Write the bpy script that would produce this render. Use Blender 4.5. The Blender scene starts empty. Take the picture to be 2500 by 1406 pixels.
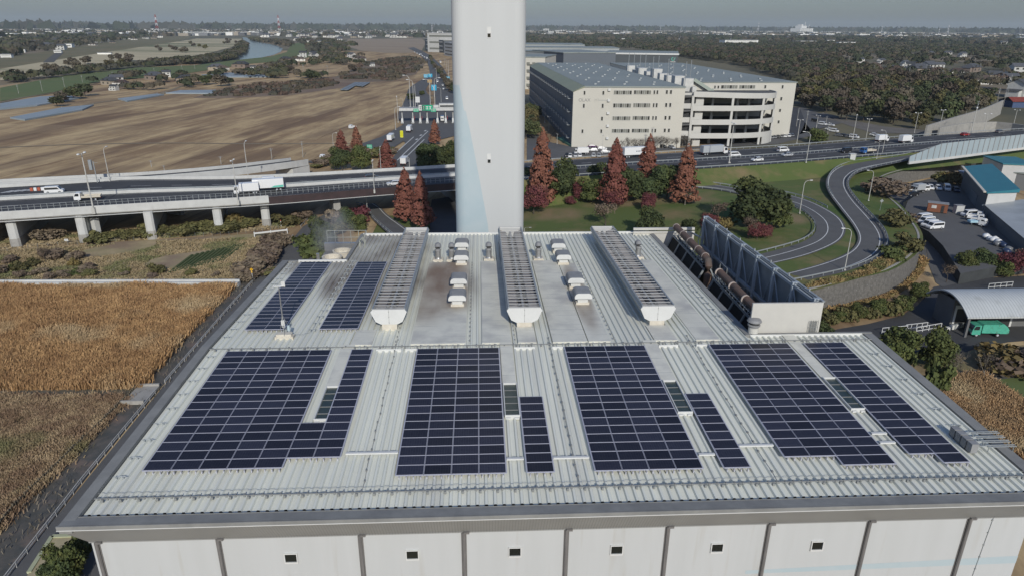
import bpy, bmesh, math, random
from math import radians, sin, cos, tan, pi, hypot, atan2, sqrt
import numpy as np
from mathutils import Vector, Matrix
random.seed(7)
RNG = np.random.default_rng(11)
S = bpy.context.scene
COL = S.collection

# ---------------------------------------------------------------- camera
CAM_H = 54.0
F_PX = 1667.0
PITCH, ROLL, YAW = radians(20.88), radians(0.35), 0.048778   # yaw of view against the plant's axis
_cy, _sy = cos(YAW), sin(YAW)
def _b(x, y, z): return Vector((x*_cy + y*_sy, -x*_sy + y*_cy, z))
FWD = _b(0, cos(PITCH), -sin(PITCH)); UP0 = _b(0, sin(PITCH), cos(PITCH)); RT0 = _b(1, 0, 0)
RT = RT0*cos(ROLL) + UP0*sin(ROLL)
DN = RT0*sin(ROLL) - UP0*cos(ROLL)
def ray(px, py):
    return FWD + RT*((px-1250)/F_PX) + DN*((py-703)/F_PX)
def G(px, py, z=0.0):
    "the point of the level z that is seen at this place in the photograph"
    r = ray(px, py); t = (z-CAM_H)/r.z
    return Vector((r.x*t, r.y*t, z))
def VY(px, py, y):
    r = ray(px, py); t = y/r.y
    return Vector((r.x*t, y, CAM_H+r.z*t))
def VP(px, py, p):
    "height above a ground point p at image row py (same distance)"
    r = ray(px, py); t = hypot(p[0], p[1])/hypot(r.x, r.y)
    return CAM_H + r.z*t
def build_camera():
    cd = bpy.data.cameras.new('camera'); c = bpy.data.objects.new('camera', cd); COL.objects.link(c)
    cd.sensor_width = 36; cd.lens = F_PX/2500*36; cd.clip_end = 60000; cd.clip_start = .5
    m = Matrix((RT, -DN, -FWD)).transposed().to_4x4(); m.translation = (0, 0, CAM_H)
    c.matrix_world = m; S.camera = c
build_camera()

# ---------------------------------------------------------------- materials
MAT = {}
def nnode(nt, t, **kw):
    n = nt.nodes.new(t)
    for k, v in kw.items(): setattr(n, k, v)
    return n
def M(name, col, col2=None, scale=1.0, rough=.75, metal=0, bump=0.0, bscale=None, detail=5, stretch=(1,1,1), lo=.35, hi=.65,
      col3=None, scale3=.1, lo3=.5, hi3=.7, obj=False, rnd=0.0, spec=.3, rot=0.0, alpha=None):
    if name in MAT: return MAT[name]
    m = bpy.data.materials.new(name); m.use_nodes = True; MAT[name] = m
    nt = m.node_tree; b = nt.nodes['Principled BSDF']; L = nt.links.new
    b.inputs['Roughness'].default_value = rough; b.inputs['Metallic'].default_value = metal
    b.inputs['Specular IOR Level'].default_value = spec
    b.inputs['Base Color'].default_value = (*col, 1)
    m.diffuse_color = (*col, 1)
    out = None
    if col2 or bump or col3:
        if obj: src = nnode(nt, 'ShaderNodeTexCoord').outputs['Object']
        else: src = nnode(nt, 'ShaderNodeNewGeometry').outputs['Position']
        mp = nnode(nt, 'ShaderNodeMapping'); mp.inputs['Scale'].default_value = stretch; mp.inputs['Rotation'].default_value = (0,0,rot)
        if rot:   # rotate first, then stretch
            mp.inputs['Scale'].default_value = (1,1,1)
            mp2 = nnode(nt, 'ShaderNodeMapping'); mp2.inputs['Scale'].default_value = stretch
            L(src, mp.inputs[0]); L(mp.outputs[0], mp2.inputs[0]); vec = mp2.outputs[0]
        else:
            L(src, mp.inputs[0]); vec = mp.outputs[0]
    if col2:
        n = nnode(nt, 'ShaderNodeTexNoise'); n.inputs['Scale'].default_value = scale; n.inputs['Detail'].default_value = detail; n.inputs['Roughness'].default_value = .62
        L(vec, n.inputs['Vector'])
        r = nnode(nt, 'ShaderNodeMapRange'); r.inputs[1].default_value = lo; r.inputs[2].default_value = hi; L(n.outputs['Fac'], r.inputs[0])
        mx = nnode(nt, 'ShaderNodeMix', data_type='RGBA'); mx.inputs[6].default_value = (*col,1); mx.inputs[7].default_value = (*col2,1)
        L(r.outputs[0], mx.inputs[0]); out = mx.outputs[2]
    if col3:
        n3 = nnode(nt, 'ShaderNodeTexNoise'); n3.inputs['Scale'].default_value = scale3; n3.inputs['Detail'].default_value = 4
        L(vec, n3.inputs['Vector'])
        r3 = nnode(nt, 'ShaderNodeMapRange'); r3.inputs[1].default_value = lo3; r3.inputs[2].default_value = hi3; L(n3.outputs['Fac'], r3.inputs[0])
        mx3 = nnode(nt, 'ShaderNodeMix', data_type='RGBA'); mx3.inputs[6].default_value = (*col,1); mx3.inputs[7].default_value = (*col3,1)
        if out: L(out, mx3.inputs[6])
        L(r3.outputs[0], mx3.inputs[0]); out = mx3.outputs[2]
    if rnd:
        oi = nnode(nt, 'ShaderNodeObjectInfo')
        rr = nnode(nt, 'ShaderNodeMapRange'); rr.inputs[3].default_value = 1-rnd; rr.inputs[4].default_value = 1+rnd; L(oi.outputs['Random'], rr.inputs[0])
        hs = nnode(nt, 'ShaderNodeHueSaturation')
        if out: L(out, hs.inputs['Color'])
        else: hs.inputs['Color'].default_value = (*col,1)
        L(rr.outputs[0], hs.inputs['Value'])
        mh = nnode(nt, 'ShaderNodeMath', operation='MULTIPLY_ADD'); L(oi.outputs['Random'], mh.inputs[0]); mh.inputs[1].default_value = rnd*.12; mh.inputs[2].default_value = .5-rnd*.06
        L(mh.outputs[0], hs.inputs['Hue'])
        out = hs.outputs[0]
    if out: L(out, b.inputs['Base Color'])
    if bump:
        nb = nnode(nt, 'ShaderNodeTexNoise'); nb.inputs['Scale'].default_value = bscale or scale*3; nb.inputs['Detail'].default_value = 4
        L(vec, nb.inputs['Vector'])
        bp = nnode(nt, 'ShaderNodeBump'); bp.inputs['Strength'].default_value = bump; bp.inputs['Distance'].default_value = .1
        L(nb.outputs['Fac'], bp.inputs['Height']); L(bp.outputs[0], b.inputs['Normal'])
    return m
def stripes(m, axis, pitch, width, col, soft=0.0, jitter=None):
    "seam lines laid over a material's base colour: lines across `axis` every `pitch` metres"
    nt = m.node_tree; b = nt.nodes['Principled BSDF']; L = nt.links.new
    geo = nnode(nt, 'ShaderNodeNewGeometry'); sp = nnode(nt, 'ShaderNodeSeparateXYZ'); L(geo.outputs['Position'], sp.inputs[0])
    d = nnode(nt, 'ShaderNodeMath', operation='DIVIDE'); L(sp.outputs[axis], d.inputs[0]); d.inputs[1].default_value = pitch
    f = nnode(nt, 'ShaderNodeMath', operation='FRACT'); L(d.outputs[0], f.inputs[0])
    c = nnode(nt, 'ShaderNodeMath', operation='LESS_THAN'); L(f.outputs[0], c.inputs[0]); c.inputs[1].default_value = width/pitch
    fac = c.outputs[0]
    if jitter:
        n = nnode(nt, 'ShaderNodeTexNoise'); n.inputs['Scale'].default_value = jitter; L(geo.outputs['Position'], n.inputs['Vector'])
        r = nnode(nt, 'ShaderNodeMapRange'); r.inputs[1].default_value = .42; r.inputs[2].default_value = .6; L(n.outputs['Fac'], r.inputs[0])
        mu = nnode(nt, 'ShaderNodeMath', operation='MULTIPLY'); L(fac, mu.inputs[0]); L(r.outputs[0], mu.inputs[1]); fac = mu.outputs[0]
    mx = nnode(nt, 'ShaderNodeMix', data_type='RGBA'); mx.inputs[7].default_value = (*col,1)
    old = b.inputs['Base Color'].links
    if old: L(old[0].from_socket, mx.inputs[6])
    else: mx.inputs[6].default_value = b.inputs['Base Color'].default_value
    L(fac, mx.inputs[0]); L(mx.outputs[2], b.inputs['Base Color'])
    return m
def spots(m, centers, col, nscale=.6, amt=1.0):
    "grime with a shape of its own: [(x, y, z, rx, ry, rz)...]"
    nt = m.node_tree; b = nt.nodes['Principled BSDF']; L = nt.links.new
    geo = nnode(nt, 'ShaderNodeNewGeometry'); acc = None
    for (x,y,z,rx,ry,rz) in centers:
        mp = nnode(nt, 'ShaderNodeMapping', vector_type='TEXTURE'); mp.inputs['Location'].default_value = (x,y,z); mp.inputs['Scale'].default_value = (rx,ry,rz)
        L(geo.outputs['Position'], mp.inputs[0])
        ln = nnode(nt, 'ShaderNodeVectorMath', operation='LENGTH'); L(mp.outputs[0], ln.inputs[0])
        r = nnode(nt, 'ShaderNodeMapRange', interpolation_type='SMOOTHSTEP'); r.inputs[1].default_value = 1; r.inputs[2].default_value = .45; r.inputs[3].default_value = 0; r.inputs[4].default_value = 1
        L(ln.outputs['Value'], r.inputs[0])
        if acc is None: acc = r.outputs[0]
        else:
            mm = nnode(nt, 'ShaderNodeMath', operation='MAXIMUM'); L(acc, mm.inputs[0]); L(r.outputs[0], mm.inputs[1]); acc = mm.outputs[0]
    mp = nnode(nt, 'ShaderNodeMapping'); mp.inputs['Scale'].default_value = (1,.35,1); L(geo.outputs['Position'], mp.inputs[0])
    n = nnode(nt, 'ShaderNodeTexNoise'); n.inputs['Scale'].default_value = nscale; n.inputs['Detail'].default_value = 6; L(mp.outputs[0], n.inputs['Vector'])
    r = nnode(nt, 'ShaderNodeMapRange'); r.inputs[1].default_value = .3; r.inputs[2].default_value = .7; r.inputs[3].default_value = .3; r.inputs[4].default_value = amt; L(n.outputs['Fac'], r.inputs[0])
    mu = nnode(nt, 'ShaderNodeMath', operation='MULTIPLY'); L(acc, mu.inputs[0]); L(r.outputs[0], mu.inputs[1])
    mx = nnode(nt, 'ShaderNodeMix', data_type='RGBA'); mx.inputs[7].default_value = (*col,1)
    old = b.inputs['Base Color'].links
    if old: L(old[0].from_socket, mx.inputs[6])
    else: mx.inputs[6].default_value = b.inputs['Base Color'].default_value
    L(mu.outputs[0], mx.inputs[0]); L(mx.outputs[2], b.inputs['Base Color'])
    return m

def parcels(m, rot, w, h, c1, c2, mortar, gap, fac):
    "long field parcels with thin drains between them"
    nt = m.node_tree; b = nt.nodes['Principled BSDF']; L = nt.links.new
    geo = nnode(nt, 'ShaderNodeNewGeometry'); mp = nnode(nt, 'ShaderNodeMapping'); mp.inputs['Rotation'].default_value = (0,0,rot); L(geo.outputs['Position'], mp.inputs[0])
    wn = nnode(nt, 'ShaderNodeTexNoise'); wn.inputs['Scale'].default_value = .02; L(mp.outputs[0], wn.inputs['Vector'])
    va = nnode(nt, 'ShaderNodeVectorMath', operation='MULTIPLY_ADD'); L(wn.outputs['Color'], va.inputs[0]); va.inputs[1].default_value = (9,9,0); L(mp.outputs[0], va.inputs[2])
    br = nnode(nt, 'ShaderNodeTexBrick'); br.inputs['Scale'].default_value = 1; br.inputs['Brick Width'].default_value = w; br.inputs['Row Height'].default_value = h; br.inputs['Mortar Size'].default_value = gap; br.inputs['Mortar Smooth'].default_value = .4
    br.inputs['Color1'].default_value = (*c1,1); br.inputs['Color2'].default_value = (*c2,1); br.inputs['Mortar'].default_value = (*mortar,1); br.offset = .37; L(va.outputs[0], br.inputs['Vector'])
    mx = nnode(nt, 'ShaderNodeMix', data_type='RGBA'); mx.inputs[0].default_value = fac; L(b.inputs['Base Color'].links[0].from_socket, mx.inputs[6]); L(br.outputs['Color'], mx.inputs[7]); L(mx.outputs[2], b.inputs['Base Color'])

# ---------------------------------------------------------------- mesh builder
class MB:
    def __init__(s): s.v = []; s.f = []; s.m = []
    def quad(s, a, b, c, d, mi=0): s.poly((a,b,c,d), mi)
    def poly(s, pts, mi=0):
        n = len(s.v); s.v += [tuple(p) for p in pts]; s.f.append(tuple(range(n, n+len(pts)))); s.m.append(mi)
    def box(s, x0, x1, y0, y1, z0, z1, mi=0, faces='all'):
        n = len(s.v)
        s.v += [(x0,y0,z0),(x1,y0,z0),(x1,y1,z0),(x0,y1,z0),(x0,y0,z1),(x1,y0,z1),(x1,y1,z1),(x0,y1,z1)]
        for q in ((3,2,1,0),(4,5,6,7),(0,1,5,4),(1,2,6,5),(2,3,7,6),(3,0,4,7)):
            s.f.append(tuple(n+i for i in q)); s.m.append(mi)
    def obox(s, p, q, w, h, mi=0, up=(0,0,1), z0=0.0):
        "box along the segment p-q, w wide, from z0 to z0+h along up"
        p = Vector(p); q = Vector(q); d = (q-p); u = Vector(up); sd = d.cross(u).normalized()*(w/2); u = sd.cross(d).normalized()
        a = u*z0; b_ = u*(z0+h); n = len(s.v)
        s.v += [tuple(t) for t in (p-sd+a, p+sd+a, q+sd+a, q-sd+a, p-sd+b_, p+sd+b_, q+sd+b_, q-sd+b_)]
        for k in ((3,2,1,0),(4,5,6,7),(0,1,5,4),(1,2,6,5),(2,3,7,6),(3,0,4,7)):
            s.f.append(tuple(n+i for i in k)); s.m.append(mi)
    def tube(s, pts, r, n=8, mi=0, caps=True):
        pts = [Vector(p) for p in pts]; rs = r if isinstance(r, (list,tuple)) else [r]*len(pts)
        rings = []
        for i, p in enumerate(pts):
            d = (pts[min(i+1,len(pts)-1)] - pts[max(i-1,0)]).normalized()
            a = Vector((0,0,1)) if abs(d.z) < .9 else Vector((0,1,0))
            u = d.cross(a).normalized(); w = u.cross(d).normalized()
            k = len(s.v); s.v += [tuple(p + (u*cos(t)+w*sin(t))*rs[i]) for t in [2*pi*j/n for j in range(n)]]; rings.append(k)
        for a, b_ in zip(rings, rings[1:]):
            for j in range(n):
                s.f.append((a+j, b_+j, b_+(j+1)%n, a+(j+1)%n)); s.m.append(mi)
        if caps:
            s.f.append(tuple(rings[0]+j for j in range(n))); s.m.append(mi)
            s.f.append(tuple(rings[-1]+j for j in reversed(range(n)))); s.m.append(mi)
    def lathe(s, prof, cx=0, cy=0, n=14, mi=0, mis=None):
        "profile [(r, z)...] turned round a vertical axis"
        rings = []
        for (r, z) in prof:
            k = len(s.v); s.v += [(cx+r*cos(2*pi*j/n), cy+r*sin(2*pi*j/n), z) for j in range(n)]; rings.append(k)
        for i, (a, b_) in enumerate(zip(rings, rings[1:])):
            for j in range(n):
                s.f.append((a+j, a+(j+1)%n, b_+(j+1)%n, b_+j)); s.m.append(mis[i] if mis else mi)
        s.f.append(tuple(rings[-1]+j for j in range(n))); s.m.append(mis[-1] if mis else mi)
    def prism(s, poly, z0, z1, mi=0, mtop=None, bottom=False):
        "upright prism on a plan polygon; z1 may be a list of heights"
        n = len(poly); a = sum(poly[i][0]*poly[(i+1)%n][1]-poly[(i+1)%n][0]*poly[i][1] for i in range(n))
        if a < 0: poly = poly[::-1]; z1 = z1[::-1] if isinstance(z1,(list,tuple)) else z1
        zt = z1 if isinstance(z1,(list,tuple)) else [z1]*n
        k = len(s.v); s.v += [(p[0],p[1],z0) for p in poly] + [(p[0],p[1],z) for p, z in zip(poly, zt)]
        for i in range(n):
            j = (i+1)%n; s.f.append((k+i,k+j,k+n+j,k+n+i)); s.m.append(mi)
        s.f.append(tuple(range(k+n,k+2*n))); s.m.append(mi if mtop is None else mtop)
        if bottom: s.f.append(tuple(reversed(range(k,k+n)))); s.m.append(mi)
    def profx(s, prof, x0, x1, mi=0, ends=True, close=True):
        "profile [(y,z)...] swept along x"
        n = len(prof); k = len(s.v); s.v += [(x0,p[0],p[1]) for p in prof]+[(x1,p[0],p[1]) for p in prof]
        for i in range(n if close else n-1):
            j = (i+1)%n; s.f.append((k+i,k+j,k+n+j,k+n+i)); s.m.append(mi)
        if ends:
            s.f.append(tuple(reversed(range(k,k+n)))); s.m.append(mi); s.f.append(tuple(range(k+n,k+2*n))); s.m.append(mi)
    def profy(s, prof, y0, y1, mi=0, ends=True, close=True):
        n = len(prof); k = len(s.v); s.v += [(p[0],y0,p[1]) for p in prof]+[(p[0],y1,p[1]) for p in prof]
        for i in range(n if close else n-1):
            j = (i+1)%n; s.f.append((k+j,k+i,k+n+i,k+n+j)); s.m.append(mi)
        if ends:
            s.f.append(tuple(range(k,k+n))); s.m.append(mi); s.f.append(tuple(reversed(range(k+n,k+2*n)))); s.m.append(mi)
    def ribbon(s, A, B, mi=0, step=1):
        for i in range(0, len(A)-1, step):
            s.quad(A[i], A[min(i+step,len(A)-1)], B[min(i+step,len(A)-1)], B[i], mi)
    def sphere(s, c, r, n=8, m=6, mi=0, sq=(1,1,1), jit=0):
        k = len(s.v)
        for i in range(m+1):
            t = pi*i/m
            for j in range(n):
                q = 1+jit*random.uniform(-1,1)
                s.v.append((c[0]+r*sq[0]*sin(t)*cos(2*pi*j/n)*q, c[1]+r*sq[1]*sin(t)*sin(2*pi*j/n)*q, c[2]+r*sq[2]*cos(t)*q))
        for i in range(m):
            for j in range(n):
                s.f.append((k+i*n+j, k+(i+1)*n+j, k+(i+1)*n+(j+1)%n, k+i*n+(j+1)%n)); s.m.append(mi)
    def mesh(s, name, mats, smooth=False):
        me = bpy.data.meshes.new(name); me.from_pydata(s.v, [], s.f)
        for m in (mats if isinstance(mats,(list,tuple)) else [mats]): me.materials.append(m)
        if s.m: me.polygons.foreach_set('material_index', s.m)
        if smooth: me.polygons.foreach_set('use_smooth', [True]*len(me.polygons))
        me.update(); return me
def ob(name, mb, mats, parent=None, loc=(0,0,0), smooth=False, label=None, cat=None, group=None, kind=None, rotz=0, bevel=0, data=None):
    me = data or mb.mesh(name, mats, smooth)
    o = bpy.data.objects.new(name, me); COL.objects.link(o)
    o.location = loc; o.rotation_euler = (0,0,rotz)
    if parent: o.parent = parent
    if bevel:
        bv = o.modifiers.new('bevel','BEVEL'); bv.width = bevel; bv.segments = 2; bv.limit_method = 'ANGLE'
    return tag(o, label, cat, group, kind)
def tag(o, label=None, cat=None, group=None, kind=None):
    if label: o['label'] = label
    if cat: o['category'] = cat
    if group: o['group'] = group
    if kind: o['kind'] = kind
    return o
def thing(name, label, cat, loc=(0,0,0), rotz=0, group=None):
    o = bpy.data.objects.new(name, None); COL.objects.link(o); o.empty_display_size = .5
    o.location = loc; o.rotation_euler = (0,0,rotz)
    return tag(o, label, cat, group)
def dup(root, loc, rotz=None, label=None, group=None, scale=None, swap=None):
    def cp(o, parent):
        c = o.copy(); COL.objects.link(c)
        if parent: c.parent = parent
        for ch in KIDS.get(o.name, []): cp(ch, c)
        if swap and not c.data is None:
            for i, sl in enumerate(o.material_slots):
                if sl.material.name in swap:
                    c.material_slots[i].link = 'OBJECT'; c.material_slots[i].material = swap[sl.material.name]
        return c
    def reg(o):
        KIDS[o.name] = list(o.children)
        for ch in o.children: reg(ch)
    if root.name not in KIDS: reg(root)
    r = cp(root, None); r.location = loc
    if rotz is not None: r.rotation_euler = (0,0,rotz)
    if scale is not None: r.scale = (scale,)*3 if not hasattr(scale,'__len__') else scale
    if label: r['label'] = label
    if group: r['group'] = group
    return r
KIDS = {}
def struct(name, mb, mats, **kw): return ob(name, mb, mats, kind='structure', **kw)
def resample(pts, step):
    pts = [Vector(p) for p in pts]
    # Catmull-Rom through the points
    out = []
    for i in range(len(pts)-1):
        p0 = pts[max(i-1,0)]; p1 = pts[i]; p2 = pts[i+1]; p3 = pts[min(i+2,len(pts)-1)]
        n = max(1, int((p2-p1).length/step))
        for k in range(n):
            t = k/n
            out.append(.5*((2*p1)+(p2-p0)*t+(2*p0-5*p1+4*p2-p3)*t*t+(-p0+3*p1-3*p2+p3)*t**3))
    out.append(pts[-1]); return out
def even(pts, n):
    "n points spread evenly along a polyline"
    L = [0]
    for a, b_ in zip(pts, pts[1:]): L.append(L[-1]+(b_-a).length)
    out = []; j = 0
    for k in range(n):
        d = L[-1]*k/(n-1)
        while j < len(L)-2 and L[j+1] < d: j += 1
        t = (d-L[j])/max(1e-9, L[j+1]-L[j]); out.append(pts[j].lerp(pts[j+1], t))
    return out
def offset(pts, d):
    out = []
    for i, p in enumerate(pts):
        t = (pts[min(i+1,len(pts)-1)]-pts[max(i-1,0)]); t.z = 0; t.normalize()
        out.append(p + Vector((-t.y, t.x, 0))*d)
    return out
def up(pts, dz): return [Vector((p[0],p[1],p[2]+dz)) for p in pts]
def strip(mb, pts, w, dz, mi=0, dash=None):
    "painted line of width w along pts"
    A = up(offset(pts, w/2), dz); B = up(offset(pts, -w/2), dz)
    if not dash: mb.ribbon(B, A, mi); return
    acc = 0
    for i in range(len(pts)-1):
        l = (pts[i+1]-pts[i]).length
        if (acc % (dash[0]+dash[1])) < dash[0]: mb.quad(B[i], B[i+1], A[i+1], A[i], mi)
        acc += l

# ---------------------------------------------------------------- light and sky
SUN_EL, SUN_AZ = radians(29.0), atan2(.14, -1.0)   # sun stands towards (+.14, -1)
def build_light():
    w = bpy.data.worlds.new('World'); S.world = w; w.use_nodes = True; nt = w.node_tree
    bg = nt.nodes['Background']; sky = nnode(nt, 'ShaderNodeTexSky', sky_type='NISHITA')
    sky.sun_disc = False; sky.sun_elevation = SUN_EL; sky.sun_rotation = atan2(.14, -1.0)
    sky.air_density = 1.0; sky.dust_density = .9; sky.ozone_density = 1.5
    tn = nnode(nt, 'ShaderNodeMix', data_type='RGBA', blend_type='MULTIPLY'); tn.inputs[0].default_value = 1; tn.inputs[7].default_value = (.79,.89,1.12,1); tc = nnode(nt,'ShaderNodeTexCoord'); sp = nnode(nt,'ShaderNodeSeparateXYZ'); nt.links.new(tc.outputs['Generated'], sp.inputs[0]); mr = nnode(nt,'ShaderNodeMapRange'); mr.inputs[1].default_value = -.02; mr.inputs[2].default_value = .4; mr.inputs[3].default_value = .50; mr.inputs[4].default_value = 1.0; nt.links.new(sp.outputs[2], mr.inputs[0]); sm = nnode(nt,'ShaderNodeMath',operation='MULTIPLY'); sm.inputs[1].default_value = SKY; nt.links.new(mr.outputs[0], sm.inputs[0]); nt.links.new(sky.outputs[0], tn.inputs[6]); nt.links.new(tn.outputs[2], bg.inputs['Color']); nt.links.new(sm.outputs[0], bg.inputs['Strength'])
    ld = bpy.data.lights.new('sun', 'SUN'); l = bpy.data.objects.new('sun', ld); COL.objects.link(l)
    ld.energy = SUN; ld.angle = radians(.55); ld.color = (1.0, .965, .895)
    d = Vector((.14*cos(SUN_EL)/1.0098, -1*cos(SUN_EL)/1.0098, sin(SUN_EL)))
    l.rotation_euler = d.to_track_quat('Z','Y').to_euler(); l.location = (0,0,300)
    S.view_settings.view_transform = 'Standard'; S.view_settings.look = 'None'; S.view_settings.exposure = EXPO; S.view_settings.gamma = 1
SKY, SUN, EXPO = .088, 2.85, .18
HAZE_C, HAZE_D = (.70,.78,.80,1), .000052
build_light()
S.cycles.max_bounces = 6; S.cycles.diffuse_bounces = 3; S.cycles.glossy_bounces = 3; S.cycles.transparent_max_bounces = 6
# ================================================================ the plant in the foreground
def zr(y): return 30.04 - .034*abs(y-50.5)
RIDGE = 50.5
m_roof = M('galvanised_roof', (.72,.725,.635), (.64,.645,.56), scale=.5, stretch=(2.5,.12,1), rough=.6, col3=(.52,.52,.475), scale3=.22, lo3=.5, hi3=.8, spec=.3)
grime = [(-3.6,66,29.5,4.5,12,4), (-12,82,29,8,13,4), (-9,68,29.5,4.5,15,4), (-14.5,68,29.5,2.5,9,4), (-18,73,29.3,6,5,4)]
spots(m_roof, grime, (.20,.175,.15), .45, 1.0)
m_cover = M('roof_cover_metal', (.67,.655,.565), (.59,.58,.50), scale=.6, rough=.6, col3=(.47,.46,.42), scale3=.3, spec=.3)
stripes(m_cover, 1, 1.13, .045, (.34,.35,.34), jitter=.5)
spots(m_cover, [(-4.6,64,29.5,4.2,11,4),(-2.4,61.5,29.5,2.6,5,4),(-3.6,70,29.5,3.5,6,4),(9.6,62,29.5,1.3,12,3)], (.225,.165,.12), .35, 1.0)
m_flash = M('grey_flashing', (.25,.25,.235), (.20,.20,.19), scale=.8, rough=.65, spec=.15)
m_fascia = M('fascia_metal', (.27,.27,.255), (.24,.24,.228), scale=.5, rough=.5)
stripes(m_fascia, 0, .16, .03, (.20,.20,.19))
m_wall = M('white_wall_panel', (.485,.495,.485), (.462,.472,.46), scale=.6, stretch=(1.6,1,.12), rough=.65, col3=(.40,.385,.34), scale3=1.1, lo3=.60, hi3=.9)
m_wallseam = m_wall
m_dark = M('dark_metal', (.035,.036,.036), rough=.6)
m_gutter = M('gutter_brown', (.03,.024,.02), rough=.7)
m_pipe = M('downpipe_grey', (.13,.125,.12), (.19,.18,.17), scale=3, stretch=(4,4,.3), rough=.5)
m_white = M('white_paint', (.62,.62,.59), (.58,.58,.55), scale=1.2, rough=.5)
m_cream = M('cream_paint', (.62,.58,.49), (.52,.47,.38), scale=2, rough=.6)
m_glassdark = M('dark_glass', (.012,.016,.015), rough=.12, spec=.6)
m_pale = M('pale_blue_paint', (.375,.455,.475), (.41,.475,.49), scale=.5, rough=.6)
m_steel = M('stainless_steel', (.42,.42,.41), (.35,.35,.34), scale=2, rough=.32, metal=.6)
m_galv = M('galvanised_steel', (.36,.38,.38), (.30,.32,.32), scale=1.5, rough=.45, metal=.3)
m_hood = M('hood_grey', (.27,.27,.265), (.22,.22,.215), scale=1.3, rough=.5)

plant = thing('incineration_plant', 'large white plant building with pale grey ribbed metal roof in the foreground', 'factory building', (5.3,55,0))
def part(name, mb, mats, root=None, sub=None, **kw):
    "part of a thing, built in world coordinates"
    if sub is not None: return ob(name, mb, mats, parent=sub, **kw)
    return ob(name, mb, mats, parent=root, loc=-Vector(root.location), **kw)
# walls
mb = MB()
mb.prism([(-21.6,31.2),(32.1,31.2),(32.1,51.0),(22.5,51.0),(22.5,86.0),(-14.8,86.0),(-14.8,74.3),(-21.6,74.3)], 0, 27.7)
wall = part('wall', mb, [m_wall], plant)
mb = MB()   # pale blue band painted round the wall, rising slightly to the right
mb.prism([(15.5,31.194),(32.11,31.194),(32.11,31.197),(15.5,31.197)], 23.75, 24.3)
mb.v = [(x,y,z+(.012*(x-15.5)) - (.30 if x < 16 and z > 24.0 else 0)) for x,y,z in mb.v]
part('painted_band', mb, [m_pale], plant)
# roof: folded plate ribs, one continuous mesh of two slopes
def ribs(mb, x0, x1, y0, y1):
    k = 0; n = int(round((x1-x0)/.5)); px = []
    for i in range(n):
        x = x0+i*.5
        px += [(x,-.27), (x+.25,-.27), (x+.31,-.13), (x+.44,-.13)]
    px.append((x0+n*.5,-.27))
    b = len(mb.v)
    for (x,dz) in px:
        mb.v += [(x,y0,zr(y0)+dz),(x,y1,zr(y1)+dz)]
    for i in range(len(px)-1):
        a = b+2*i; mb.f.append((a,a+2,a+3,a+1)); mb.m.append(0)
mb = MB()
ribs(mb, -21.7, 32.3, 31.2, RIDGE); ribs(mb, -21.7, -15.2, RIDGE, 74.4); ribs(mb, -15.2, 22.3, RIDGE, 86.2); ribs(mb, 22.3, 32.3, RIDGE, 51.25)
roof = part('roof', mb, [m_roof], plant)
# flat cover sheets between the ribs
mb = MB()
covers = [(-11.25,-10.2,43.95,50.6),(1.5,2.5,43.95,50.6),(13.25,14.35,43.95,50.6),(25.3,26.35,43.95,51.2),(-5.76,-1.3,RIDGE,73.3),(.05,2.45,RIDGE,73.6),(5.85,8.7,RIDGE,73.6),
          (8.8,10.6,46.2+4.3,72.5),(17.75,19.75,RIDGE,73.4),(-10.6,-8.9,RIDGE,53.6),(14.3,16.2,RIDGE,53.8),(3.0,4.5,RIDGE,53.8)]
for x0,x1,y0,y1 in covers:
    n = len(mb.v)
    for (x,y) in ((x0,y0),(x1,y0),(x1,y1),(x0,y1)): mb.v.append((x,y,zr(y)-.26))
    for (x,y) in ((x0,y0),(x1,y0),(x1,y1),(x0,y1)): mb.v.append((x,y,zr(y)-.07))
    for q in ((4,5,6,7),(0,1,5,4),(1,2,6,5),(2,3,7,6),(3,0,4,7)): mb.f.append(tuple(n+i for i in q)); mb.m.append(0)
part('cover_sheet', mb, [m_cover], sub=roof)
# white closers and ridge pieces where ribs end against flat sheets
mb = MB()
for (x0,x1) in ((-8.4,-6.4),(-6.1,-5.15),(2.6,4.3),(5.7,6.6),(14.4,16.0),(17.5,18.4),(22.6,32.2)):
    y = 49.55 if x1 < 22 else 51.24; mb = MB(); mb.box(x0,x1,y,y+.06,zr(y)-.27,zr(y)-.02); part('rib_closer', mb, [m_white], sub=roof)
mb = MB(); mb.box(-20.6,-15.2,74.35,74.5,zr(74.4)-.3,zr(74.4)+.02); mb.box(-15.2,22.3,86.15,86.32,zr(86.2)-.3,zr(86.2)+.03)
part('rib_closer', mb, [m_white], sub=roof)
mb = MB(); 
for (x0,x1,y,) in ((-8.4,-5.2,36.0),(1.45,2.5,35.1),(4.3,6.5,35.1),(13.3,14.3,35.1),(16.1,18.3,35.9),(25.2,26.2,36.9),(25.2,26.2,35.9)):
    mb = MB(); mb.box(x0,x1,y-.09,y+.09,zr(y)-.08,zr(y)+.02); part('cable_duct', mb, [m_white], sub=roof)
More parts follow.
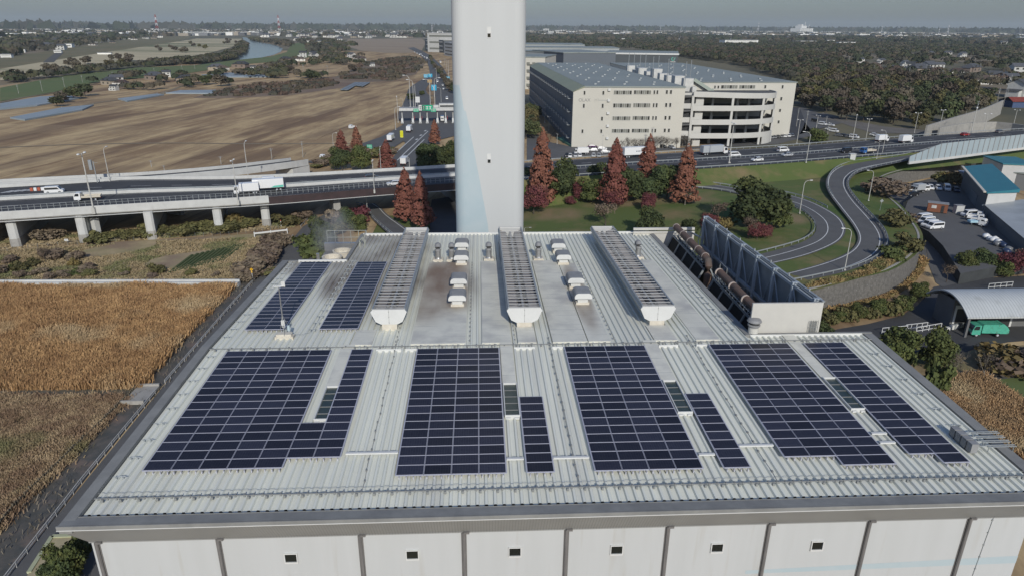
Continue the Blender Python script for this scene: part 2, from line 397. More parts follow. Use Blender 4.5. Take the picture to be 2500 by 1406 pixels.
# safety rails with clamps, walk hooks along the edges
mb = MB()
for y in (32.35,50.05):
    x1 = 32.4
    mb.obox((-21.6,y,zr(y)-.06),(x1,y,zr(y)-.06),.05,.06)
    for i in range(int((x1+21.6)/(.5 if y<40 else 1.5))):
        x = -21.4+i*(.5 if y<40 else 1.5); mb.box(x-.05,x+.05,y-.05,y+.13,zr(y)-.13,zr(y)+.02)
    for i in range(int((x1+21.6)/1.0)): x = -21.15+i; mb.box(x-.06,x+.06,y-.14,y-.03,zr(y)-.2,zr(y)-.02)
mb.tube([(-21.6,32.75,zr(32.7)+.0)]+[(-21.6+i*1.0,32.75+.03*(i%2),zr(32.7)-.03*(i%2)) for i in range(1,54)]+[(32.3,32.75,zr(32.7))], .012, 4)
for (x) in (-6.9,5.55,17.2):   # clamped wires running up the slope
    pts = [(x+.04*sin(i*1.7),32.4+i*1.0,zr(32.4+i)-.1) for i in range(20)]; mb.tube(pts,.016,4)
    for p in pts: mb.box(p[0]-.05,p[0]+.05,p[1]-.08,p[1]+.08,p[2]-.03,p[2]+.06)
for (x) in (-.95,2.75,-8.6+1.6,11.0):
    for i in range(23): y = RIDGE+.6+i; mb.box(x-.05,x+.05,y-.06,y+.06,zr(y)-.14,zr(y)-.02)
part('safety_rail', mb, [M('safety_rail_grey',(.22,.225,.215),rough=.65)], sub=roof)
mb = MB()
def hook(x, y, w=.8):
    z = zr(y); mb.tube([(x-w/2,y,z+.0),(x-w/6,y-.02,z+.02),(x+w/6,y+.02,z+.02),(x+w/2,y,z)], .022, 5)
    for s in (-.25,.25): mb.box(x+s*w-.05,x+s*w+.05,y-.05,y+.05,z-.2,z+.0)
for i in range(9): hook(-21.1, 34.2+1.82*i)
for i in range(13): hook(-21.1, 52.4+1.72*i)
for i in range(14): hook(-14.35, 53.8+1.55*i, .7)
for i in range(6): hook(31.4, 37.6+2.0*i)
for i in range(20): hook(21.4, 52.5+1.65*i)
for i in range(20): mb.tube([(20.95,52.5+1.65*i,zr(52.5+1.65*i)),(20.95,54.1+1.65*i,zr(54.1+1.65*i))],.014,4)
mb.tube([(-14.35,53.2,zr(53.2)),(-14.35,75,zr(75))],.016,4); mb.tube([(-14.35,53.2,zr(53.2)),(-15.0,52.7,zr(52.7)),(-16.2,52.75,zr(52.7))],.016,4)
part('anchor_hook', mb, [m_galv], sub=roof)
# edges: gutter, flashing, fascia
mb = MB(); mb.box(-21.75,32.4,30.93,31.22,28.9,29.10); part('gutter', mb, [m_gutter], plant)
mb = MB()
mb.poly([(-22.4,30.2,29.36),(33.1,30.2,29.36),(33.1,30.95,29.30),(-22.4,30.95,29.30)])
mb.box(-22.4,33.1,30.93,30.96,29.05,29.33)
for (x0,x1,y0,y1) in ((-22.42,-21.75,30.2,RIDGE),(-22.42,-21.75,RIDGE,74.5),(32.35,33.12,30.2,51.3),(22.2,22.75,51.3,86.3),(-15.5,-15.1,74.5,86.3)):
    n = len(mb.v)
    for dz in (-.5,-.04):
        for (x,y) in ((x0,y0),(x1,y0),(x1,y1),(x0,y1)): mb.v.append((x,y,zr(y)+dz))
    for q in ((4,5,6,7),(0,1,5,4),(1,2,6,5),(2,3,7,6),(3,0,4,7)): mb.f.append(tuple(n+i for i in q)); mb.m.append(0)
mb.box(22.7,33.1,51.26,51.5,29.5,zr(51.3)+.02); mb.box(-22.4,-15.2,74.42,74.7,28.8,zr(74.4)-.1); mb.box(-15.4,22.7,86.22,86.5,28.4,zr(86.3)-.05)
part('edge_flashing', mb, [m_flash], plant)
mb = MB()
mb.poly([(-22.45,30.15,29.10),(33.15,30.15,29.10),(32.25,31.18,27.45),(-21.72,31.18,27.45)])     # leaning face
mb.poly([(-22.45,30.15,29.10),(-21.72,31.18,27.45),(-21.7,74.5,27.6),(-22.45,74.5,29.0)])
mb.poly([(33.15,30.15,29.10),(33.15,51.3,29.4),(32.25,51.3,27.9),(32.25,31.18,27.45)])
mb.box(-21.72,32.25,31.16,31.3,27.38,27.45)
part('fascia', mb, [m_fascia], plant)
mb = MB(); mb.box(-22.47,33.17,30.12,30.2,29.10,29.35); part('fascia_rim', mb, [m_flash], plant)
mb = MB(); mb.box(-22.48,33.18,30.10,30.2,29.085,29.125); part('rim_trim', mb, [m_white], plant)
# downpipes set between the wall bays
for x in (-21.3,-14.74,-6.92,-1.12,4.72,10.54,16.45,22.37,28.38):
    mb = MB()
    mb.tube([(x,31.1,27.44),(x,31.1,0.1)], .10, 8)
    mb.box(x-.02,x+.32,31.02,31.16,27.38,27.5)
    mb.box(x-.15,x+.15,31.17,31.199,0,27.4)
    part('downpipe', mb, [m_pipe], plant)
for (px,py) in ((711,1360),(1007,1352),(1257,1345),(1505,1340),(1750,1335),(1994,1330)):
    p = VY(px,py,31.2); x, z = p.x, p.z
    mb = MB()
    for a in ((x-.37,x-.32,z-.36,z+.34),(x+.32,x+.37,z-.36,z+.34),(x-.32,x+.32,z+.29,z+.34),(x-.32,x+.32,z-.36,z-.27)): mb.box(a[0],a[1],31.10,31.2,a[2],a[3])
    w = part('window', mb, [m_white], plant)
    mb = MB(); mb.box(x-.32,x+.32,31.16,31.195,z-.27,z+.29); part('pane', mb, [m_glassdark], sub=w)
mb = MB(); p0 = Vector((29.4,30.77,28.4)); mb.tube([(30.9,30.1,29.1),(29.9,31.05,27.75),(29.8,31.17,27.4),(29.5,31.17,20)], .014, 5)
for i in range(6): mb.box(29.73-.03*i,29.81-.03*i,31.14,31.2,27.2-i*.9,27.27-i*.9)
part('lightning_wire', mb, [m_galv], plant)
# skylights let into the roof
for x in (-10.65,2.03,13.78,25.82):
    y0,y1 = 39.7,43.95; mb = MB()
    def lid(mb,x0,x1,ya,yb,a,b_,mi=0):
        n = len(mb.v)
        for dz in (a,b_):
            for (xx,yy) in ((x0,ya),(x1,ya),(x1,yb),(x0,yb)): mb.v.append((xx,yy,zr(yy)+dz))
        for q in ((4,5,6,7),(0,1,5,4),(1,2,6,5),(2,3,7,6),(3,0,4,7)): mb.f.append(tuple(n+i for i in q)); mb.m.append(mi)
    lid(mb,x-.52,x-.46,y0,y1,-.26,.06); lid(mb,x+.46,x+.52,y0,y1,-.26,.06); lid(mb,x-.46,x+.46,y0,y0+.06,-.26,.06); lid(mb,x-.46,x+.46,y1-.05,y1,-.26,.06)
    for k in (-.3,.3): mb.box(x+k-.16,x+k+.16,y0-.14,y0-.02,zr(y0)-.2,zr(y0)-.08)
    sk = part('skylight', mb, [m_white], plant)
    mb = MB(); lid(mb,x-.46,x+.46,y0+.06,y1-.05,-.2,-.1)
    for k in range(1,5): lid(mb,x-.46,x+.46,y0+k*.85-.03,y0+k*.85+.03,-.1,-.07,1)
    part('pane', mb, [M('skylight_glass',(.03,.045,.04),(.05,.065,.055),scale=.6,rough=.25,spec=.5), m_flash], sub=sk)

# ---------------------------------------------------------------- ridge ventilators
m_vdark = M('vent_interior', (.16,.145,.13), (.25,.23,.205), scale=2, rough=.8)
m_vbrown = M('vent_floor', (.36,.32,.28), (.27,.24,.21), scale=1.0, stretch=(1,3,1), rough=.8)
m_vgrey = M('vent_baffle', (.32,.325,.315), (.26,.265,.26), scale=1.5, rough=.5)
def sweep(mb, prof, y0, y1, mi=0, ends=False, close=False):
    n = len(prof); k = len(mb.v)
    mb.v += [(p[0],y0,p[1]+zr(y0)) for p in prof]+[(p[0],y1,p[1]+zr(y1)) for p in prof]
    for i in range(n if close else n-1):
        j = (i+1)%n; mb.f.append((k+j,k+i,k+n+i,k+n+j)); mb.m.append(mi)
    if ends:
        mb.f.append(tuple(range(k,k+n))); mb.m.append(mi); mb.f.append(tuple(reversed(range(k+n,k+2*n)))); mb.m.append(mi)
def local(mb, o): mb.v = [(x-o[0],y-o[1],z-o[2]) for x,y,z in mb.v]; return mb
def ventilator(xc, label):
    y0, y1 = 53.9, 82.2
    o = (xc, y0, zr(y0)-.1)
    t = thing('ridge_ventilator', label, 'roof ventilator', o, 0, 'long ridge ventilators on the roof')
    P = lambda name, mb, m, par=None, **k: ob(name, local(mb,o) if par is None else mb, m, parent=par or t, **k)
    mb = MB(); sweep(mb, [(xc-.64,-.3),(xc-.64,.36),(xc+.64,.36),(xc+.64,-.3)], y0-.02, y1, ends=True); P('curb', mb, [m_cream])
    hexp = [(xc-.68,.34),(xc-1.14,.58),(xc-1.53,1.46),(xc-1.36,1.7),(xc+1.36,1.7),(xc+1.53,1.46),(xc+1.14,.58),(xc+.68,.34)]
    for (a,b_,lab) in ((y0-.08,y0,'front'),(y1,y1+.08,'rear')):
        mb = MB(); sweep(mb, hexp, a, b_, ends=True, close=True)
        if lab == 'front':
            mb.box(xc-.012,xc+.012,a-.01,a+.01,zr(a)+.36,zr(a)+1.68,1)
            for zz in (.5,1.0,1.5): mb.box(xc-.035,xc+.035,a-.02,a+.01,zr(a)+zz-.03,zr(a)+zz+.03,1)
        P('end_panel', mb, [m_white, m_hood])
    for s in (-1,1):
        mb = MB(); pr = [(xc+s*.68,.34),(xc+s*1.14,.58),(xc+s*1.53,1.46),(xc+s*1.36,1.7),(xc+s*1.30,1.66),(xc+s*1.45,1.44),(xc+s*1.08,.64),(xc+s*.66,.42)]
        sweep(mb, pr if s < 0 else pr[::-1], y0, y1, close=True); P('side_panel', mb, [m_galv])
    mb = MB(); sweep(mb, [(xc-1.08,.64),(xc-.64,.44),(xc+.64,.44),(xc+1.08,.64)], y0, y1)
    sweep(mb, [(xc+.45,.5),(xc+.52,1.15),(xc+1.25,1.32)], y0, y1, 1); sweep(mb, [(xc-1.25,1.32),(xc-.52,1.15),(xc-.45,.5)], y0, y1, 1)
    P('interior_trough', mb, [m_vdark, m_vbrown])
    mb = MB()
    sweep(mb, [(xc-.11,.5),(xc-.1,1.2),(xc+.1,1.2),(xc+.11,.5)], y0, y1)
    n = 36; L = (y1-y0)/n
    for i in range(n):
        y = y0+.35+i*L
        if i % 2 == 0:
            for s in (-1,1): mb.obox((xc+s*.1,y+.1,zr(y)+1.28),(xc+s*.8,y-.1,zr(y)+1.12),.1,.03)
    P('baffle', mb, [m_vgrey])
    mb = MB()
    for i in range(n+1):
        y = y0+.1+i*L; mb.obox((xc-1.38,y,zr(y)+1.7),(xc+1.38,y,zr(y)+1.7),.085,.05)
        if i < n and i % 3 == 0: mb.obox((xc-1.3,y+L*.55,zr(y)+1.66),(xc+1.3,y+L*.55,zr(y)+1.66),.03,.03)
    P('top_bars', mb, [M('bar_grey',(.40,.40,.385),rough=.6)])
    for s in (-1,1):
        mb = MB(); sweep(mb, [(xc+s*1.36-.06,1.66),(xc+s*1.36+.06,1.66),(xc+s*1.36+.06,1.78),(xc+s*1.36-.06,1.78)], y0, y1, ends=True, close=True); P('edge_rail', mb, [m_galv])
    return t
ventilator(-7.85, 'long open-topped grey ventilator beside the two small solar strips')
ventilator(3.72, 'long open-topped grey ventilator in front of the tall white chimney')
ventilator(15.3, 'long open-topped grey ventilator nearest the white screen enclosure')

# ---------------------------------------------------------------- gooseneck vents
def gooseneck():
    t = thing('vent_pipe', 'x', 'roof vent', (0,0,0))
    mb = MB(); mb.box(-.58,.58,-.58,.58,-.25,.12); mb.box(-.52,.52,-.52,.52,.12,.16); ob('base', mb, [m_cream], t)
    mb = MB(); mb.lathe([(.42,.14),(.33,.3),(.32,.34),(.32,1.02),(.34,1.04),(.34,1.08)],n=16); ob('pipe', mb, [m_steel], t, smooth=False)
    mb = MB(); mb.tube([(0,0,1.06),(0,.02,1.25),(0,.07,1.42),(0,.2,1.56),(0,.42,1.6),(0,.6,1.5),(0,.68,1.3)], [.345]*7, 14); ob('hood', mb, [m_hood], t)
    return t
gn = gooseneck(); gl = [(-4.85,74.4,'steel gooseneck vent behind the brown stained roof, left one of a pair'),(-3.3,74.4,'steel gooseneck vent standing against the farthest left hooded roof fan'),
    (.95,74.5,'steel gooseneck vent just left of the middle long ventilator'),(6.65,74.4,'steel gooseneck vent just right of the middle long ventilator'),(18.3,74.8,'steel gooseneck vent just right of the ventilator nearest the screen')]
for i,(x,y,lb) in enumerate(gl):
    o = gn if i == 0 else dup(gn, (x,y,zr(y)-.1)); o.location = (x,y,zr(y)-.1); tag(o, lb, 'roof vent', 'gooseneck vent pipes on the roof')
# hooded roof fans
def roof_fan():
    t = thing('roof_fan', 'x', 'roof fan', (0,0,0))
    mb = MB(); mb.box(-.62,.62,-.62,.62,-.25,.3); ob('curb', mb, [m_cream], t)
    mb = MB(); mb.box(-.48,.48,-.62,.62,.3,.72); ob('neck', mb, [m_white], t)
    pr = [(-.82,.74),(-.84,.95)] + [(-.82+.34*(1-cos(a)), .95+.36*sin(a)) for a in (.5,1.0,1.57)] + [(.82-.34*(1-cos(a)), .95+.36*sin(a)) for a in (1.57,1.0,.5)] + [(.84,.95),(.82,.74)]
    mb = MB(); mb.profy(pr, -.92, .95); 
    for yy in (-.3,.35): mb.profy([(p[0]*1.012,.74+(p[1]-.74)*1.02) for p in pr], yy-.02, yy+.02, ends=False)
    ob('hood', mb, [m_hood], t)
    mb = MB(); mb.profy([(p[0]*.97,.76+(p[1]-.74)*.95) for p in pr], -.96, -.921); ob('front_plate', mb, [m_white], t)
    return t
rf = roof_fan(); fl = [(-2.2,59.6,'hooded roof fan nearest the camera beside the brown roof stain'),(-2.2,64.5,'hooded roof fan in the middle of the brown stain, second from the camera'),(-2.15,72.7,'hooded roof fan in front of the leftmost far fan, behind the brown stain'),(-2.2,78.0,'farthest hooded roof fan of the row right of the brown stain'),
    (9.55,59.7,'hooded roof fan nearest the camera in the row right of the middle ventilator'),(9.5,64.3,'second hooded roof fan from the camera in the row right of the middle ventilator'),(9.25,72.5,'third hooded roof fan from the camera in the row right of the middle ventilator'),(9.2,77.3,'farthest hooded roof fan in the row right of the middle ventilator')]
for i,(x,y,lb) in enumerate(fl):
    o = rf if i == 0 else dup(rf, (x,y,zr(y)-.1)); o.location = (x,y,zr(y)-.1); tag(o, lb, 'roof fan', 'hooded fans on the plant roof')
# wind mast
t = thing('weather_mast', 'thin weather mast with wind vane standing in front of the left solar strip', 'weather mast', (-16.35,52.5,zr(52.5)-.1))
mb = MB(); mb.box(-.75,.75,-.3,.3,-.2,.1); mb.box(-.62,.62,-.26,.26,.1,.3); ob('base', mb, [m_cream], t)
mb = MB(); mb.tube([(0,0,.2),(0,0,4.35)], [.06,.045], 8); mb.tube([(0,0,.2),(.5,.3,.2)],.04,6)
for q in ((.55,.35),(-.5,.4),(.1,-.5)): mb.tube([(q[0]*.9,q[1]*.9,.25),(0,0,2.0)],.018,5)
ob('pole', mb, [m_steel], t)
mb = MB(); mb.box(-.12,.14,-.12,.1,1.05,1.5); mb.box(.3,.5,-.05,.1,.55,1.0,1); mb.tube([(0,0,.9),(.0,0,.95)],.14,10); ob('instrument_box', mb, [m_white, m_pale], t)
mb = MB(); mb.tube([(-.36,0,4.42),(.42,.0,4.46)],.055,6); mb.box(.22,.52,-.015,.015,4.4,4.85); mb.sphere((-.38,0,4.42),.09,8,5); mb.box(-.42,-.38,-.22,.22,4.38,4.46); ob('wind_vane', mb, [m_white], t)

# ---------------------------------------------------------------- solar arrays
m_cell = bpy.data.materials.new('solar_cells'); MAT['solar_cells'] = m_cell; m_cell.use_nodes = True
nt = m_cell.node_tree; b_ = nt.nodes['Principled BSDF']; b_.inputs['Roughness'].default_value = .35; b_.inputs['Specular IOR Level'].default_value = .1
tc = nnode(nt,'ShaderNodeTexCoord'); br = nnode(nt,'ShaderNodeTexBrick'); br.offset = 0; br.inputs['Scale'].default_value = 1
br.inputs['Color1'].default_value = (.019,.021,.034,1); br.inputs['Color2'].default_value = (.023,.025,.039,1); br.inputs['Mortar'].default_value = (.05,.052,.066,1)
br.inputs['Mortar Size'].default_value = .006; br.inputs['Brick Width'].default_value = .156; br.inputs['Row Height'].default_value = .143
nt.links.new(tc.outputs['Object'], br.inputs['Vector'])
oi = nnode(nt,'ShaderNodeObjectInfo'); hs = nnode(nt,'ShaderNodeHueSaturation'); rr = nnode(nt,'ShaderNodeMapRange'); rr.inputs[3].default_value = .72; rr.inputs[4].default_value = 1.45
nt.links.new(oi.outputs['Random'], rr.inputs[0]); nt.links.new(rr.outputs[0], hs.inputs['Value']); nt.links.new(br.outputs['Color'], hs.inputs['Color']); nt.links.new(hs.outputs[0], b_.inputs['Base Color'])
m_alu = M('panel_aluminium', (.50,.50,.55), rough=.4, metal=.2)
m_alu2 = M('panel_frame', (.40,.40,.44), rough=.4, metal=.3)
def panel_mesh(w, d):
    mb = MB(); a, c = w/2, d/2; f = .018
    mb.box(-a,a,-c,-c+f,-.04,0,1); mb.box(-a,a,c-f,c,-.04,0,1); mb.box(-a,-a+f,-c+f,c-f,-.04,0,1); mb.box(a-f,a,-c+f,c-f,-.04,0,1)
    mb.box(-a+f,a-f,-c+f,c-f,-.035,-.004,0)
    return mb.mesh('solar_panel', [m_cell, m_alu2])
PM = {}
def solar(label, X0, yfar, cols, d=.926, W=1.62):
    "cols: [(first row, last row)...], rows counted from the far edge"
    key = round(d,3)
    if key not in PM: PM[key] = panel_mesh(W-.045, d-.045)
    nr = max(c[1] for c in cols)+1; yn = yfar-nr*d
    o = Vector((X0, yn, zr(yn)+.06)); t = thing('solar_array', label, 'solar array', o, 0, 'solar arrays on the plant roof')
    sl = .034 if yfar < 51 else -.034
    mb = MB()
    for ci,(r0,r1) in enumerate(cols):
        for r in range(r0, r1+2):
            y = yfar-r*d; mb.obox((ci*W+.01,y-o.y,zr(y)+.035-o.z),(ci*W+W-.01,y-o.y,zr(y)+.035-o.z),.075,.02)
        for s in (0,1):
            ya, yb = yfar-r0*d, yfar-(r1+1)*d; mb.obox((ci*W+s*W,yb-o.y,zr(yb)+.03-o.z),(ci*W+s*W,ya-o.y,zr(ya)+.03-o.z),.085,.02)
        for k in range(4):
            y = yfar-(r1+1)*d-.05; x = ci*W+.2+k*.42; mb.box(x-.03,x+.03,y-o.y-.04,y-o.y+.08,zr(y)-.2-o.z,zr(y)-.02-o.z)
    ya, yb = yfar, yn
    ob('mounting_frame', mb, [m_alu], t)
    for ci,(r0,r1) in enumerate(cols):
        for r in range(r0, r1+1):
            y = yfar-(r+.5)*d; p = bpy.data.objects.new('solar_panel', PM[key]); COL.objects.link(p); p.parent = t
            p.location = (ci*W+W/2, y-o.y, zr(y)+.075-o.z); p.rotation_euler = (math.atan(sl),0,0)
    return t
solar('largest dark solar array at the left, stepped around a skylight', -20.0, 49.45, [(0,15)]*5+[(11,14)]+[(0,14)])
solar('four-column solar array left of the second skylight, in the middle of the roof', -5.1, 49.39, [(0,16)]*4)
solar('narrow one-column solar strip right of the second skylight', 2.6, 49.39, [(8,16)])
solar('four-column solar array left of the third skylight', 6.65, 49.39, [(0,16)]*4)
solar('narrow one-column solar strip right of the third skylight', 14.39, 49.39, [(8,16)])
solar('four-column solar array left of the rightmost skylight, with a stepped lower edge', 18.46, 49.39, [(0,15)]*2+[(0,16)]*2)
solar('two-column solar array at the right roof edge, beside the grey junction boxes', 26.32, 49.39, [(0,15),(0,16)])
solar('thin two-column solar strip on the far left roof, along the outer edge', -20.0, 73.45, [(0,21)]*2, d=.897)
solar('thin two-column solar strip on the far roof beside the left ventilator', -13.75, 73.3, [(0,21)]*2, d=.893)
# junction boxes and cable tray at the right edge
t = thing('junction_boxes', 'row of grey junction boxes with cable tray at the right edge of the roof', 'electric boxes', (30.5,35.6,zr(35.6)-.1))
for k in range(4):
    mb = MB(); mb.box(-.22,.22,-.95+k*.55,-.50+k*.55,0,.62-.0); mb.box(-.24,.24,-.96+k*.55,-.49+k*.55,.62,.65); ob('box', mb, [m_hood], t, bevel=.01)
mb = MB()
for k in range(4):
    y = -.85+k*.5; mb.obox((.9,y,.35),(2.75,y,.35),.04,.06); mb.obox((.9,y+.18,.35),(2.75,y+.18,.35),.04,.06)
    for j in range(5): mb.obox((1.0+j*.4,y,.33),(1.0+j*.4,y+.18,.33),.06,.02)
    mb.tube([(.2,y+.1,.45),(.6,y+.2,.3),(.9,y+.1,.4)],.03,5); mb.obox((1.0,y,0),(1.0,y,.35),.04,.04,up=(0,1,0)); mb.obox((2.6,y,0),(2.6,y,.35),.04,.04,up=(0,1,0))
ob('cable_tray', mb, [m_galv], t)

# ---------------------------------------------------------------- screen enclosure with air-cooled condenser
m_screen = M('screen_white', (.54,.525,.47), (.49,.475,.43), scale=.5, rough=.6)
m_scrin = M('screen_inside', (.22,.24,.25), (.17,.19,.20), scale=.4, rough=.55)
scr = thing('screen_enclosure', 'white screen wall enclosure with steel braces at the right rear of the plant', 'screen wall', (26,52,0))
x0,x1 = 22.75,28.78; yb = 85.2
mb = MB(); mb.box(x0,x1,51.9,52.1,20,32.55); part('front_screen', mb, [m_screen], scr)
mb = MB()
xa,xb = 28.78,28.2
mb.prism([(xa-.1,52.1),(xa+.08,52.1),(xb+.08,yb-4),(xb-.1,yb-4)], 20, [32.55,32.55,32.1,32.1]); part('side_screen', mb, [m_scrin], scr)
mb = MB(); mb.box(20.0,28.1,yb,yb+.2,20,28.9); mb.box(20.0,28.1,yb-.12,yb,28.9,29.15); mb.box(20.0,28.1,yb-.05,yb+.22,29.3,29.6); mb.box(22.2,22.35,yb-.06,yb,20,28.9); part('back_screen', mb, [m_screen], scr)
mb = MB()
yl = [52.6+4.05*i for i in range(8)]
for i,y in enumerate(yl):
    X = xa+(xb-xa)*(y-52)/29; zt = 32.5-.45*(y-52)/29
    mb.box(X-.55,X-.3,y-.15,y+.15,20,zt-.2); mb.obox((X-.55,y,zt-.05),(X+.1,y,zt-.05),.3,.25)
    for s in (-1,1):
        if 0 <= i+s*.5 <= 7.5: mb.tube([(X-.4,y,zt-.2),(X-.22,y+s*2.0,28.6)],.06,5); mb.tube([(X-.22,y+s*2.0,28.6),(X-.4,y,24.5)],.06,5)
for z,w in ((32.4,.22),(28.6,.3),(24.6,.25)): mb.obox((xa-.3,52.2,z),(xb-.3,yb-4.1,z-(.42 if z>30 else 0)),w,w,z0=-w)
part('steel_frame', mb, [M('screen_steel',(.36,.40,.43),(.30,.34,.37),scale=1,rough=.5)], scr)
mb = MB(); mb.obox((xa+.0,51.95,32.56),(xb+.0,yb-3.9,32.11),.22,.12); mb.obox((xa-.35,52.1,32.62),(xb-.35,yb-3.9,32.17),.06,.06); mb.tube([(xb-.05,yb-4,32.1),(xb-.05,yb-4,29.2),(xb-.4,yb-.2,28.9)],.12,6)
for i in range(30):
    y = 52.5+i; X = xa+(xb-xa)*(y-52)/29; mb.box(X-.05,X+.05,y-.05,y+.05,32.5-.45*(y-52)/29,32.9-.45*(y-52)/29) if i%4==2 else None
part('top_rail', mb, [m_galv], scr)
mb = MB(); mb.box(22.76,28.6,52.2,yb,20.0,20.3); part('pit_floor', mb, [m_vdark], scr)
cond = thing('air_condenser', 'black A-shaped air condenser with rusty steam pipes inside the white screen', 'condenser', (25.2,66,20.3))
m_mesh = M('black_mesh', (.02,.02,.021), (.028,.027,.025), scale=6, rough=.85)
m_rust = M('rusty_pipe', (.115,.085,.068), (.17,.105,.075), scale=1.1, rough=.7, col3=(.09,.08,.072), scale3=.6)
for (ya,yb2) in ((55.2,67.6),(71.0,84.0)):
    nb = 4; L = (yb2-ya)/nb
    for s in (-1,1):
        for k in range(nb):
            a, b2 = ya+k*L+.06, ya+(k+1)*L-.06
            mb = MB(); mb.poly([(25.3+s*.25,a,28.9),(25.3+s*.25,b2,28.9),(25.3+s*2.2,b2,24.6),(25.3+s*2.2,a,24.6)][::s]); mb.poly([(25.3+s*.18,a,28.85),(25.3+s*.18,b2,28.85),(25.3+s*2.13,b2,24.55),(25.3+s*2.13,a,24.55)][::-s])
            part('fin_panel', mb, [m_mesh], cond)
    mb = MB()
    for k in range(nb+1):
        y = ya+k*L
        for s in (-1,1): mb.obox((25.3+s*.25,y,28.95),(25.3+s*2.25,y,24.6),.22,.14)
    for s in (-1,1): mb.obox((25.3+s*1.2,ya,26.82),(25.3+s*1.2,yb2,26.82),.06,.12); mb.obox((25.3+s*2.25,ya,24.5),(25.3+s*2.25,yb2,24.5),.2,.2); mb.obox((25.3+s*.5,ya,28.95),(25.3+s*.5,yb2,28.95),.12,.12)
    for k in range(13):
        y = ya+.3+k*(yb2-ya-.6)/12; mb.obox((24.7,y,29.25),(25.9,y,29.25),.05,.05); mb.tube([(24.75,y,28.9),(24.75,y,29.6)],.025,4); mb.tube([(24.75,y,29.3),(25.2,y+.4,29.9)],.035,4)
    mb.tube([(24.75,ya,29.6),(24.75,yb2,29.6)],.03,4); mb.tube([(24.75,ya,29.25),(24.75,yb2,29.25)],.03,4)
    for yy in (ya,yb2):
        for s in (-1,1):
            for q in range(3): mb.obox((25.3+s*(.5+.1*q),yy,28.7-q*.3),(25.3+s*(1.9+.1*q),yy,25.6-q*.3),.08,.06)
    part('frame', mb, [m_galv], cond)
mb = MB(); mb.tube([(25.2,84.0,30.1),(25.2,71.6,30.1),(25.2,70.7,29.95),(25.15,70.15,29.4),(25.1,70.0,28.6),(25.1,70.0,22)], .40, 14); part('steam_pipe', mb, [m_rust], cond, smooth=False)
mb = MB(); mb.tube([(25.3,67.2,29.9),(25.3,54.0,29.9)], .39, 14); part('steam_pipe', mb, [m_rust], cond)
for y in (83.8,80.6,77.6,74.4,71.8,67.0,62.9,59.4,56.2):
    mb = MB(); mb.tube([(25.22,y-.06,30.08 if y>70 else 29.9),(25.22,y+.06,30.08 if y>70 else 29.9)],.46,14)
    part('pipe_flange', mb, [M('flange_pale',(.42,.36,.32),rough=.6)], cond)
mb = MB(); mb.box(23.2,27.4,67.8,70.8,20.3,26.0); mb.tube([(26.5,68.2,26),(26.5,68.2,29.9),(26.5,70.4,29.9),(26.5,70.4,26)],.05,5); part('service_deck', mb, [m_galv], cond)
# low roof with mushroom vent, ladder cage and hand rail in front of the screen
low = thing('low_roof', 'low flat roof between the ribbed roof and the white screen', 'roof', (28,51.6,0))
mb = MB(); mb.box(22.76,32.0,51.52,51.88,20,28.3); part('slab', mb, [m_flash], low)
t = thing('mushroom_vent', 'white mushroom vent pipe standing in front of the white screen', 'vent', (22.98,51.7,28.3))
mb = MB(); mb.lathe([(.42,0),(.42,2.2),(.4,2.2)],n=16); ob('pipe', mb, [m_screen], t)
mb = MB(); mb.lathe([(.38,2.1),(.38,2.35),(.52,2.36),(.52,2.46),(.45,2.5),(.4,2.62),(.4,2.7),(.6,2.72),(.6,2.8),(.5,2.94),(.2,3.0)],n=18,mis=[0,0,0,0,1,1,0,0,0,0,0]); ob('cap', mb, [m_hood, m_dark], t)
t = thing('ladder_cage', 'thin grey ladder cage and hand rail against the white screen', 'ladder', (27.4,51.7,28.3))
m_rail = M('rail_grey', (.25,.26,.25), rough=.5, metal=.3)
mb = MB()
for x in (.5,.7,.9,1.1): mb.tube([(x,0,.3),(x,0,2.6),(x-.05,-.05,2.75),(x-.12,.0,2.6),(x-.12,0,.3)],.025,5)
for z in (.9,1.5,2.1): mb.tube([(.38,0,z),(1.1,0,z)],.02,5)
ob('cage', mb, [m_rail], t)
mb = MB()
for z in (.5,.95,1.35): mb.tube([(-2.6,0,z),(.3,0,z)],.022,5)
for k in range(6): mb.tube([(-2.6+k*.58,0,.1),(-2.6+k*.58,0,1.35)],.022,5)
mb.tube([(-1.7,0,1.35),(-.9,0,.6)],.022,5); mb.tube([(-3.4,0,.1),(-3.4,0,1.5),(-3.2,0,1.6),(-3.1,0,1.5),(-3.1,0,.1)],.03,5); mb.tube([(-4.5,0,.1),(-4.4,0,.8),(-4.1,0,1.05),(-3.8,0,1.05)],.03,5)
ob('hand_rail', mb, [m_rail], t)

# ---------------------------------------------------------------- the chimney
ch = thing('chimney_tower', 'tall white chimney tower with a pale blue painted sweep behind the plant roof', 'chimney', (1.45,101.5,0))
m_tower = M('chimney_white', (.50,.51,.495), (.48,.49,.475), scale=.5, stretch=(1,1,.06), rough=.6)
stripes(m_tower, 2, 3.0, .03, (.475,.485,.47))
W2, D2, RC, HT = 4.98, 5.0, 1.5, 100
def rrect(w, d, r, n=8):
    out = []
    for (sx,sy,a0) in ((1,-1,-pi/2),(1,1,0),(-1,1,pi/2),(-1,-1,pi)):
        for k in range(n+1):
            a = a0+k*pi/2/n; out.append((sx*(w-r)+r*cos(a), sy*(d-r)+r*sin(a)))
    return out
mb = MB(); mb.prism(rrect(W2,D2,RC), 0, HT); ob('shaft', mb, [m_tower], ch)
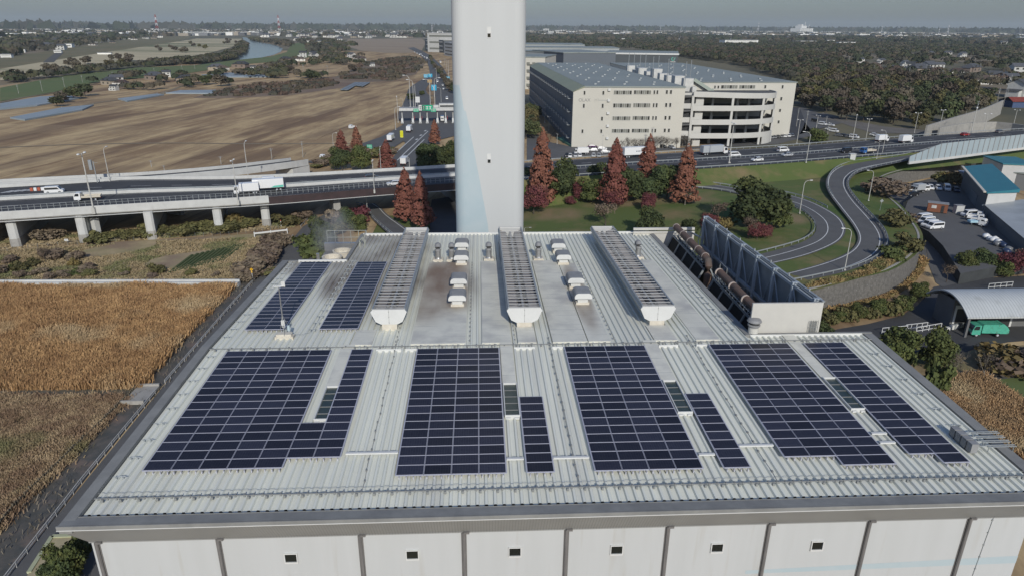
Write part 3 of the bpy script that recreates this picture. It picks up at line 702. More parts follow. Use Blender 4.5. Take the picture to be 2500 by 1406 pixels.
# sweep: a thin painted skin that follows the shaft, from a point high on the left corner widening downwards
mb = MB(); hs_ = [0,6,12,18,24,25.5,27,29,31,33,35,37,39,41,43,45,46.6]
def swx(z): # right edge of the sweep on the front face
    t = min(1,max(0,(46.6-z)/20.5)); return -W2+.95+ (4.1)*(t**.88)*.94 if z>24 else -W2+.95+4.1*.94+(24-z)*.05
PER = [(-W2,-D2+RC+1.5),(-W2,-D2+RC)] + [(-W2+RC-RC*cos(a), -D2+RC-RC*sin(a)) for a in [pi/2*k/8 for k in range(1,9)]]
def sw_row(z):
    xr = swx(z); pts = []
    for (x,y) in PER:
        if x <= xr: pts.append((x,y))
    pts = pts[-8:] if len(pts) >= 8 else pts
    pts = [(x-.003 if x < -W2+RC*.6 else x, y-.003) for x,y in pts]
    if xr > -W2+RC: 
        pts += [(-W2+RC+(xr+W2-RC)*k/4, -D2-.003) for k in range(1,5)]
    while len(pts) < 12: pts.append(pts[-1])
    return [(x,y,z) for x,y in pts[-12:]]
rows = [sw_row(z) for z in hs_]
for a, b2 in zip(rows, rows[1:]):
    for i in range(11): mb.quad(a[i], a[i+1], b2[i+1], b2[i])
ob('painted_sweep', mb, [m_pale], ch)
for py in (80,388):
    p = VY(1194, py, 96.5); x, z = p.x-1.45, p.z; mb = MB()
    for a in ((x-.27,x-.22,z-.7,z+.7),(x+.22,x+.27,z-.7,z+.7),(x-.22,x+.22,z+.66,z+.7),(x-.22,x+.22,z-.7,z-.62)): mb.box(a[0],a[1],-5.05,-5.0,a[2],a[3])
    mb.box(x-.22,x+.22,-5.02,-5.0,z-.12,z+.66); w = ob('window', mb, [m_white], ch)
    mb = MB(); mb.box(x-.2,x+.2,-5.03,-5.005,z-.6,z-.14); ob('pane', mb, [m_glassdark], w)
# ================================================================ ground, water, fields
m_ground = M('dry_field', (.53,.385,.20), (.255,.165,.085), scale=.06, stretch=(.32,1.5,1), rot=radians(-80), detail=12, lo=.43, hi=.57, col3=(.15,.092,.052), scale3=.028, lo3=.50, hi3=.60, rough=.95, bump=.6, bscale=.4)
m_fargreen = M('farmland', (.16,.14,.085), (.09,.088,.055), scale=.006, stretch=(1,.5,1), detail=6, col3=(.22,.175,.115), scale3=.0022, lo3=.5, hi3=.62, rough=.95)
m_grass = M('mown_grass', (.105,.14,.045), (.15,.14,.06), scale=.12, detail=8, col3=(.20,.15,.08), scale3=.06, lo3=.55, hi3=.75, rough=.95, bump=.7, bscale=2)
m_drygrass = M('dry_grass', (.28,.21,.12), (.19,.15,.08), scale=.35, detail=8, col3=(.10,.11,.04), scale3=.08, lo3=.52, hi3=.66, rough=.95, bump=.8, bscale=2.5)
m_asph = M('asphalt', (.118,.117,.114), (.10,.099,.097), scale=.25, detail=8, rough=.9, col3=(.11,.108,.104), scale3=.05, lo3=.5, hi3=.75)
m_asph2 = M('asphalt_dark', (.062,.062,.063), (.053,.053,.054), scale=.3, detail=6, rough=.85, col3=(.075,.075,.075), scale3=.07, lo3=.5, hi3=.75)
m_paint = M('road_paint', (.66,.66,.63), (.52,.52,.50), scale=1.5, rough=.7)
m_conc = M('concrete', (.36,.345,.31), (.29,.28,.255), scale=.5, detail=7, rough=.85, col3=(.24,.225,.20), scale3=1.2, lo3=.55, hi3=.8)
m_concw = M('pale_concrete', (.54,.54,.51), (.48,.48,.455), scale=.4, detail=6, rough=.8, col3=(.44,.43,.40), scale3=.8, lo3=.6, hi3=.85)
m_water = M('river_water', (.045,.08,.115), (.06,.095,.13), scale=.01, stretch=(.3,1,1), rough=.12, spec=.5, bump=.06, bscale=.3)
m_canal = M('canal_mud', (.075,.075,.066), (.12,.108,.09), scale=.5, detail=7, col3=(.16,.125,.10), scale3=.25, lo3=.52, hi3=.66, rough=.6, bump=.5, bscale=1.5)

[n for n in m_ground.node_tree.nodes if n.type == 'TEX_NOISE'][0].inputs['Roughness'].default_value = .76
parcels(m_ground, radians(-82), 95, 17, (.49,.37,.21), (.23,.15,.085), (.13,.088,.05), .45, .36)
mb = MB()
ax = [-26000,-13000,-7000,-4000,-2400,-1400,-800,-450,-250,-120,0,120,250,450,800,1400,2400,4000,7000,13000,26000]
ay = [-400,-150,0,150,300,500,800,1200,1700,2400,3300,4500,6500,9500,14000,20000,28000]
for i in range(len(ax)-1):
    for j in range(len(ay)-1):
        c = ((ax[i]+ax[i+1])/2, (ay[j]+ay[j+1])/2)
        far = c[1] > 1700 or c[0] > 60 and c[1] > 300 or c[0] < -620
        mb.quad((ax[i],ay[j],0),(ax[i+1],ay[j],0),(ax[i+1],ay[j+1],0),(ax[i],ay[j+1],0), 1 if far else 0)
struct('ground', mb, [m_ground, m_fargreen])
def sheet(name, px, z, mats, kind='structure', **kw):
    mb = MB(); pts = [G(x,y,z) for x,y in px]
    if sum(pts[i].x*pts[(i+1)%len(pts)].y-pts[(i+1)%len(pts)].x*pts[i].y for i in range(len(pts))) < 0: pts = pts[::-1]
    mb.poly(pts); return ob(name, mb, mats, kind=kind, **kw)
# the river and its banks
sheet('river', [(592,92),(600,92),(612,97),(640,105),(672,111),(691,119),(686,127),(668,135),(630,143),(560,150),(505,160),(476,160),(520,152),(556,145),(578,133),(590,118),(597,104)], .25, [m_water])
sheet('far_field', [(850,96),(1030,95),(1040,104),(1030,124),(1000,130),(940,130),(880,124),(840,112)], .2, [M('far_dry_field',(.36,.285,.195),(.24,.18,.125),scale=.02,stretch=(.3,2,1),detail=8,rough=.95)])
m_levee = M('levee_grass', (.135,.13,.065), (.19,.155,.085), scale=.01, stretch=(1,1,1), detail=6, rough=.95)
sheet('levee_slope', [(0,143),(120,125),(260,104),(400,84),(470,84),(480,88),(430,103),(260,128),(100,153),(0,169)], .2, [m_levee])
m_golf = M('golf_turf', (.52,.44,.28), (.43,.37,.23), scale=.012, stretch=(.4,1.5,1), detail=7, col3=(.15,.16,.08), scale3=.004, lo3=.5, hi3=.62, rough=.95)
sheet('golf_course', [(0,169),(100,153),(260,128),(430,103),(480,95),(590,95),(588,110),(545,121),(490,136),(380,146),(300,151),(200,161),(100,187),(0,197)], .25, [m_golf])
m_green = M('green_levee', (.105,.145,.05), (.135,.15,.06), scale=.02, stretch=(.3,1,1), detail=6, rough=.95)
sheet('green_levee', [(0,215),(150,187),(330,166),(480,160),(560,149),(660,139),(700,128),(712,108),(760,100),(790,110),(782,128),(740,146),(600,157),(500,173),(420,186),(250,198),(130,226),(0,248)], .3, [m_green])
m_net = M('shade_net', (.24,.29,.31), (.29,.33,.35), scale=.15, stretch=(1,.3,1), rough=.7)
for i,(px,lb) in enumerate((([(0,253),(100,236),(170,234),(196,239),(90,257),(0,266)],'wide blue grey shade net over field at the far left below the green levee'),([(25,287),(150,263),(228,256),(200,268),(60,292)],'narrow blue grey shade net nearest the viaduct on the left'),
    ([(288,241),(384,229),(400,231),(310,247)],'blue grey shade net left of the field track'),([(405,227),(440,221),(527,220),(518,228)],'blue grey shade net beside brown field, right of the track'),([(492,183),(560,178),(660,178),(665,188),(560,188),(498,190)],'blue grey shade net below the farm houses'))):
    pts = [G(x,y,1.0) for x,y in px]; mb = MB(); mb.prism([(p.x,p.y) for p in pts], .05, 1.0, 0, bottom=True)
    for p in pts: mb.box(p.x-.06,p.x+.06,p.y-.06,p.y+.06,0,1.75)
    tag(ob('shade_net', mb, [m_net]), lb, 'shade net', 'shade nets over the fields')
pts = [G(*p,1.5) for p in ((866,201),(904,201),(886,211),(868,209),(850,220),(830,219))]
mb = MB(); mb.prism([(p.x,p.y) for p in pts], .9, 1.4, 0, bottom=True)
tag(ob('greenhouse_rows', mb, [stripes(M('greenhouse_grey',(.20,.22,.22),rough=.5),0,4.0,1.0,(.11,.12,.12))]), 'grey rows of low greenhouse roof lying alone in the brown field', 'greenhouse')
m_track = M('field_track', (.26,.21,.14), (.20,.16,.105), scale=.3, rough=.95)
def pxroad(name, px, w, z, mat, step=6, **kw):
    pts = resample([G(x,y,z) for x,y in px], step); mb = MB(); mb.ribbon(offset(pts,-w/2), offset(pts,w/2)); return struct(name, mb, [mat])
pxroad('field_track', [(190,262),(235,252),(270,247),(385,233),(400,226),(425,218),(450,210),(470,212)], 4, .12, m_track)
pxroad('levee_path', [(0,251),(60,238),(130,228),(200,212),(250,200)], 3, .34, m_track, 20)
pxroad('levee_road', [(118,153),(135,138),(146,130)], 14, .4, M('levee_asphalt',(.10,.095,.085),rough=.9), 20)
pxroad('field_path', [(0,361),(200,353),(420,350),(640,352),(900,350)], 2.5, .1, m_track)

sheet('brown_scrubland', [(470,240),(560,212),(640,205),(800,196),(860,170),(900,150),(1000,138),(1042,150),(1015,182),(960,198),(880,203),(830,216),(700,234),(560,240)], .06, [M('scrubland',(.17,.115,.085),(.24,.18,.12),scale=.05,detail=10,rough=.95,bump=1,bscale=.5,col3=(.12,.11,.07),scale3=.02)])
# ---------------------------------------------------------------- left of the plant
sheet('service_road', [(6,1420),(200,1184),(300,1062),(404,935),(560,752),(692,606),(722,575),(740,553),(793,523),(812,523),(806,548),(800,580),(850,640),(820,1406)], .02, [m_asph])
gl_ = G(404,935); gx = gl_.x
canal_r = [G(10,1420),G(200,1180),G(380,962),G(560,752),G(690,607)]
canal_l = [G(-60,1420),G(0,1290),G(100,1180),G(300,985),G(440,830),G(570,700),G(650,600)]
mb = MB(); a = even(resample(canal_r,4),40); b2 = even(resample(canal_l,4),40)
mb.ribbon(up(a,.05), up(b2,.05)); struct('canal', mb, [m_canal])
m_garden = M('rough_garden', (.40,.31,.19), (.26,.225,.12), scale=.16, detail=9, col3=(.25,.185,.125), scale3=.07, lo3=.5, hi3=.62, rough=.95, bump=.8, bscale=1.5)
sheet('rough_garden', [(-200,690),(585,688),(640,630),(690,575),(640,570),(300,590),(0,612),(-200,625)], .03, [m_garden])
m_reedg = M('reed_ground', (.30,.19,.095), (.20,.135,.07), scale=.5, detail=8, col3=(.11,.10,.045), scale3=.05, lo3=.53, hi3=.66, rough=.95)
sheet('reed_ground', [(-250,1700),(0,1290),(300,985),(570,700),(-250,704)], .04, [m_reedg])
sheet('farm_path', [(-250,952),(0,953),(330,948),(395,940),(376,968),(310,974),(0,966),(-250,964)], .09, [M('farm_path',(.13,.115,.085),(.10,.09,.065),scale=.4,rough=.95)])
# concrete flume along the field
mb = MB(); p, q = G(-250,700), G(585,698); mb.obox(p, q, 1.5, 1.0); mb.obox(p+Vector((0,.55,1.0)), q+Vector((0,.55,1.0)), .4, .35); mb.obox(p+Vector((0,-.55,1.0)), q+Vector((0,-.55,1.0)), .3, .1)
tag(ob('concrete_flume', mb, [m_concw]), 'long pale concrete water flume between reed field and garden', 'flume')
mb = MB(); p = G(318,980); mb.box(p.x-1,gx-.3,p.y-1.0,p.y+4.2,-.2,.35); mb.box(p.x-1,gx-.3,p.y-1.2,p.y-.9,.3,.8); mb.box(p.x-1,gx-.3,p.y+4.2,p.y+4.5,.3,.7)
tag(ob('culvert_bridge', mb, [m_conc]), 'small concrete culvert bridge crossing the canal on the left', 'bridge')
# stakes along the canal bank
m_stake = M('wooden_stake', (.20,.17,.12), (.12,.10,.07), scale=3, rough=.9)
t = thing('stake_revetment', 'row of wooden stakes with boards along the left canal bank', 'fence', b2[12], 0)
mb = MB(); pts = up(even(resample(canal_l,2),260),0)[8:235]; o = b2[12]
for i, p in enumerate(pts):
    h = random.uniform(.7,1.1); q = p-o; mb.box(q.x-.07,q.x+.07,q.y-.07,q.y+.07,-.1,h)
ob('stakes', mb, [m_stake], t); mb = MB()
for p, q in zip(pts, pts[1:]): mb.obox(p-o+Vector((-.1,0,.1)), q-o+Vector((-.1,0,.1)), .06, .6)
ob('board', mb, [M('bank_board',(.06,.055,.042),rough=.9)], t)
# guard rails
m_rail2 = M('guard_rail_white', (.58,.57,.53), (.48,.46,.41), scale=1, rough=.5)
def railing(name, label, cat, pts, h, posts, rails, mat, rw=.07, rh=.09, pw=.08, group=None, beam=False):
    "posts and rails along a line; a rail is given by its height"
    pts = [Vector(p) for p in pts]; o = pts[len(pts)//2].copy()
    t = thing(name, label, cat, o, 0, group); mb = MB(); L = sum((b-a).length for a,b in zip(pts,pts[1:])); n = max(2,int(L/posts)+1)
    for p in even(pts, n): q = p-o; mb.box(q.x-pw/2,q.x+pw/2,q.y-pw/2,q.y+pw/2,q.z-.1,q.z+h)
    ob('posts', mb, [mat], t)
    for r in rails:
        mb = MB()
        for a, b3 in zip(pts, pts[1:]): mb.obox(a-o+Vector((0,0,r)), b3-o+Vector((0,0,r)), rw, rh)
        ob('rail', mb, [mat], t)
    return t
railing('guard_pipe', 'double pipe guard rail along the canal, from the path crossing to the bottom edge', 'guard rail', [G(14,1420),G(200,1180),G(380,962)], .8, 2, (.72,.4), m_rail2, group='pipe guard rails beside the canal')
railing('guard_pipe', 'double pipe guard rail along the canal, from the path crossing back to the white gate', 'guard rail', [G(404,937),G(560,755),G(690,610),G(716,580)], .8, 2, (.72,.4), m_rail2, group='pipe guard rails beside the canal')
# flood gates
for (px,lb) in (([(622,580),(702,571)],'white bar of the farther canal gate beside the viaduct'),([(672,575+22),(712,573+22)],'white bar of the nearer canal gate with a post')):
    p, q = G(*px[0]), G(*px[1]); t = thing('canal_gate', lb, 'gate', p, 0, 'white canal gates'); mb = MB(); mb.obox((0,0,.9), q-p+Vector((0,0,.9)), .25, .4); ob('bar', mb, [m_white], t)
    mb = MB(); d = q-p
    for k in (0,.5,1): mb.box(d.x*k-.12,d.x*k+.12,d.y*k-.12,d.y*k+.12,0,1.5)
    ob('post', mb, [m_white], t)
p = G(618,688); t = thing('warning_sign', 'small yellow diamond warning sign on a white pole by the canal', 'road sign', p)
mb = MB(); mb.tube([(0,0,0),(0,0,3.2)],.06,6); ob('pole', mb, [m_white], t)
m_yel = M('sign_yellow', (.75,.42,.02), rough=.4)
mb = MB(); mb.obox((0,-.07,2.65),(0,-.03,2.65),.55,.55); mb.v = [(x*cos(pi/4)-(z-2.92)*sin(pi/4), y, 2.92+x*sin(pi/4)+(z-2.92)*cos(pi/4)) for x,y,z in mb.v]; mb.tube([(0,-.06,2.3),(0,.03,2.3)],.17,10); ob('plate', mb, [m_yel], t)
mb = MB(); mb.box(-.05,.05,-.085,-.075,2.8,3.1); mb.box(-.14,.05,-.085,-.075,2.9,2.98); ob('arrow', mb, [m_dark], t)
# orange-white marker post and wire fence with notices below the viaduct
p = G(687,556); t = thing('marker_post', 'white marker post with red tip near the canal gate', 'post', p); mb = MB(); mb.tube([(0,0,0),(.0,0,1.9)],.09,6); ob('post', mb, [m_white], t); mb = MB(); mb.tube([(0,0,1.9),(0,0,2.25)],.095,6); ob('tip', mb, [M('red_tip',(.5,.09,.05),rough=.5)], t)
railing('wire_fence', 'long wire fence with small white notices below the viaduct', 'fence', [G(-60,625),G(60,610),G(215,596),(G(400,582)),G(560,576),G(680,560)], 1.2, 2.2, (1.15,.75,.35), m_rail, rw=.02, rh=.02, pw=.06)
for x,y in ((165,598),(440,577),(586,564)):
    p = G(x,y); t = thing('notice_board', {165:'leftmost small white notice on the wire fence',440:'middle small white notice on the wire fence',586:'rightmost small white notice on the wire fence'}[x], 'notice', p, 0, 'white notices on the wire fence')
    mb = MB(); mb.box(-.5,.5,-.12,-.08,1.0,1.6); ob('board', mb, [m_white], t); mb = MB(); mb.box(-.35,.35,-.125,-.12,1.22,1.28); mb.box(-.35,.2,-.125,-.12,1.38,1.43); ob('lettering', mb, [m_hood], t)

# planter, annex roofs at the lower corners
c = [G(x,y,0) for x,y in ((72,1400),(128,1312),(182,1310),(190,1330),(150,1420),(60,1420))]
t = thing('planter_bed', 'pale green edged planter bed beside the service road at lower left', 'planter', c[0]); mb = MB()
for a, b3 in zip(c, c[1:]): mb.obox(a-c[0], b3-c[0], .45, .3)
ob('kerb', mb, [M('green_kerb',(.42,.43,.27),(.36,.38,.25),scale=1,rough=.8)], t); mb = MB(); mb.prism([((p-c[0]).x,(p-c[0]).y) for p in c], 0, .16); ob('soil', mb, [M('pale_soil',(.40,.34,.21),(.34,.29,.18),scale=.8,rough=.95)], t)
m_annex = stripes(M('annex_metal',(.42,.45,.46),rough=.4,spec=.5),1,.45,.12,(.24,.26,.27))
mb = MB(); n = 14
for k in range(n):   # low barrel roof against the left wall
    a0, a1 = pi/2*k/n, pi/2*(k+1)/n; f = lambda a: (-21.7-9.5*(1-cos(pi/2-a))*1.0 if False else -21.65-9.0*sin(a), 8+7.5*cos(a))
    (xa_,za_),(xb_,zb_) = f(a0), f(a1); mb.quad((xa_,10,za_),(xa_,40.5,za_),(xb_,40.5,zb_),(xb_,10,zb_))
mb.poly([(-21.65,40.5,0),(-21.65,40.5,15.5)]+[(-21.65-9.0*sin(pi/2*k/n),40.5,8+7.5*cos(pi/2*k/n)) for k in range(1,n+1)]+[(-30.65,40.5,0)])
tag(ob('annex_roof', mb, [m_annex]), 'low ribbed metal annex roof against the left wall at the bottom corner', 'annex roof', 'low annex roofs at the foot of the plant')
mb = MB()
for k in range(n):
    a0, a1 = pi/2*k/n, pi/2*(k+1)/n; f = lambda a: (32.15+8.0*sin(a), 12+7.0*cos(a))
    (xa_,za_),(xb_,zb_) = f(a0), f(a1); mb.quad((xa_,8,za_),(xb_,8,zb_),(xb_,44,zb_),(xa_,44,za_))
tag(ob('annex_roof', mb, [m_annex]), 'low ribbed metal annex roof against the right wall at the bottom corner', 'annex roof', 'low annex roofs at the foot of the plant')

# ================================================================ the highway
ZD = 9.2
Nn = resample([G(x,y,ZD) for x,y in ((-160,535),(0,524),(350,502),(650,484),(969,459),(1330,436),(1690,414),(1900,400),(2075,386),(2200,376),(2360,362),(2520,349))], 4)
Ff = resample([G(x,y,ZD) for x,y in ((-160,464),(0,455),(300,440),(600,437),(980,417),(1300,397),(1476,385),(1590,377),(1900,360),(2100,345),(2300,330),(2520,317))], 4)
NS = 220
near = even(Nn, NS); far = even(Ff, NS)
def lerpline(t): return [a.lerp(b3, t) for a, b3 in zip(near, far)]
mb = MB(); mb.ribbon(near, far); struct('highway', mb, [m_asph2])
med = lerpline(.46)
mb = MB()
for t_ in (.045,.42,.50,.955): strip(mb, lerpline(t_), .22, .02)
for t_ in (.235,.725): strip(mb, lerpline(t_), .2, .02, dash=(5,7))
# hatched gore at the far left
for k in range(7):
    p = G(8+k*16,469-k*1.3,ZD); mb.quad(*(up([p+Vector((0,-1.6,0)),p+Vector((.8,-1.6,0)),p+Vector((2.2,1.6,0)),p+Vector((1.4,1.6,0))],.022)))
struct('lane_markings', mb, [m_paint])
via = thing('viaduct', 'long white highway viaduct on wall piers crossing the left side', 'viaduct', near[40])
iv = min(range(NS), key=lambda i: abs(near[i].x-(-4)))
sb = 0
N0, F0 = near[sb:iv], far[sb:iv]
mb = MB(); w_ = offset(N0, -.35); f_ = offset(F0, .35)
mb.ribbon(up(f_,-1.5), up(w_,-1.5)); mb.ribbon(up(w_,-1.5), up(w_,-.02)); mb.ribbon(up(f_,-.02), up(f_,-1.5)); part('deck', mb, [m_conc], via)
isp = min(range(NS), key=lambda i: abs(near[i].x-G(648,484,ZD).x))
mb = MB()
for a, b3 in zip(w_[:isp-sb], w_[1:isp-sb+1]): mb.obox(a, b3, .3, 2.0, z0=-1.25)
part('parapet', mb, [m_concw], via)
m_girder = M('girder_brown', (.055,.035,.035), (.04,.028,.028), scale=.6, rough=.6)
mb = MB()
for a, b3 in zip(w_[isp-sb:], w_[isp-sb+1:]): mb.obox(a, b3, .3, 2.1, z0=-1.75)
part('girder', mb, [m_girder], via)
mb = MB()
for a, b3 in zip(w_, w_[1:]): mb.obox(a, b3, .6, .14, z0=-1.9)
part('bottom_flange', mb, [m_concw], via)
mb = MB()
for a, b3 in zip(f_, f_[1:]): mb.obox(a, b3, .35, 1.15, z0=-.2)
part('parapet', mb, [m_concw], via, label='beige far parapet')
mb = MB(); q = offset(N0,-.05)
for p in even(q, 95): mb.box(p.x-.05,p.x+.05,p.y-.05,p.y+.05,p.z+.7,p.z+2.05)
for r in (2.0,1.35):
    for a, b3 in zip(q, q[1:]): mb.obox(a, b3, .05, .06, z0=r)
part('railing', mb, [m_galv], via)
d0 = (near[60]-near[20]); d0.z = 0; d0.normalize(); perp = Vector((-d0.y, d0.x, 0))
for i,(px,py) in enumerate(((-150,620),(-40,613),(40,606),(207,595),(372,586),(537,571),(652,556))):
    p = G(px,py); mb = MB()
    Lp = 26; w2 = 1.12
    def pw(w2,z0,z1,mi):
        pl = [p+perp*.4-d0*w2, p-d0*(w2-.5), p+d0*(w2-.5), p+perp*.4+d0*w2, p+perp*Lp+d0*w2, p+perp*Lp-d0*w2]
        mb.prism([(v.x,v.y) for v in pl], z0, z1, mi)
    pw(w2+.08,0,2.4,1); pw(w2,2.4,7.6,0)
    part('pier', mb, [m_concw, m_conc], via)
p = G(826,540); mb = MB()
for k in range(4):
    q = p+perp*(k*4.2); pl = [q-d0*1.0,q+d0*1.0,q+d0*1.0+perp*3.4,q-d0*1.0+perp*3.4]; mb.prism([(v.x,v.y) for v in pl],0,7.6)
part('pier', mb, [m_conc], via, label='grey pier of separate columns beside the service road')
p = near[iv-1]; mb = MB(); pl = [p-perp*.4, p+d0*6-perp*.4, p+d0*6+perp*35, p+perp*35]; mb.prism([(v.x,v.y) for v in pl],0,7.7); part('abutment', mb, [m_conc], via)
# barriers of the rest of the highway
def barrier(name, label, pts, h, w, mat, posts=None, rails=(), group=None):
    o = pts[len(pts)//2].copy(); t = thing(name, label, 'barrier', o, 0, group)
    if h:
        mb = MB()
        for a, b3 in zip(pts, pts[1:]): mb.obox(a-o, b3-o, w, h)
        ob('wall', mb, [mat], t)
    if posts:
        mb = MB(); L = sum((b3-a).length for a,b3 in zip(pts,pts[1:]))
        for p in even(pts, int(L/posts)): q = p-o; mb.box(q.x-.06,q.x+.06,q.y-.06,q.y+.06,q.z,q.z+max(rails)+.12)
        ob('posts', mb, [m_galv], t)
    for r in rails:
        mb = MB()
        for a, b3 in zip(pts, pts[1:]): mb.obox(a-o+Vector((0,0,r)), b3-o+Vector((0,0,r)), .1, .28)
        ob('beam', mb, [m_galv], t)
    return t
barrier('median_barrier', 'beige concrete median barrier with rail along the middle of the viaduct', offset(lerpline(.46)[:iv],0), .85, .7, m_concw, 2.0, (.95,), 'barriers of the highway')
barrier('median_barrier', 'steel double beam median barrier on the right half of the highway', lerpline(.46)[iv:], 0, .3, m_galv, 2.0, (.62,), 'barriers of the highway')
barrier('guard_rail', 'steel guard rail between the highway and the grass interchange on the right', offset(near,-.2)[iv:], .0, .3, m_galv, 3.0, (.62,), 'barriers of the highway')
barrier('guard_rail', 'steel guard rail along the far highway edge in front of the warehouse', offset(far,.2)[iv:], .0, .3, m_galv, 3.0, (.62,), 'barriers of the highway')
# embankment of the right half
EMB = []
mb = MB()
def zi(x): return 5.0*min(1,max(0,(x+12)/72))
nr = near[iv-2:]; s2 = offset(nr,-9)
for p in s2: p.z = zi(p.x)-.1
fr = far[iv-2:]; s3 = offset(fr,9)
for p in s3: p.z = 0
mb.ribbon(s2, up(nr,-.06)); mb.ribbon(up(fr,-.06), s3); mb.poly([up(nr,-.06)[0], s2[0], Vector((s2[0].x,s2[0].y,0)), Vector((s3[0].x,s3[0].y,0)), up(fr,-.06)[0]])
struct('highway_embankment', mb, [m_island_]) if False else EMB.append(mb)
# ramp viaduct behind
rl = [G(*q) for q in ((-160,470,9.2),(0,459,9.2),(239,446,9.0),(395,436,8.4),(560,421,7.6),(697,404,6.6),(752,396,5.8))]
rp = resample(rl, 4); t = thing('ramp_viaduct', 'narrow white ramp viaduct running down behind the main viaduct', 'viaduct', rp[len(rp)//2])
o = rp[len(rp)//2]; mb = MB()
for a, b3 in zip(rp, rp[1:]): mb.obox(a, b3, .35, 2.3, z0=-1.3)
part('parapet', mb, [m_concw], t); r2 = offset(rp, 8)
mb = MB()
for a, b3 in zip(r2, r2[1:]): mb.obox(a, b3, .35, 1.3, z0=-.3)
part('parapet', mb, [m_concw], t)
mb = MB(); mb.ribbon(rp, r2); mb.ribbon(up(r2,-1.3), up(rp,-1.3), 1); part('deck', mb, [m_asph2, m_conc], t)
mb = MB(); a = rp[-1]; b3 = r2[-1]; dd = (rp[-1]-rp[-3]).normalized()
mb.prism([(v.x,v.y) for v in (a-dd*9, a+dd*.5, b3+dd*.5, b3-dd*9)], 0, 4.6)
for v in (a-dd*34, a-dd*62, a-dd*90): mb.prism([(q.x,q.y) for q in (v, v+dd*1.4, v+dd*1.4+offset([Vector((0,0,0)),dd],7)[0], v+offset([Vector((0,0,0)),dd],7)[0])], 0, 5.8)
part('abutment', mb, [m_concw], t)

# ================================================================ interchange island on the right
wallpx = [(1700,830),(1900,785),(2015,755),(2096,731),(2156,716),(2201,691),(2232,662),(2243,625),(2228,590),(2195,545),(2160,512),(2138,484),(2150,468),(2190,452),(2276,433),(2345,418),(2400,406),(2520,388)]
wl = resample([G(x,y) for x,y in wallpx], 3)
poly = [(p.x,p.y) for p in wl]
isl = poly + [(p.x,p.y) for p in reversed(offset(near,-2)[iv-2:])] + [(-30,near[iv-2].y-3),(-30,95),(36,92)]
def clip(poly, c, keep_less):
    out = []; n = len(poly); ins = lambda p: (p[0] <= c) == keep_less or abs(p[0]-c) < 1e-9
    for i in range(n):
        a, b3 = poly[i], poly[(i+1)%n]
        if ins(a): out.append(a)
        if ins(a) != ins(b3):
            t_ = (c-a[0])/(b3[0]-a[0]); out.append((c, a[1]+t_*(b3[1]-a[1])))
    return out
mb = MB()
for lo_, hi_ in ((-999,-12),(-12,60),(60,9999)):
    q = clip(clip(isl, lo_, False), hi_, True)
    if len(q) > 2:
        pts = [(x,y,zi(x)+.05) for x,y in q]
        if sum(q[i][0]*q[(i+1)%len(q)][1]-q[(i+1)%len(q)][0]*q[i][1] for i in range(len(q))) < 0: pts = pts[::-1]
        mb.poly(pts)
m_island = M('interchange_grass', (.095,.125,.034), (.20,.155,.075), scale=.085, detail=10, lo=.47, hi=.68, col3=(.065,.105,.024), scale3=.04, lo3=.50, hi3=.62, rough=.95, bump=.8, bscale=1.6)
spots(m_island, [(20,196,2,16,9,6),(42,203,3,14,7,6),(62,203,4,14,8,6),(84,180,5,10,9,6)], (.25,.175,.10), .25, .9); struct('interchange_ground', mb, [m_island]); struct('highway_embankment', EMB[0], [m_island])
# retaining wall of split stone
m_stone = M('stone_wall', (.165,.155,.138), (.10,.095,.084), scale=1.6, detail=7, lo=.35, hi=.65, rough=.95, bump=.9, bscale=2.2, col3=(.25,.245,.23), scale3=2.5, lo3=.64, hi3=.72)
t = thing('retaining_wall', 'curved grey stone retaining wall below the ramp bends on the right', 'retaining wall', wl[30])
mb = MB(); lean = up(offset(wl,1.0),0)
for p in lean: p.z = zi(p.x)-.05
mb.ribbon(wl, lean); part('stone_face', mb, [m_stone], t)
mb = MB()
for a, b3 in zip(lean, lean[1:]): mb.obox(a, b3, .5, .25, z0=-.05)
part('coping', mb, [m_conc], t)
sheet('bank_grass', [(1990,764),(2096,740),(2156,724),(2205,698),(2238,664),(2248,628),(2246,600),(2262,640),(2250,668),(2215,705),(2160,733),(2096,750),(1990,776)], .06, [m_drygrass])

# the two ramps of the interchange: left and right road edge, px + level
def road(name, Lpx, Rpx, n=70, mat=None, lines=(), kerb=None):
    A = even(resample([G(*q) for q in Lpx], 2), n); B = even(resample([G(*q) for q in Rpx], 2), n)
    mb = MB(); mb.ribbon(B, A); struct(name, mb, [mat or m_asph]); return A, B
rampL = [(2300,355,8.9),(2212,378,8.6),(2120,391,8.0),(2060,402,7.4),(2028,420,6.8),(2016,445,6.4),(2022,470,6.1),(2047,505,5.8),(2078,545,5.6),(2094,575,5.5),(2088,600,5.4),(2060,622,5.3),(2000,645,5.2),(1930,664,5.1),(1850,682,4.6),(1700,715,4.0)]
rampR = [(2310,364,8.9),(2222,391,8.6),(2140,409,8.0),(2098,421,7.4),(2078,436,6.8),(2073,450,6.4),(2079,468,6.1),(2104,500,5.8),(2140,537,5.6),(2166,570,5.5),(2170,600,5.4),(2143,632,5.3),(2075,660,5.2),(1985,681,5.1),(1880,702,4.6),(1700,745,4.0)]
RA, RB = road('ramp_road', rampL, rampR, 110)
rampL2 = [(1620,451,4.9),(1700,448,5.2),(1770,455,5.2),(1830,467,5.2),(1900,471,5.2),(1960,485,5.2),(2010,506,5.2),(2048,530,5.2),(2064,555,5.2),(2058,580,5.2),(2030,600,5.2),(1975,622,5.2),(1900,641,5.1),(1800,660,4.6),(1650,690,4.0)]
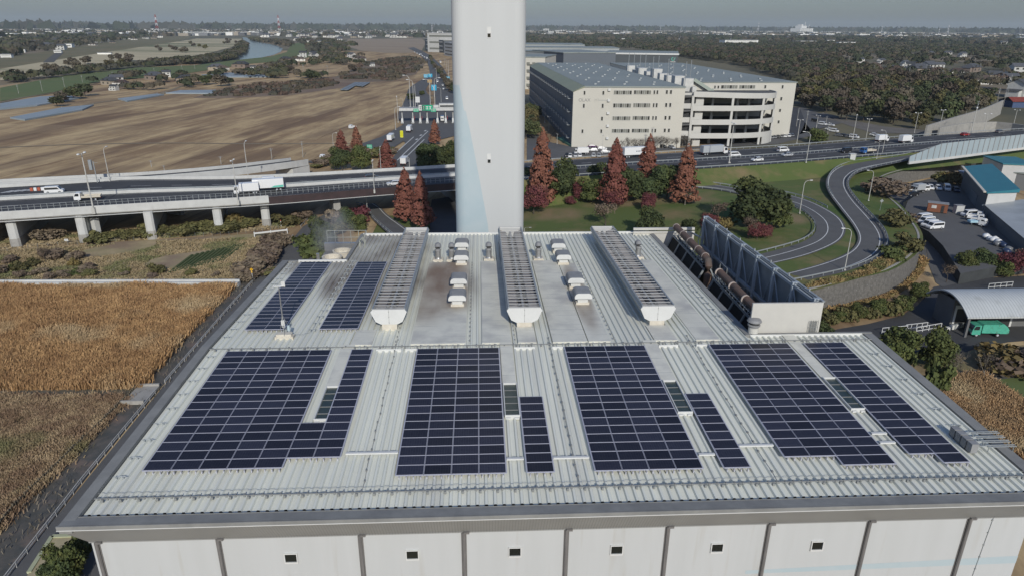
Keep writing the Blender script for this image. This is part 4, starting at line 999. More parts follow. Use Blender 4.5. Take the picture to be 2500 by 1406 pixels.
rampR2 = [(1620,462,4.9),(1700,460,5.2),(1760,466,5.2),(1815,477,5.2),(1870,485,5.2),(1922,499,5.2),(1960,516,5.2),(1986,538,5.2),(1993,556,5.2),(1986,574,5.2),(1957,592,5.2),(1905,608,5.2),(1840,624,5.1),(1740,645,4.6),(1600,668,4.0)]
RC_, RD = road('ramp_road', rampL2, rampR2, 110)
lowL = [(868,500,.3),(893,508,.4),(905,530,.5),(928,553,.8),(960,580,1.2),(1010,620,1.6)]
lowR = [(915,497,.3),(930,508,.4),(947,525,.5),(985,552,.8),(1030,585,1.2),(1080,625,1.6)]
LA, LB = road('ramp_road', lowL, lowR, 40)
mb = MB()
lerp2 = lambda A,B,t: [a.lerp(b3,t) for a,b3 in zip(A,B)]
for A,B,ts in ((RA,RB,(.10,.74)),(RC_,RD,(.08,.60)),(LA,LB,(.12,.86))):
    for t_ in ts: strip(mb, lerp2(A,B,t_), .22, .02)
struct('ramp_markings', mb, [m_paint])
for (pts,lb) in ((offset(RA,.5)[:60],'steel guard rail along the left side of the outer ramp bend'),(offset(RB,-.5),'steel guard rail along the outer side of the big ramp bend above the stone wall'),
    (offset(RC_,.4)[:45],'steel guard rail along the grass side of the inner ramp'),(offset(RD,-.4),'steel guard rail round the inside of the inner ramp bend'),(offset(LA,.5),'steel guard rail beside the small ramp left of the chimney')):
    barrier('guard_rail', lb, pts, 0, .1, m_galv, 3.0, (.5,), 'guard rails of the ramps')
# noise barrier
m_noise = M('noise_panel', (.34,.40,.42), (.30,.36,.38), scale=.1, rough=.5)
nb = resample([G(*q) for q in ((2218,399,8.6),(2330,385,8.8),(2430,372,9.0),(2540,358,9.2))], 4); nb = even(nb, 26)
t = thing('noise_barrier', 'tall translucent grey-blue noise barrier along the elevated road at right', 'noise barrier', nb[13]); mb = MB()
hts = [1.6+3.4*min(1,i/5) for i in range(26)]
for i in range(25):
    a, b3 = nb[i], nb[i+1]; mb.poly([a,b3,b3+Vector((0,0,hts[i+1]+.8)),a+Vector((0,0,hts[i]+.8))]); mb.poly([a+Vector((.0,.12,0)),a+Vector((0,.12,hts[i]+.8)),b3+Vector((0,.12,hts[i+1]+.8)),b3+Vector((0,.12,0))])
part('panel', mb, [m_noise], t)
for i in range(26):
    a = nb[i]; mb = MB(); mb.box(a.x-.12,a.x+.12,a.y-.16,a.y+.2,a.z,a.z+hts[i]+.9); part('post', mb, [m_hood], t)
mb = MB()
for a, b3 in zip(nb, nb[1:]): mb.obox(a,b3,.6,.9,z0=-.4)
part('base_wall', mb, [m_concw], t)
# portal of the underpass
p = G(2356,410,3.0); q = G(2345,418); t = thing('underpass_portal', 'concrete underpass opening in the embankment below the noise barrier', 'underpass', q)
mb = MB(); mb.prism([(-5,-1.2),(-3,-1.2),(-2.2,.6),(-5.5,.6)],0,6.2); mb.prism([(3,-1.2),(5,-1.2),(5.5,.6),(2.2,.6)],0,6.2); mb.box(-3.0,3.0,-.9,.5,4.9,6.2); ob('frame', mb, [m_concw], t); mb = MB(); mb.box(-2.6,2.6,.2,.45,0,4.9); ob('opening', mb, [m_conc], t)

sheet('chimney_shade_patch', [(1050,572),(1050,520),(1054,488),(1125,476),(1125,575)], .75, [m_asph2])  # dark sheet over the lawn: the chimney's shadow deepened by its colour
# roads on the plant's right side, depot yard
sheet('service_road', [(1900,800),(2015,772),(2096,750),(2170,728),(2230,690),(2262,640),(2262,600),(2235,560),(2205,525),(2205,495),(2260,462),(2350,440),(2352,432),(2276,436),(2190,456),(2145,478),(2160,508),(2195,541),(2228,586),(2246,625),(2236,664),(2204,695),(2156,720),(2096,735),(2015,759),(1900,788)], .075, [m_asph])
sheet('access_road', [(1960,820),(2060,800),(2120,790),(2200,770),(2240,745),(2280,700),(2330,690),(2380,680),(2520,672),(2520,830),(2460,835),(2380,850),(2330,870),(2290,878),(2200,860),(2100,840)], .05, [m_asph2])
sheet('depot_approach', [(2262,598),(2240,560),(2300,590),(2330,650),(2345,690),(2300,700),(2285,690),(2265,640)], .085, [m_asph])
sheet('dry_lawn', [(2060,900),(2130,850),(2290,880),(2330,868),(2380,852),(2520,840),(2520,900),(2400,915),(2370,918),(2260,960),(2300,1100),(2200,1000)], .06, [m_drygrass])
sheet('lawn', [(2395,925),(2520,905),(2520,1010),(2470,975)], .07, [m_green])
sheet('reed_ground', [(2255,935),(2395,922),(2470,972),(2560,1040),(2560,1160),(2380,1060)], .065, [m_reedg])
pxroad('lawn_path', [(2360,918),(2430,912),(2540,900)], 3.5, .10, m_asph, 3)
lot = [G(x,y,2.6) for x,y in ((2222,542),(2208,515),(2216,492),(2250,466),(2320,448),(2400,455),(2540,540),(2540,640),(2440,650),(2345,668),(2328,640),(2302,600),(2268,566))]
mb = MB(); mb.prism([(p.x,p.y) for p in lot], -.1, 2.6, 1, mtop=0); struct('depot_yard', mb, [m_asph, M('yard_wall_dark',(.06,.065,.065),(.045,.048,.048),scale=.5,rough=.9)])
# toll road
sheet('toll_road', [(880,352),(930,335),(985,305),(972,290),(975,262),(1000,262),(1040,262),(1120,258),(1120,330),(1060,345),(1010,420),(965,420),(950,395),(990,350),(985,345),(945,372),(905,382)], .35, [m_asph])
road('toll_road', [(975,275,.4),(992,235,.4),(1000,215,.4),(1030,195,.4),(1046,186,.4)], [(1050,275,.4),(1052,240,.4),(1040,222,.4),(1048,205,.4),(1060,190,.4)], 20)
TA, TB = road('toll_road', [(1060,272,.45),(1063,235,.45),(1055,205,.45),(1050,180,.45),(1040,150,.45),(1015,128,.45),(995,118,.45)], [(1118,272,.45),(1112,235,.45),(1100,205,.45),(1090,180,.45),(1072,155,.45),(1040,130,.45),(1010,116,.45)], 30)
mb = MB()
for (pp) in ([(969,372,.37),(1010,335,.37)],[(970,392,.37),(1045,321,.37)],[(995,381,.37),(1036,341,.37)]): strip(mb, resample([G(*q) for q in pp],4), .45, .03)
for (x,y) in ((1037,320),(1026,331),(1016,341)): p = G(x,y,.4); mb.quad(*[p+Vector(v) for v in ((-.5,-2,0),(.5,-2,0),(1.1,2,0),(.1,2,0))])
struct('toll_markings', mb, [m_paint])
pxroad('side_road', [(760,398),(800,388),(850,378),(905,360),(955,340)], 7, .3, m_asph)
# warehouse forecourt and parking
sheet('warehouse_forecourt', [(1286,330),(1310,330),(1330,345),(1390,358),(1660,362),(1925,336),(1960,325),(2060,300),(1960,262),(1940,270),(1990,330),(1900,352),(1590,370),(1476,378),(1286,392)], .12, [m_asph])
sheet('car_park', [(1985,285),(2040,296),(2080,310),(2130,325),(2260,328),(2260,318),(2160,310),(2060,290),(2010,275)], .13, [M('car_park_ground',(.17,.155,.135),(.13,.12,.105),scale=.1,rough=.95)])
pxroad('lane', [(1925,336),(1945,300),(1940,275),(1936,262)], 9, .14, m_asph2)
# ================================================================ vegetation
def quads_mesh(name, C, Nrm, size, mat, aspect=1.0, extra=None):
    "one small quad per point: C centres, Nrm facing directions, size per quad"
    n = len(C); up_ = RNG.normal(size=(n,3)); u = np.cross(Nrm, up_); u /= np.linalg.norm(u,axis=1)[:,None]+1e-9
    w = np.cross(Nrm, u); w /= np.linalg.norm(w,axis=1)[:,None]+1e-9
    s = (size*np.ones(n))[:,None]*.5
    V = np.stack([C-u*s-w*s*aspect, C+u*s-w*s*aspect, C+u*s+w*s*aspect, C-u*s+w*s*aspect],1).reshape(-1,3)
    me = bpy.data.meshes.new(name); F = np.arange(4*n).reshape(n,4)
    me.vertices.add(4*n); me.vertices.foreach_set('co', V.astype(np.float32).ravel())
    me.loops.add(4*n); me.loops.foreach_set('vertex_index', F.ravel().astype(np.int32))
    me.polygons.add(n); me.polygons.foreach_set('loop_start', (np.arange(n)*4).astype(np.int32)); me.polygons.foreach_set('loop_total', np.full(n,4,np.int32))
    me.materials.append(mat); me.update(calc_edges=True); return me
def lobes(n, L, spread=.35):
    "points on a set of overlapping lobes (cx,cy,cz,rx,ry,rz) with outward normals"
    P = []; N = []
    wts = np.array([l[3]*l[4]+l[3]*l[5] for l in L]); wts = wts/wts.sum()
    for l, k in zip(L, RNG.multinomial(n, wts)):
        d = RNG.normal(size=(k,3)); d /= np.linalg.norm(d,axis=1)[:,None]
        d[:,2] = np.where(d[:,2] < -.75, -d[:,2]*.6, d[:,2])
        r = 1-np.abs(RNG.normal(size=k))*spread*.6
        r *= 1+.10*np.sin(d[:,0]*9+l[0]*3)*np.sin(d[:,1]*9+l[2])
        P.append(np.array(l[:3])+d*r[:,None]*np.array(l[3:])); N.append(d+RNG.normal(size=(k,3))*.55)
    P = np.concatenate(P); N = np.concatenate(N); return P, N/np.linalg.norm(N,axis=1)[:,None]
def leafmat(name, c, c2, rnd=.22, c3=None):
    m = M(name, c, c2, scale=.9, obj=True, detail=6, lo=.38, hi=.62, rnd=rnd, rough=.8, spec=.15, col3=c3 or None, scale3=.35, lo3=.52, hi3=.66)
    return m
L_sequoia = leafmat('needle_rust', (.225,.092,.062), (.155,.064,.046), .14, (.26,.118,.075))
L_ever = leafmat('leaf_dark_green', (.042,.058,.026), (.068,.085,.034), .15, (.09,.105,.036))
L_ever2 = leafmat('leaf_mid_green', (.062,.08,.030), (.10,.115,.038), .15, (.12,.125,.042))
L_maple = leafmat('leaf_crimson', (.155,.050,.052), (.105,.036,.042), .12, (.19,.08,.062))
L_brown = leafmat('leaf_brown', (.145,.112,.082), (.185,.14,.098), .2, (.13,.115,.078))
L_olive = leafmat('leaf_olive', (.095,.095,.040), (.135,.122,.048), .2, (.16,.13,.055))
L_gold = leafmat('leaf_gold', (.20,.145,.055), (.135,.115,.05), .18, (.23,.165,.065))
L_grey = leafmat('twig_grey', (.10,.085,.07), (.075,.065,.055), .2)
m_bark = M('bark', (.10,.082,.065), (.065,.053,.042), scale=3, rough=.95, obj=True)
m_barkp = M('bark_pale', (.26,.23,.19), (.18,.16,.13), scale=3, rough=.95, obj=True)
def proto_tree(name, crown, trunk, tm, spec=None):
    r = thing(name, 'x', 'tree', (0,-5000,0)); 
    o = bpy.data.objects.new('trunk', trunk.mesh('trunk',[tm])); COL.objects.link(o); o.parent = r
    c = bpy.data.objects.new('crown', crown); COL.objects.link(c); c.parent = r
    PROTO.append(r); return r
PROTO = []; FIRST = {}
LW = [leafmat('wood_leaf_a',(.042,.054,.028),(.064,.074,.035),.25,(.075,.08,.036)),leafmat('wood_leaf_b',(.058,.074,.033),(.085,.095,.04),.25,(.10,.10,.045)),leafmat('wood_leaf_c',(.10,.082,.06),(.13,.106,.076),.25,(.085,.074,.052)),leafmat('wood_leaf_d',(.09,.088,.04),(.12,.106,.046),.25,(.135,.108,.05)),leafmat('wood_leaf_e',(.13,.10,.045),(.095,.082,.04),.2,(.15,.11,.05))]
def trunk_mb(h, r, lean=0, branches=5, spread=.25):
    mb = MB(); mb.tube([(0,0,-.02),(lean*.3,0,h*.35),(lean*.7,0,h*.7),(lean,0,h)], [r,r*.75,r*.5,r*.22], 6)
    for k in range(branches):
        a = k*2.4; z = h*(.35+.1*(k%4)); mb.tube([(lean*z/h,0,z),(lean+cos(a)*h*spread,sin(a)*h*spread,z+h*.22)],[r*.4,r*.12],5)
    return mb
def rnd_lobes(k, R, zc, rz, r=.55, seed=1):
    rg = np.random.default_rng(seed); out = [(0,0,zc,R*.72,R*.72,rz*.9)]
    for i in range(k):
        a = rg.uniform(0,2*pi); q = rg.uniform(.35,.75)*R; z = zc+rg.uniform(-.5,.75)*rz
        s = rg.uniform(.8,1.2)*r*R; out.append((q*cos(a), q*sin(a), z, s, s, s*rg.uniform(.7,1.0)))
    return out
def seq(seed):   # unit: 10 m tall
    rg = np.random.default_rng(seed); m = 190; q = 21; n = m*q
    h = np.clip(np.repeat(rg.beta(1.02,1.45,m),q)+rg.normal(size=n)*.017,0,1); a = np.repeat(rg.uniform(0,2*pi,m),q)+rg.normal(size=n)*.17/(1.12-h)**.6; jr = np.repeat(rg.uniform(.83,1.12,m),q)
    R = jr*2.35*(1-h)**.66*(1+.16*np.sin(a*3+h*9+seed)+.05*np.sin(h*46+a*2))*(.35+.65*np.minimum(1,h*9+.3)); rr = R*(1-np.abs(rg.normal(size=n))*.26)
    P = np.stack([rr*np.cos(a), rr*np.sin(a), .55+h*9.4],1); N = np.stack([np.cos(a),np.sin(a),.45*np.ones(n)],1)+rg.normal(size=(n,3))*.5
    return quads_mesh('crown', P, N/np.linalg.norm(N,axis=1)[:,None], rg.uniform(.16,.34,n)*np.where(h>.88,.6,1), L_sequoia)
def lob(seed, k, R, zc, rz, n, s, mat, r=.55, spread=.35):
    P, N = lobes(n, rnd_lobes(k,R,zc,rz,r,seed), spread); return quads_mesh('crown', P, N, RNG.uniform(s*.6,s*1.4,len(P)), mat)
def branchy(seed, h, levels=4, r=.16):
    rg = random.Random(seed); mb = MB()
    def go(p, d, l, r, k):
        q = p+d*l; mb.tube([p,q],[r,r*.62],4 if k else 6,caps=False)
        if k >= levels: return
        for i in range(3 if k < 2 else 2):
            nd = (d+Vector((rg.uniform(-1,1),rg.uniform(-1,1),rg.uniform(-.25,.55)))*.75).normalized(); go(q, nd, l*rg.uniform(.6,.85), r*.6, k+1)
    go(Vector((0,0,0)), Vector((rg.uniform(-.15,.15),0,1)).normalized(), h*.3, r, 0); return mb
T = {}
for i in range(3): T['sequoia%d'%i] = proto_tree('conifer_tree', seq(i+1), trunk_mb(9.6,.2,0,0), m_bark)
for i in range(3): T['ever%d'%i] = proto_tree('evergreen_tree', lob(10+i,18,4.0,4.9,4.8,6000,.4,(L_ever,L_ever2,L_ever)[i]), trunk_mb(6,.25), m_bark)
for i in range(2): T['maple%d'%i] = proto_tree('maple_tree', lob(20+i,15,4.9,5.6,3.7,4600,.36,L_maple), trunk_mb(5.2,.22,.2,6,.35), m_bark)
T['sparse0'] = proto_tree('deciduous_tree', lob(31,10,4.6,6.6,2.4,1100,.36,L_brown,.5,.8), branchy(5,9,4,.26), m_bark)
T['bare0'] = proto_tree('bare_tree', lob(33,8,3.6,6.2,3.4,500,.22,L_grey,.5,1.0), branchy(9,11,5,.24), m_barkp)
T['bare1'] = proto_tree('bare_tree', lob(34,8,3.4,6.2,3.2,900,.26,L_brown,.5,1.0), branchy(12,11,5,.22), m_bark)
for i,(mt) in enumerate(LW): T['wood%d'%i] = proto_tree('wood_tree', lob(40+i,11,4.4,5.6,4.2,1100,.72,mt,.5,.35), trunk_mb(6,.25,0,3), m_bark)
for i,(mt) in enumerate((L_ever2,L_olive,L_brown,L_gold,L_maple)): T['bush%d'%i] = proto_tree('shrub', lob(60+i,9,1.9,1.1,1.1,900,.3,mt,.5,.5), trunk_mb(1.1,.1,0,4,.4), m_bark)
UNIT = {'sequoia':10.,'ever':10.,'maple':9.6,'sparse':9.4,'bare':10.5,'wood':10.,'bush':2.6}
def tree(kind, base, h, label, cat='tree', group=None, wide=1.0):
    pr = T[kind]; s = h/UNIT[kind.rstrip('0123456789')]
    if kind in FIRST: o = dup(pr, base)
    else: FIRST[kind] = 1; o = pr; o.location = base
    o.scale = (s*wide,s*wide,s); o.rotation_euler = (0,0,random.uniform(0,6.28)); tag(o, label, cat, group); return o
def tpx(kind, bx, by, ty, z, label, cat='tree', group=None, wide=1.0):
    p = G(bx,by,z); return tree(kind, p, VP(bx,ty,p)-z, label, cat, group, wide)
gx_ = lambda px,py: zi(G(px,py,3).x)
def tip(kind, bx, by, ty, label, **k): return tpx(kind, bx, by, ty, gx_(bx,by), label, **k)
gs = 'rust red conifers of the interchange'
for i,(bx,by,ty,lb,w) in enumerate(((1322,502,312,'tall rust red conifer standing just right of the white chimney',.85),(1497,502,336,'tallest rust red conifer in the interchange garden, in front of the warehouse',.95),(1577,478,326,'rust red conifer rising behind the rounded evergreens',.92),(1668,497,350,'broad rust red conifer at the right end of the conifer row',1.08))):
    tip('sequoia%d'%(i%3), bx, by, ty, lb, cat='conifer', group=gs, wide=w*1.08)
for i,(bx,by,ty,z,lb,w) in enumerate(((992,540,408,.8,'left rust red conifer of the pair left of the chimney in front of the viaduct',1.0),(1030,556,418,.9,'right rust red conifer of the pair left of the chimney in front of the viaduct',.9),(945,418,340,.4,'broad rust red conifer between the toll road and the viaduct',1.25),(836,385,316,.3,'rust red conifer beside the ramp, in front of the brown field',1.2),(872,366,308,.3,'thin dull red conifer right beside the field edge',1.15),(1062,352,292,.4,'dark rust conifer in the shade of the chimney by the toll gate',1.1))):
    tpx('sequoia%d'%(i%3), bx, by, ty, z, lb, cat='conifer', group=gs, wide=w*1.08)
for i,(bx,by,ty,lb,w) in enumerate(((1296,476,412,'dark evergreen partly hidden by the white chimney edge',1.0),(1366,492,398,'large dark rounded evergreen left of the small crimson trees',.95),(1443,494,432,'lighter green rounded evergreen beside the crimson maple',.95),(1458,462,398,'dark evergreen behind the lighter green one',.9),(1533,492,408,'left of the three dark evergreens in front of the warehouse',.85),(1585,490,424,'middle of the three dark evergreens above the crimson shrub tree',1.0),(1628,486,400,'right of the three dark evergreens in front of the warehouse',.8),
   (1852,562,446,'big rounded dark evergreen beside the inner ramp bend',1.05),(1890,556,478,'lower side crown of dark evergreen beside the inner ramp bend',1.0),(1587,578,512,'small round evergreen standing alone above the plant roof edge',.95))):
    tip('ever%d'%(1 if i in (2,8) else (0 if i%2 else 2)), bx, by, ty, lb, group='evergreens of the interchange garden', wide=w*1.22)
for i,(bx,by,ty,z,lb,w) in enumerate(((836,416,362,.3,'left dark evergreen of the pair in front of the side road',1.1),(884,416,354,.3,'right dark evergreen of the pair in front of the side road',1.0),(1046,418,352,.4,'dark evergreen in the chimney shade, left one beside the toll road',1.0),(1088,420,348,.4,'dark evergreen in the chimney shade, right one against the chimney edge',1.0),(1030,228+5,222,.4,'round dark tree inside the toll road loop',1.6),(1005,246,228,.4,'low round dark tree at the left of the toll road loop',1.4))):
    tpx('ever%d'%(i%3), bx, by, ty, z, lb, group='evergreens left of the chimney', wide=w)
for i,(bx,by,ty,lb,w) in enumerate(((1303,524,460,'rounded crimson maple just right of the chimney foot',1.05),(1413,494,444,'narrow bright crimson maple between two evergreens',.62),(1393,500,482,'low crimson shrub at the foot of the narrow maple',1.5),(1497,508,466,'pale reddish maple at the foot of the tallest conifer',1.1),(1584,514,476,'crimson umbrella-shaped maple on a white stem in front of evergreens',1.0),(1848,586,548,'crimson maple on the lawn inside the ramp bend',1.2),(1868,582,553,'low crimson maple at the right on the lawn inside the ramp bend',1.3),(1730,560,524,'dark crimson tree behind the far screen corner',1.2))):
    tip('maple%d'%(i%2), bx, by, ty, lb, cat='maple', group='crimson maples of the interchange garden', wide=w)
tip('sparse0', 1478, 552, 498, 'leaning half-bare brown tree on the lawn behind the plant roof', group='bare trees of the interchange garden', wide=1.15)
tip('bare0', 1672, 502, 452, 'bare pale-barked tree in front of the right conifer', group='bare trees of the interchange garden')
tip('bare1', 1826, 584, 520, 'slender bare tree above the screen wall', group='bare trees of the interchange garden')
tip('bare1', 1752, 545, 486, 'wide bare tree left of the big evergreen', group='bare trees of the interchange garden', wide=1.3)
tip('bush3', 1765, 556, 528, 'yellowish shrub behind the far screen corner', cat='shrub', group='shrubs of the interchange')
tip('ever0', 1682, 572, 534, 'low dark fan-leaved shrub behind the condenser', cat='shrub', group='shrubs of the interchange', wide=1.4)
def bpx(kind, bx, by, hpx, z, label, group, cat='shrub', wide=1.0): return tpx(kind, bx, by, by-hpx, z, label, cat, group, wide)
# right side: hedge trees, yard trees
lbR = 'small green tree of the hedge row along the access road'
for i in range(12): bx = 2020+i*17; bpx('ever1' if i%3 else 'bush1', bx+random.uniform(-3,3), 788-i*2.5, random.uniform(26,44), 0, lbR, 'hedge trees along the access road', 'tree', 1.1)
for i,(k,bx,by,h,lb,w) in enumerate((('ever1',2240,728,40,'rounded green tree at the road junction left of the canopy',1.3),('bare1',2310,690,52,'bare tree at the corner of the yard road',1.0),('ever1',2352,668,56,'leafy green tree in front of the depot yard, left one',1.1),('ever0',2402,664,52,'dark green tree in front of the depot yard, middle one',1.2),('maple1',2468,672,56,'reddish tree in front of the depot yard',1.3),('ever1',2446,676,44,'green shrubby tree below the reddish yard tree',1.2),('sparse0',2500,668,60,'brownish tree at the right frame edge above the canopy',1.1),
    ('ever1',2185,896,104,'leafy green tree beside the right roof edge, left of a pair',.95),('ever1',2282,898,98,'leafy green tree beside the garbage truck road, right of a pair',.95),('bush0',2275,958,84,'slim green bush on the dry lawn below the tree pair',.55),('bare0',2325,922,74,'bare thin tree on the dry lawn',.6),('bare0',2396,936,86,'bare thin tree on white stake near the garbage truck',.6),('bush3',2448,898,56,'ochre autumn shrub right of the bare tree',1.6),('bush2',2490,912,60,'brown shrub at the right frame edge on the dry lawn',1.6),('bush1',2440,892,26,'small yellow-green bush on the dry lawn',1.2),
    ('ever0',2006,852,62,'dark tree top just behind the ribbed roof corner',1.0),('bush1',2180,548,34,'scrubby olive bush below the ramp rail sign',1.6),('bush2',2205,560,40,'grey-brown bush beside the service road bend',1.5),('bush2',2160,478,40,'large grey-brown bush under the curved lamp',1.8),('bush2',2128,470,26,'brown bush at the ramp shoulder',1.5),('bush1',2212,612,40,'green scrub above the stone wall end',1.2),('bush0',2178,632,30,'dark scrub above the stone wall',1.4),
    ('bush1',2292,446,26,'yellow-green shrub behind the parked vans',1.2),('bush3',2320,448,30,'ochre shrub beside the depot building',1.2),('ever1',1995,350,36,'rounded dark tree beside the car park and highway',1.6))):
    bpx(k,bx,by,h,5.2 if i in (16,18,19,20,21) else (2.6 if i in (22,23) else 0),lb,'trees and shrubs right of the plant',cat='tree' if k[:4] in ('ever','bare','mapl','spar') else 'shrub',wide=w)
# left side
for i,(k,bx,by,h,lb,w) in enumerate((('ever1',172,1420,104,'dense green bush at the planter, left of the front wall corner',.8),('ever1',196,1372,66,'dense green bush just under the eave corner',.9),('ever0',150,1440,84,'dense green bush at the bottom frame edge',1.0),
    ('bush0',772,624,48,'yellow-green hedge bush at the roof edge beside the service road',1.3),('ever0',790,618,84,'tall green hedge bush beside the steaming cooling tower',.8),('bush0',748,628,22,'low green bush at the end of the hedge',1.2),('bush4',802,624,22,'small red bush beside the hedge',.9),
    ('ever0',850,560,48,'green bush on the bank left of the small ramp',1.1),('bush2',836,548,40,'brownish bush around the grey pier',1.4),('ever1',876,566,44,'leafy bush on the bank above the plant roof',1.2),('bush4',866,540,36,'reddish bush on the bank beside the ramp',1.3),('bush1',826,572,30,'olive bush beside the road barrier',1.2),
    ('bush3',570,556,36,'ochre shrub under the viaduct between two piers',1.3),('bush1',700,552,28,'yellow-green shrub beside the right-hand pier',1.6),('bush2',120,588,30,'brown bush below the viaduct at left',1.6),('bush2',740,536,24,'grey brush under the viaduct beside the canal',1.5))):
    bpx(k,bx,by,h,0,lb,'trees and shrubs left of the plant',cat='tree' if k[:4]=='ever' else 'shrub',wide=w)
for i in range(16):
    bx = 236+i*24+random.uniform(-6,6); bpx('bush1', bx, 592-i*1.9+random.uniform(-6,3), random.uniform(18,30), 0, 'yellow-green bush of the thicket under the viaduct', 'thicket under the viaduct', wide=random.uniform(1.3,2))
for i in range(34):
    t_ = random.random(); bx = random.uniform(-20,235) if t_ < .55 else random.uniform(20,680); by = random.uniform(632,682) if t_ < .55 else random.uniform(660,684)
    bpx('bush%d'%random.choice((1,2,2,2,0)), bx, by, random.uniform(10,24), 0, 'brown brush of the overgrown plot behind the water flume', 'brush of the overgrown plot', wide=random.uniform(1.2,1.9))
for i in range(22):
    f = i/21; bx = 600+f*85+random.uniform(-8,4); by = 684-f*88+random.uniform(-6,6); bpx('bush2', bx, by, random.uniform(22,36), 0, 'brown bush along the canal bank at the edge of the plot', 'brush of the overgrown plot', wide=1.5)
bpx('bare1',112,640,42,0,'leaning pale bare tree in the overgrown plot','brush of the overgrown plot',cat='tree'); bpx('bush3',182,650,20,0,'bright yellow shrub in the overgrown plot','brush of the overgrown plot')
for i in range(24):
    f = i/23; bx = 770+f*190+random.uniform(-8,8); bpx('bush%d'%random.choice((1,2,2)), bx, 402-f*30+random.uniform(-8,10), random.uniform(10,20), .2, 'brown roadside brush along the side road behind the viaduct', 'roadside brush behind the viaduct', wide=1.8)

# ---- masses nobody could count
def scatter_px(n, px, z=0):
    "n points evenly over the ground area outlined in the photograph"
    pts = np.array([tuple(G(x,y,z))[:2] for x,y in px]); lo_ = pts.min(0); hi_ = pts.max(0); out = np.zeros((0,2))
    while len(out) < n:
        q = RNG.uniform(lo_, hi_, (n*2,2)); x, y = q[:,0], q[:,1]; inside = np.zeros(len(q), bool)
        j = len(pts)-1
        for i in range(len(pts)):
            xi, yi = pts[i]; xj, yj = pts[j]; c = ((yi > y) != (yj > y)) & (x < (xj-xi)*(y-yi)/(yj-yi+1e-12)+xi); inside ^= c; j = i
        out = np.concatenate([out, q[inside]])
    return out[:n]
def reeds(name, px, n, h, mat, z=0, w=.12, lean=.25, patch=0, clump=0, clumpr=.5):
    B = scatter_px(n, px, z)
    if clump:
        c = B[:int(n/clump)]; B = c[RNG.integers(0,len(c),n)]+RNG.normal(size=(n,2))*clumpr
    if patch:
        k = np.sin(B[:,0]*.21+np.sin(B[:,1]*.13)*2)+np.sin(B[:,1]*.17+B[:,0]*.06); B = B[k > -patch]; n = len(B)
    hh = h*RNG.uniform(.55,1.15,n)*(.86+.22*np.sin(B[:,0]*.31+2*np.sin(B[:,1]*.11))*np.sin(B[:,1]*.23+B[:,0]*.09)); a = RNG.uniform(0,2*pi,n); ln = RNG.normal(size=(n,2))*lean*hh[:,None]; ln[:,0] += .12*hh
    d = np.stack([np.cos(a),np.sin(a)],1)*w*RNG.uniform(.6,1.5,n)[:,None]
    z0 = np.full(n, z); V = np.zeros((n,4,3)); V[:,0,:2] = B-d; V[:,1,:2] = B+d; V[:,2,:2] = B+ln+d*.75; V[:,3,:2] = B+ln-d*.75
    V[:,0,2] = z0; V[:,1,2] = z0; V[:,2,2] = z0+hh; V[:,3,2] = z0+hh*.93
    me = bpy.data.meshes.new(name); F = np.arange(4*n).astype(np.int32); me.vertices.add(4*n); me.vertices.foreach_set('co', V.astype(np.float32).ravel())
    me.loops.add(4*n); me.loops.foreach_set('vertex_index', F); me.polygons.add(n); me.polygons.foreach_set('loop_start', (np.arange(n)*4).astype(np.int32)); me.polygons.foreach_set('loop_total', np.full(n,4,np.int32))
    me.materials.append(mat); me.update(calc_edges=True); o = bpy.data.objects.new(name, me); COL.objects.link(o); o['kind'] = 'stuff'; return o
m_reed = M('reed_straw', (.50,.315,.15), (.34,.20,.095), scale=.35, detail=10, lo=.36, hi=.62, col3=(.50,.385,.23), scale3=.055, lo3=.53, hi3=.68, rough=.9)
m_reed2 = M('weeds_brown', (.24,.16,.10), (.40,.30,.18), scale=.3, detail=9, lo=.42, hi=.66, col3=(.19,.18,.085), scale3=.08, lo3=.52, hi3=.66, rough=.9)
m_scrub = M('scrub_leaf', (.27,.215,.12), (.36,.275,.16), scale=.3, detail=7, col3=(.165,.165,.075), scale3=.1, lo3=.5, hi3=.62, rough=.9)
reeds('reed_bed', [(-160,910),(-60,705),(572,702),(440,836),(345,948),(0,952),(-160,952)], 200000, 1.5, m_reed, w=.055, clump=22, clumpr=.42)
reeds('weed_field', [(-200,960),(0,968),(315,972),(210,1080),(60,1225),(0,1290),(-120,1400)], 110000, .75, m_reed2, w=.055, lean=.45, clump=26, clumpr=.55)
reeds('canal_reeds', [(10,1400),(60,1330),(380,975),(690,612),(650,602),(300,988),(0,1292)], 700, .7, M('canal_reed',(.20,.18,.14),(.15,.125,.10),scale=.4,rough=.9), w=.06, lean=.4, patch=.4)
reeds('garden_weeds', [(-100,684),(580,684),(640,628),(690,578),(400,590),(0,612),(-100,620)], 30000, .5, m_scrub, w=.12, lean=.5, patch=.9)
reeds('reed_bed', [(2260,940),(2390,925),(2470,972),(2560,1040),(2560,1160),(2380,1060)], 60000, 1.5, M('reed_straw_right',(.42,.27,.14),(.31,.21,.115),scale=.3,detail=7,rough=.9,col3=(.47,.36,.21),scale3=.15,lo3=.52,hi3=.68), w=.05, clump=20, clumpr=.4)
reeds('bank_weeds', [(1990,764),(2096,740),(2156,724),(2205,698),(2238,664),(2248,628),(2262,640),(2250,668),(2215,705),(2160,733),(2096,750),(1990,776)], 2600, .8, M('bank_weed',(.32,.19,.085),(.20,.165,.07),scale=.4,rough=.9), w=.16, lean=.5)
reeds('wall_top_weeds', [(1960,706),(2051,690),(2150,664),(2197,634),(2222,604),(2188,594),(2160,625),(2090,668),(1985,692)], 3400, .7, M('wall_weed',(.30,.20,.09),(.18,.165,.07),scale=.4,rough=.9,col3=(.08,.10,.03),scale3=.2), z=5.05, w=.15, lean=.5)
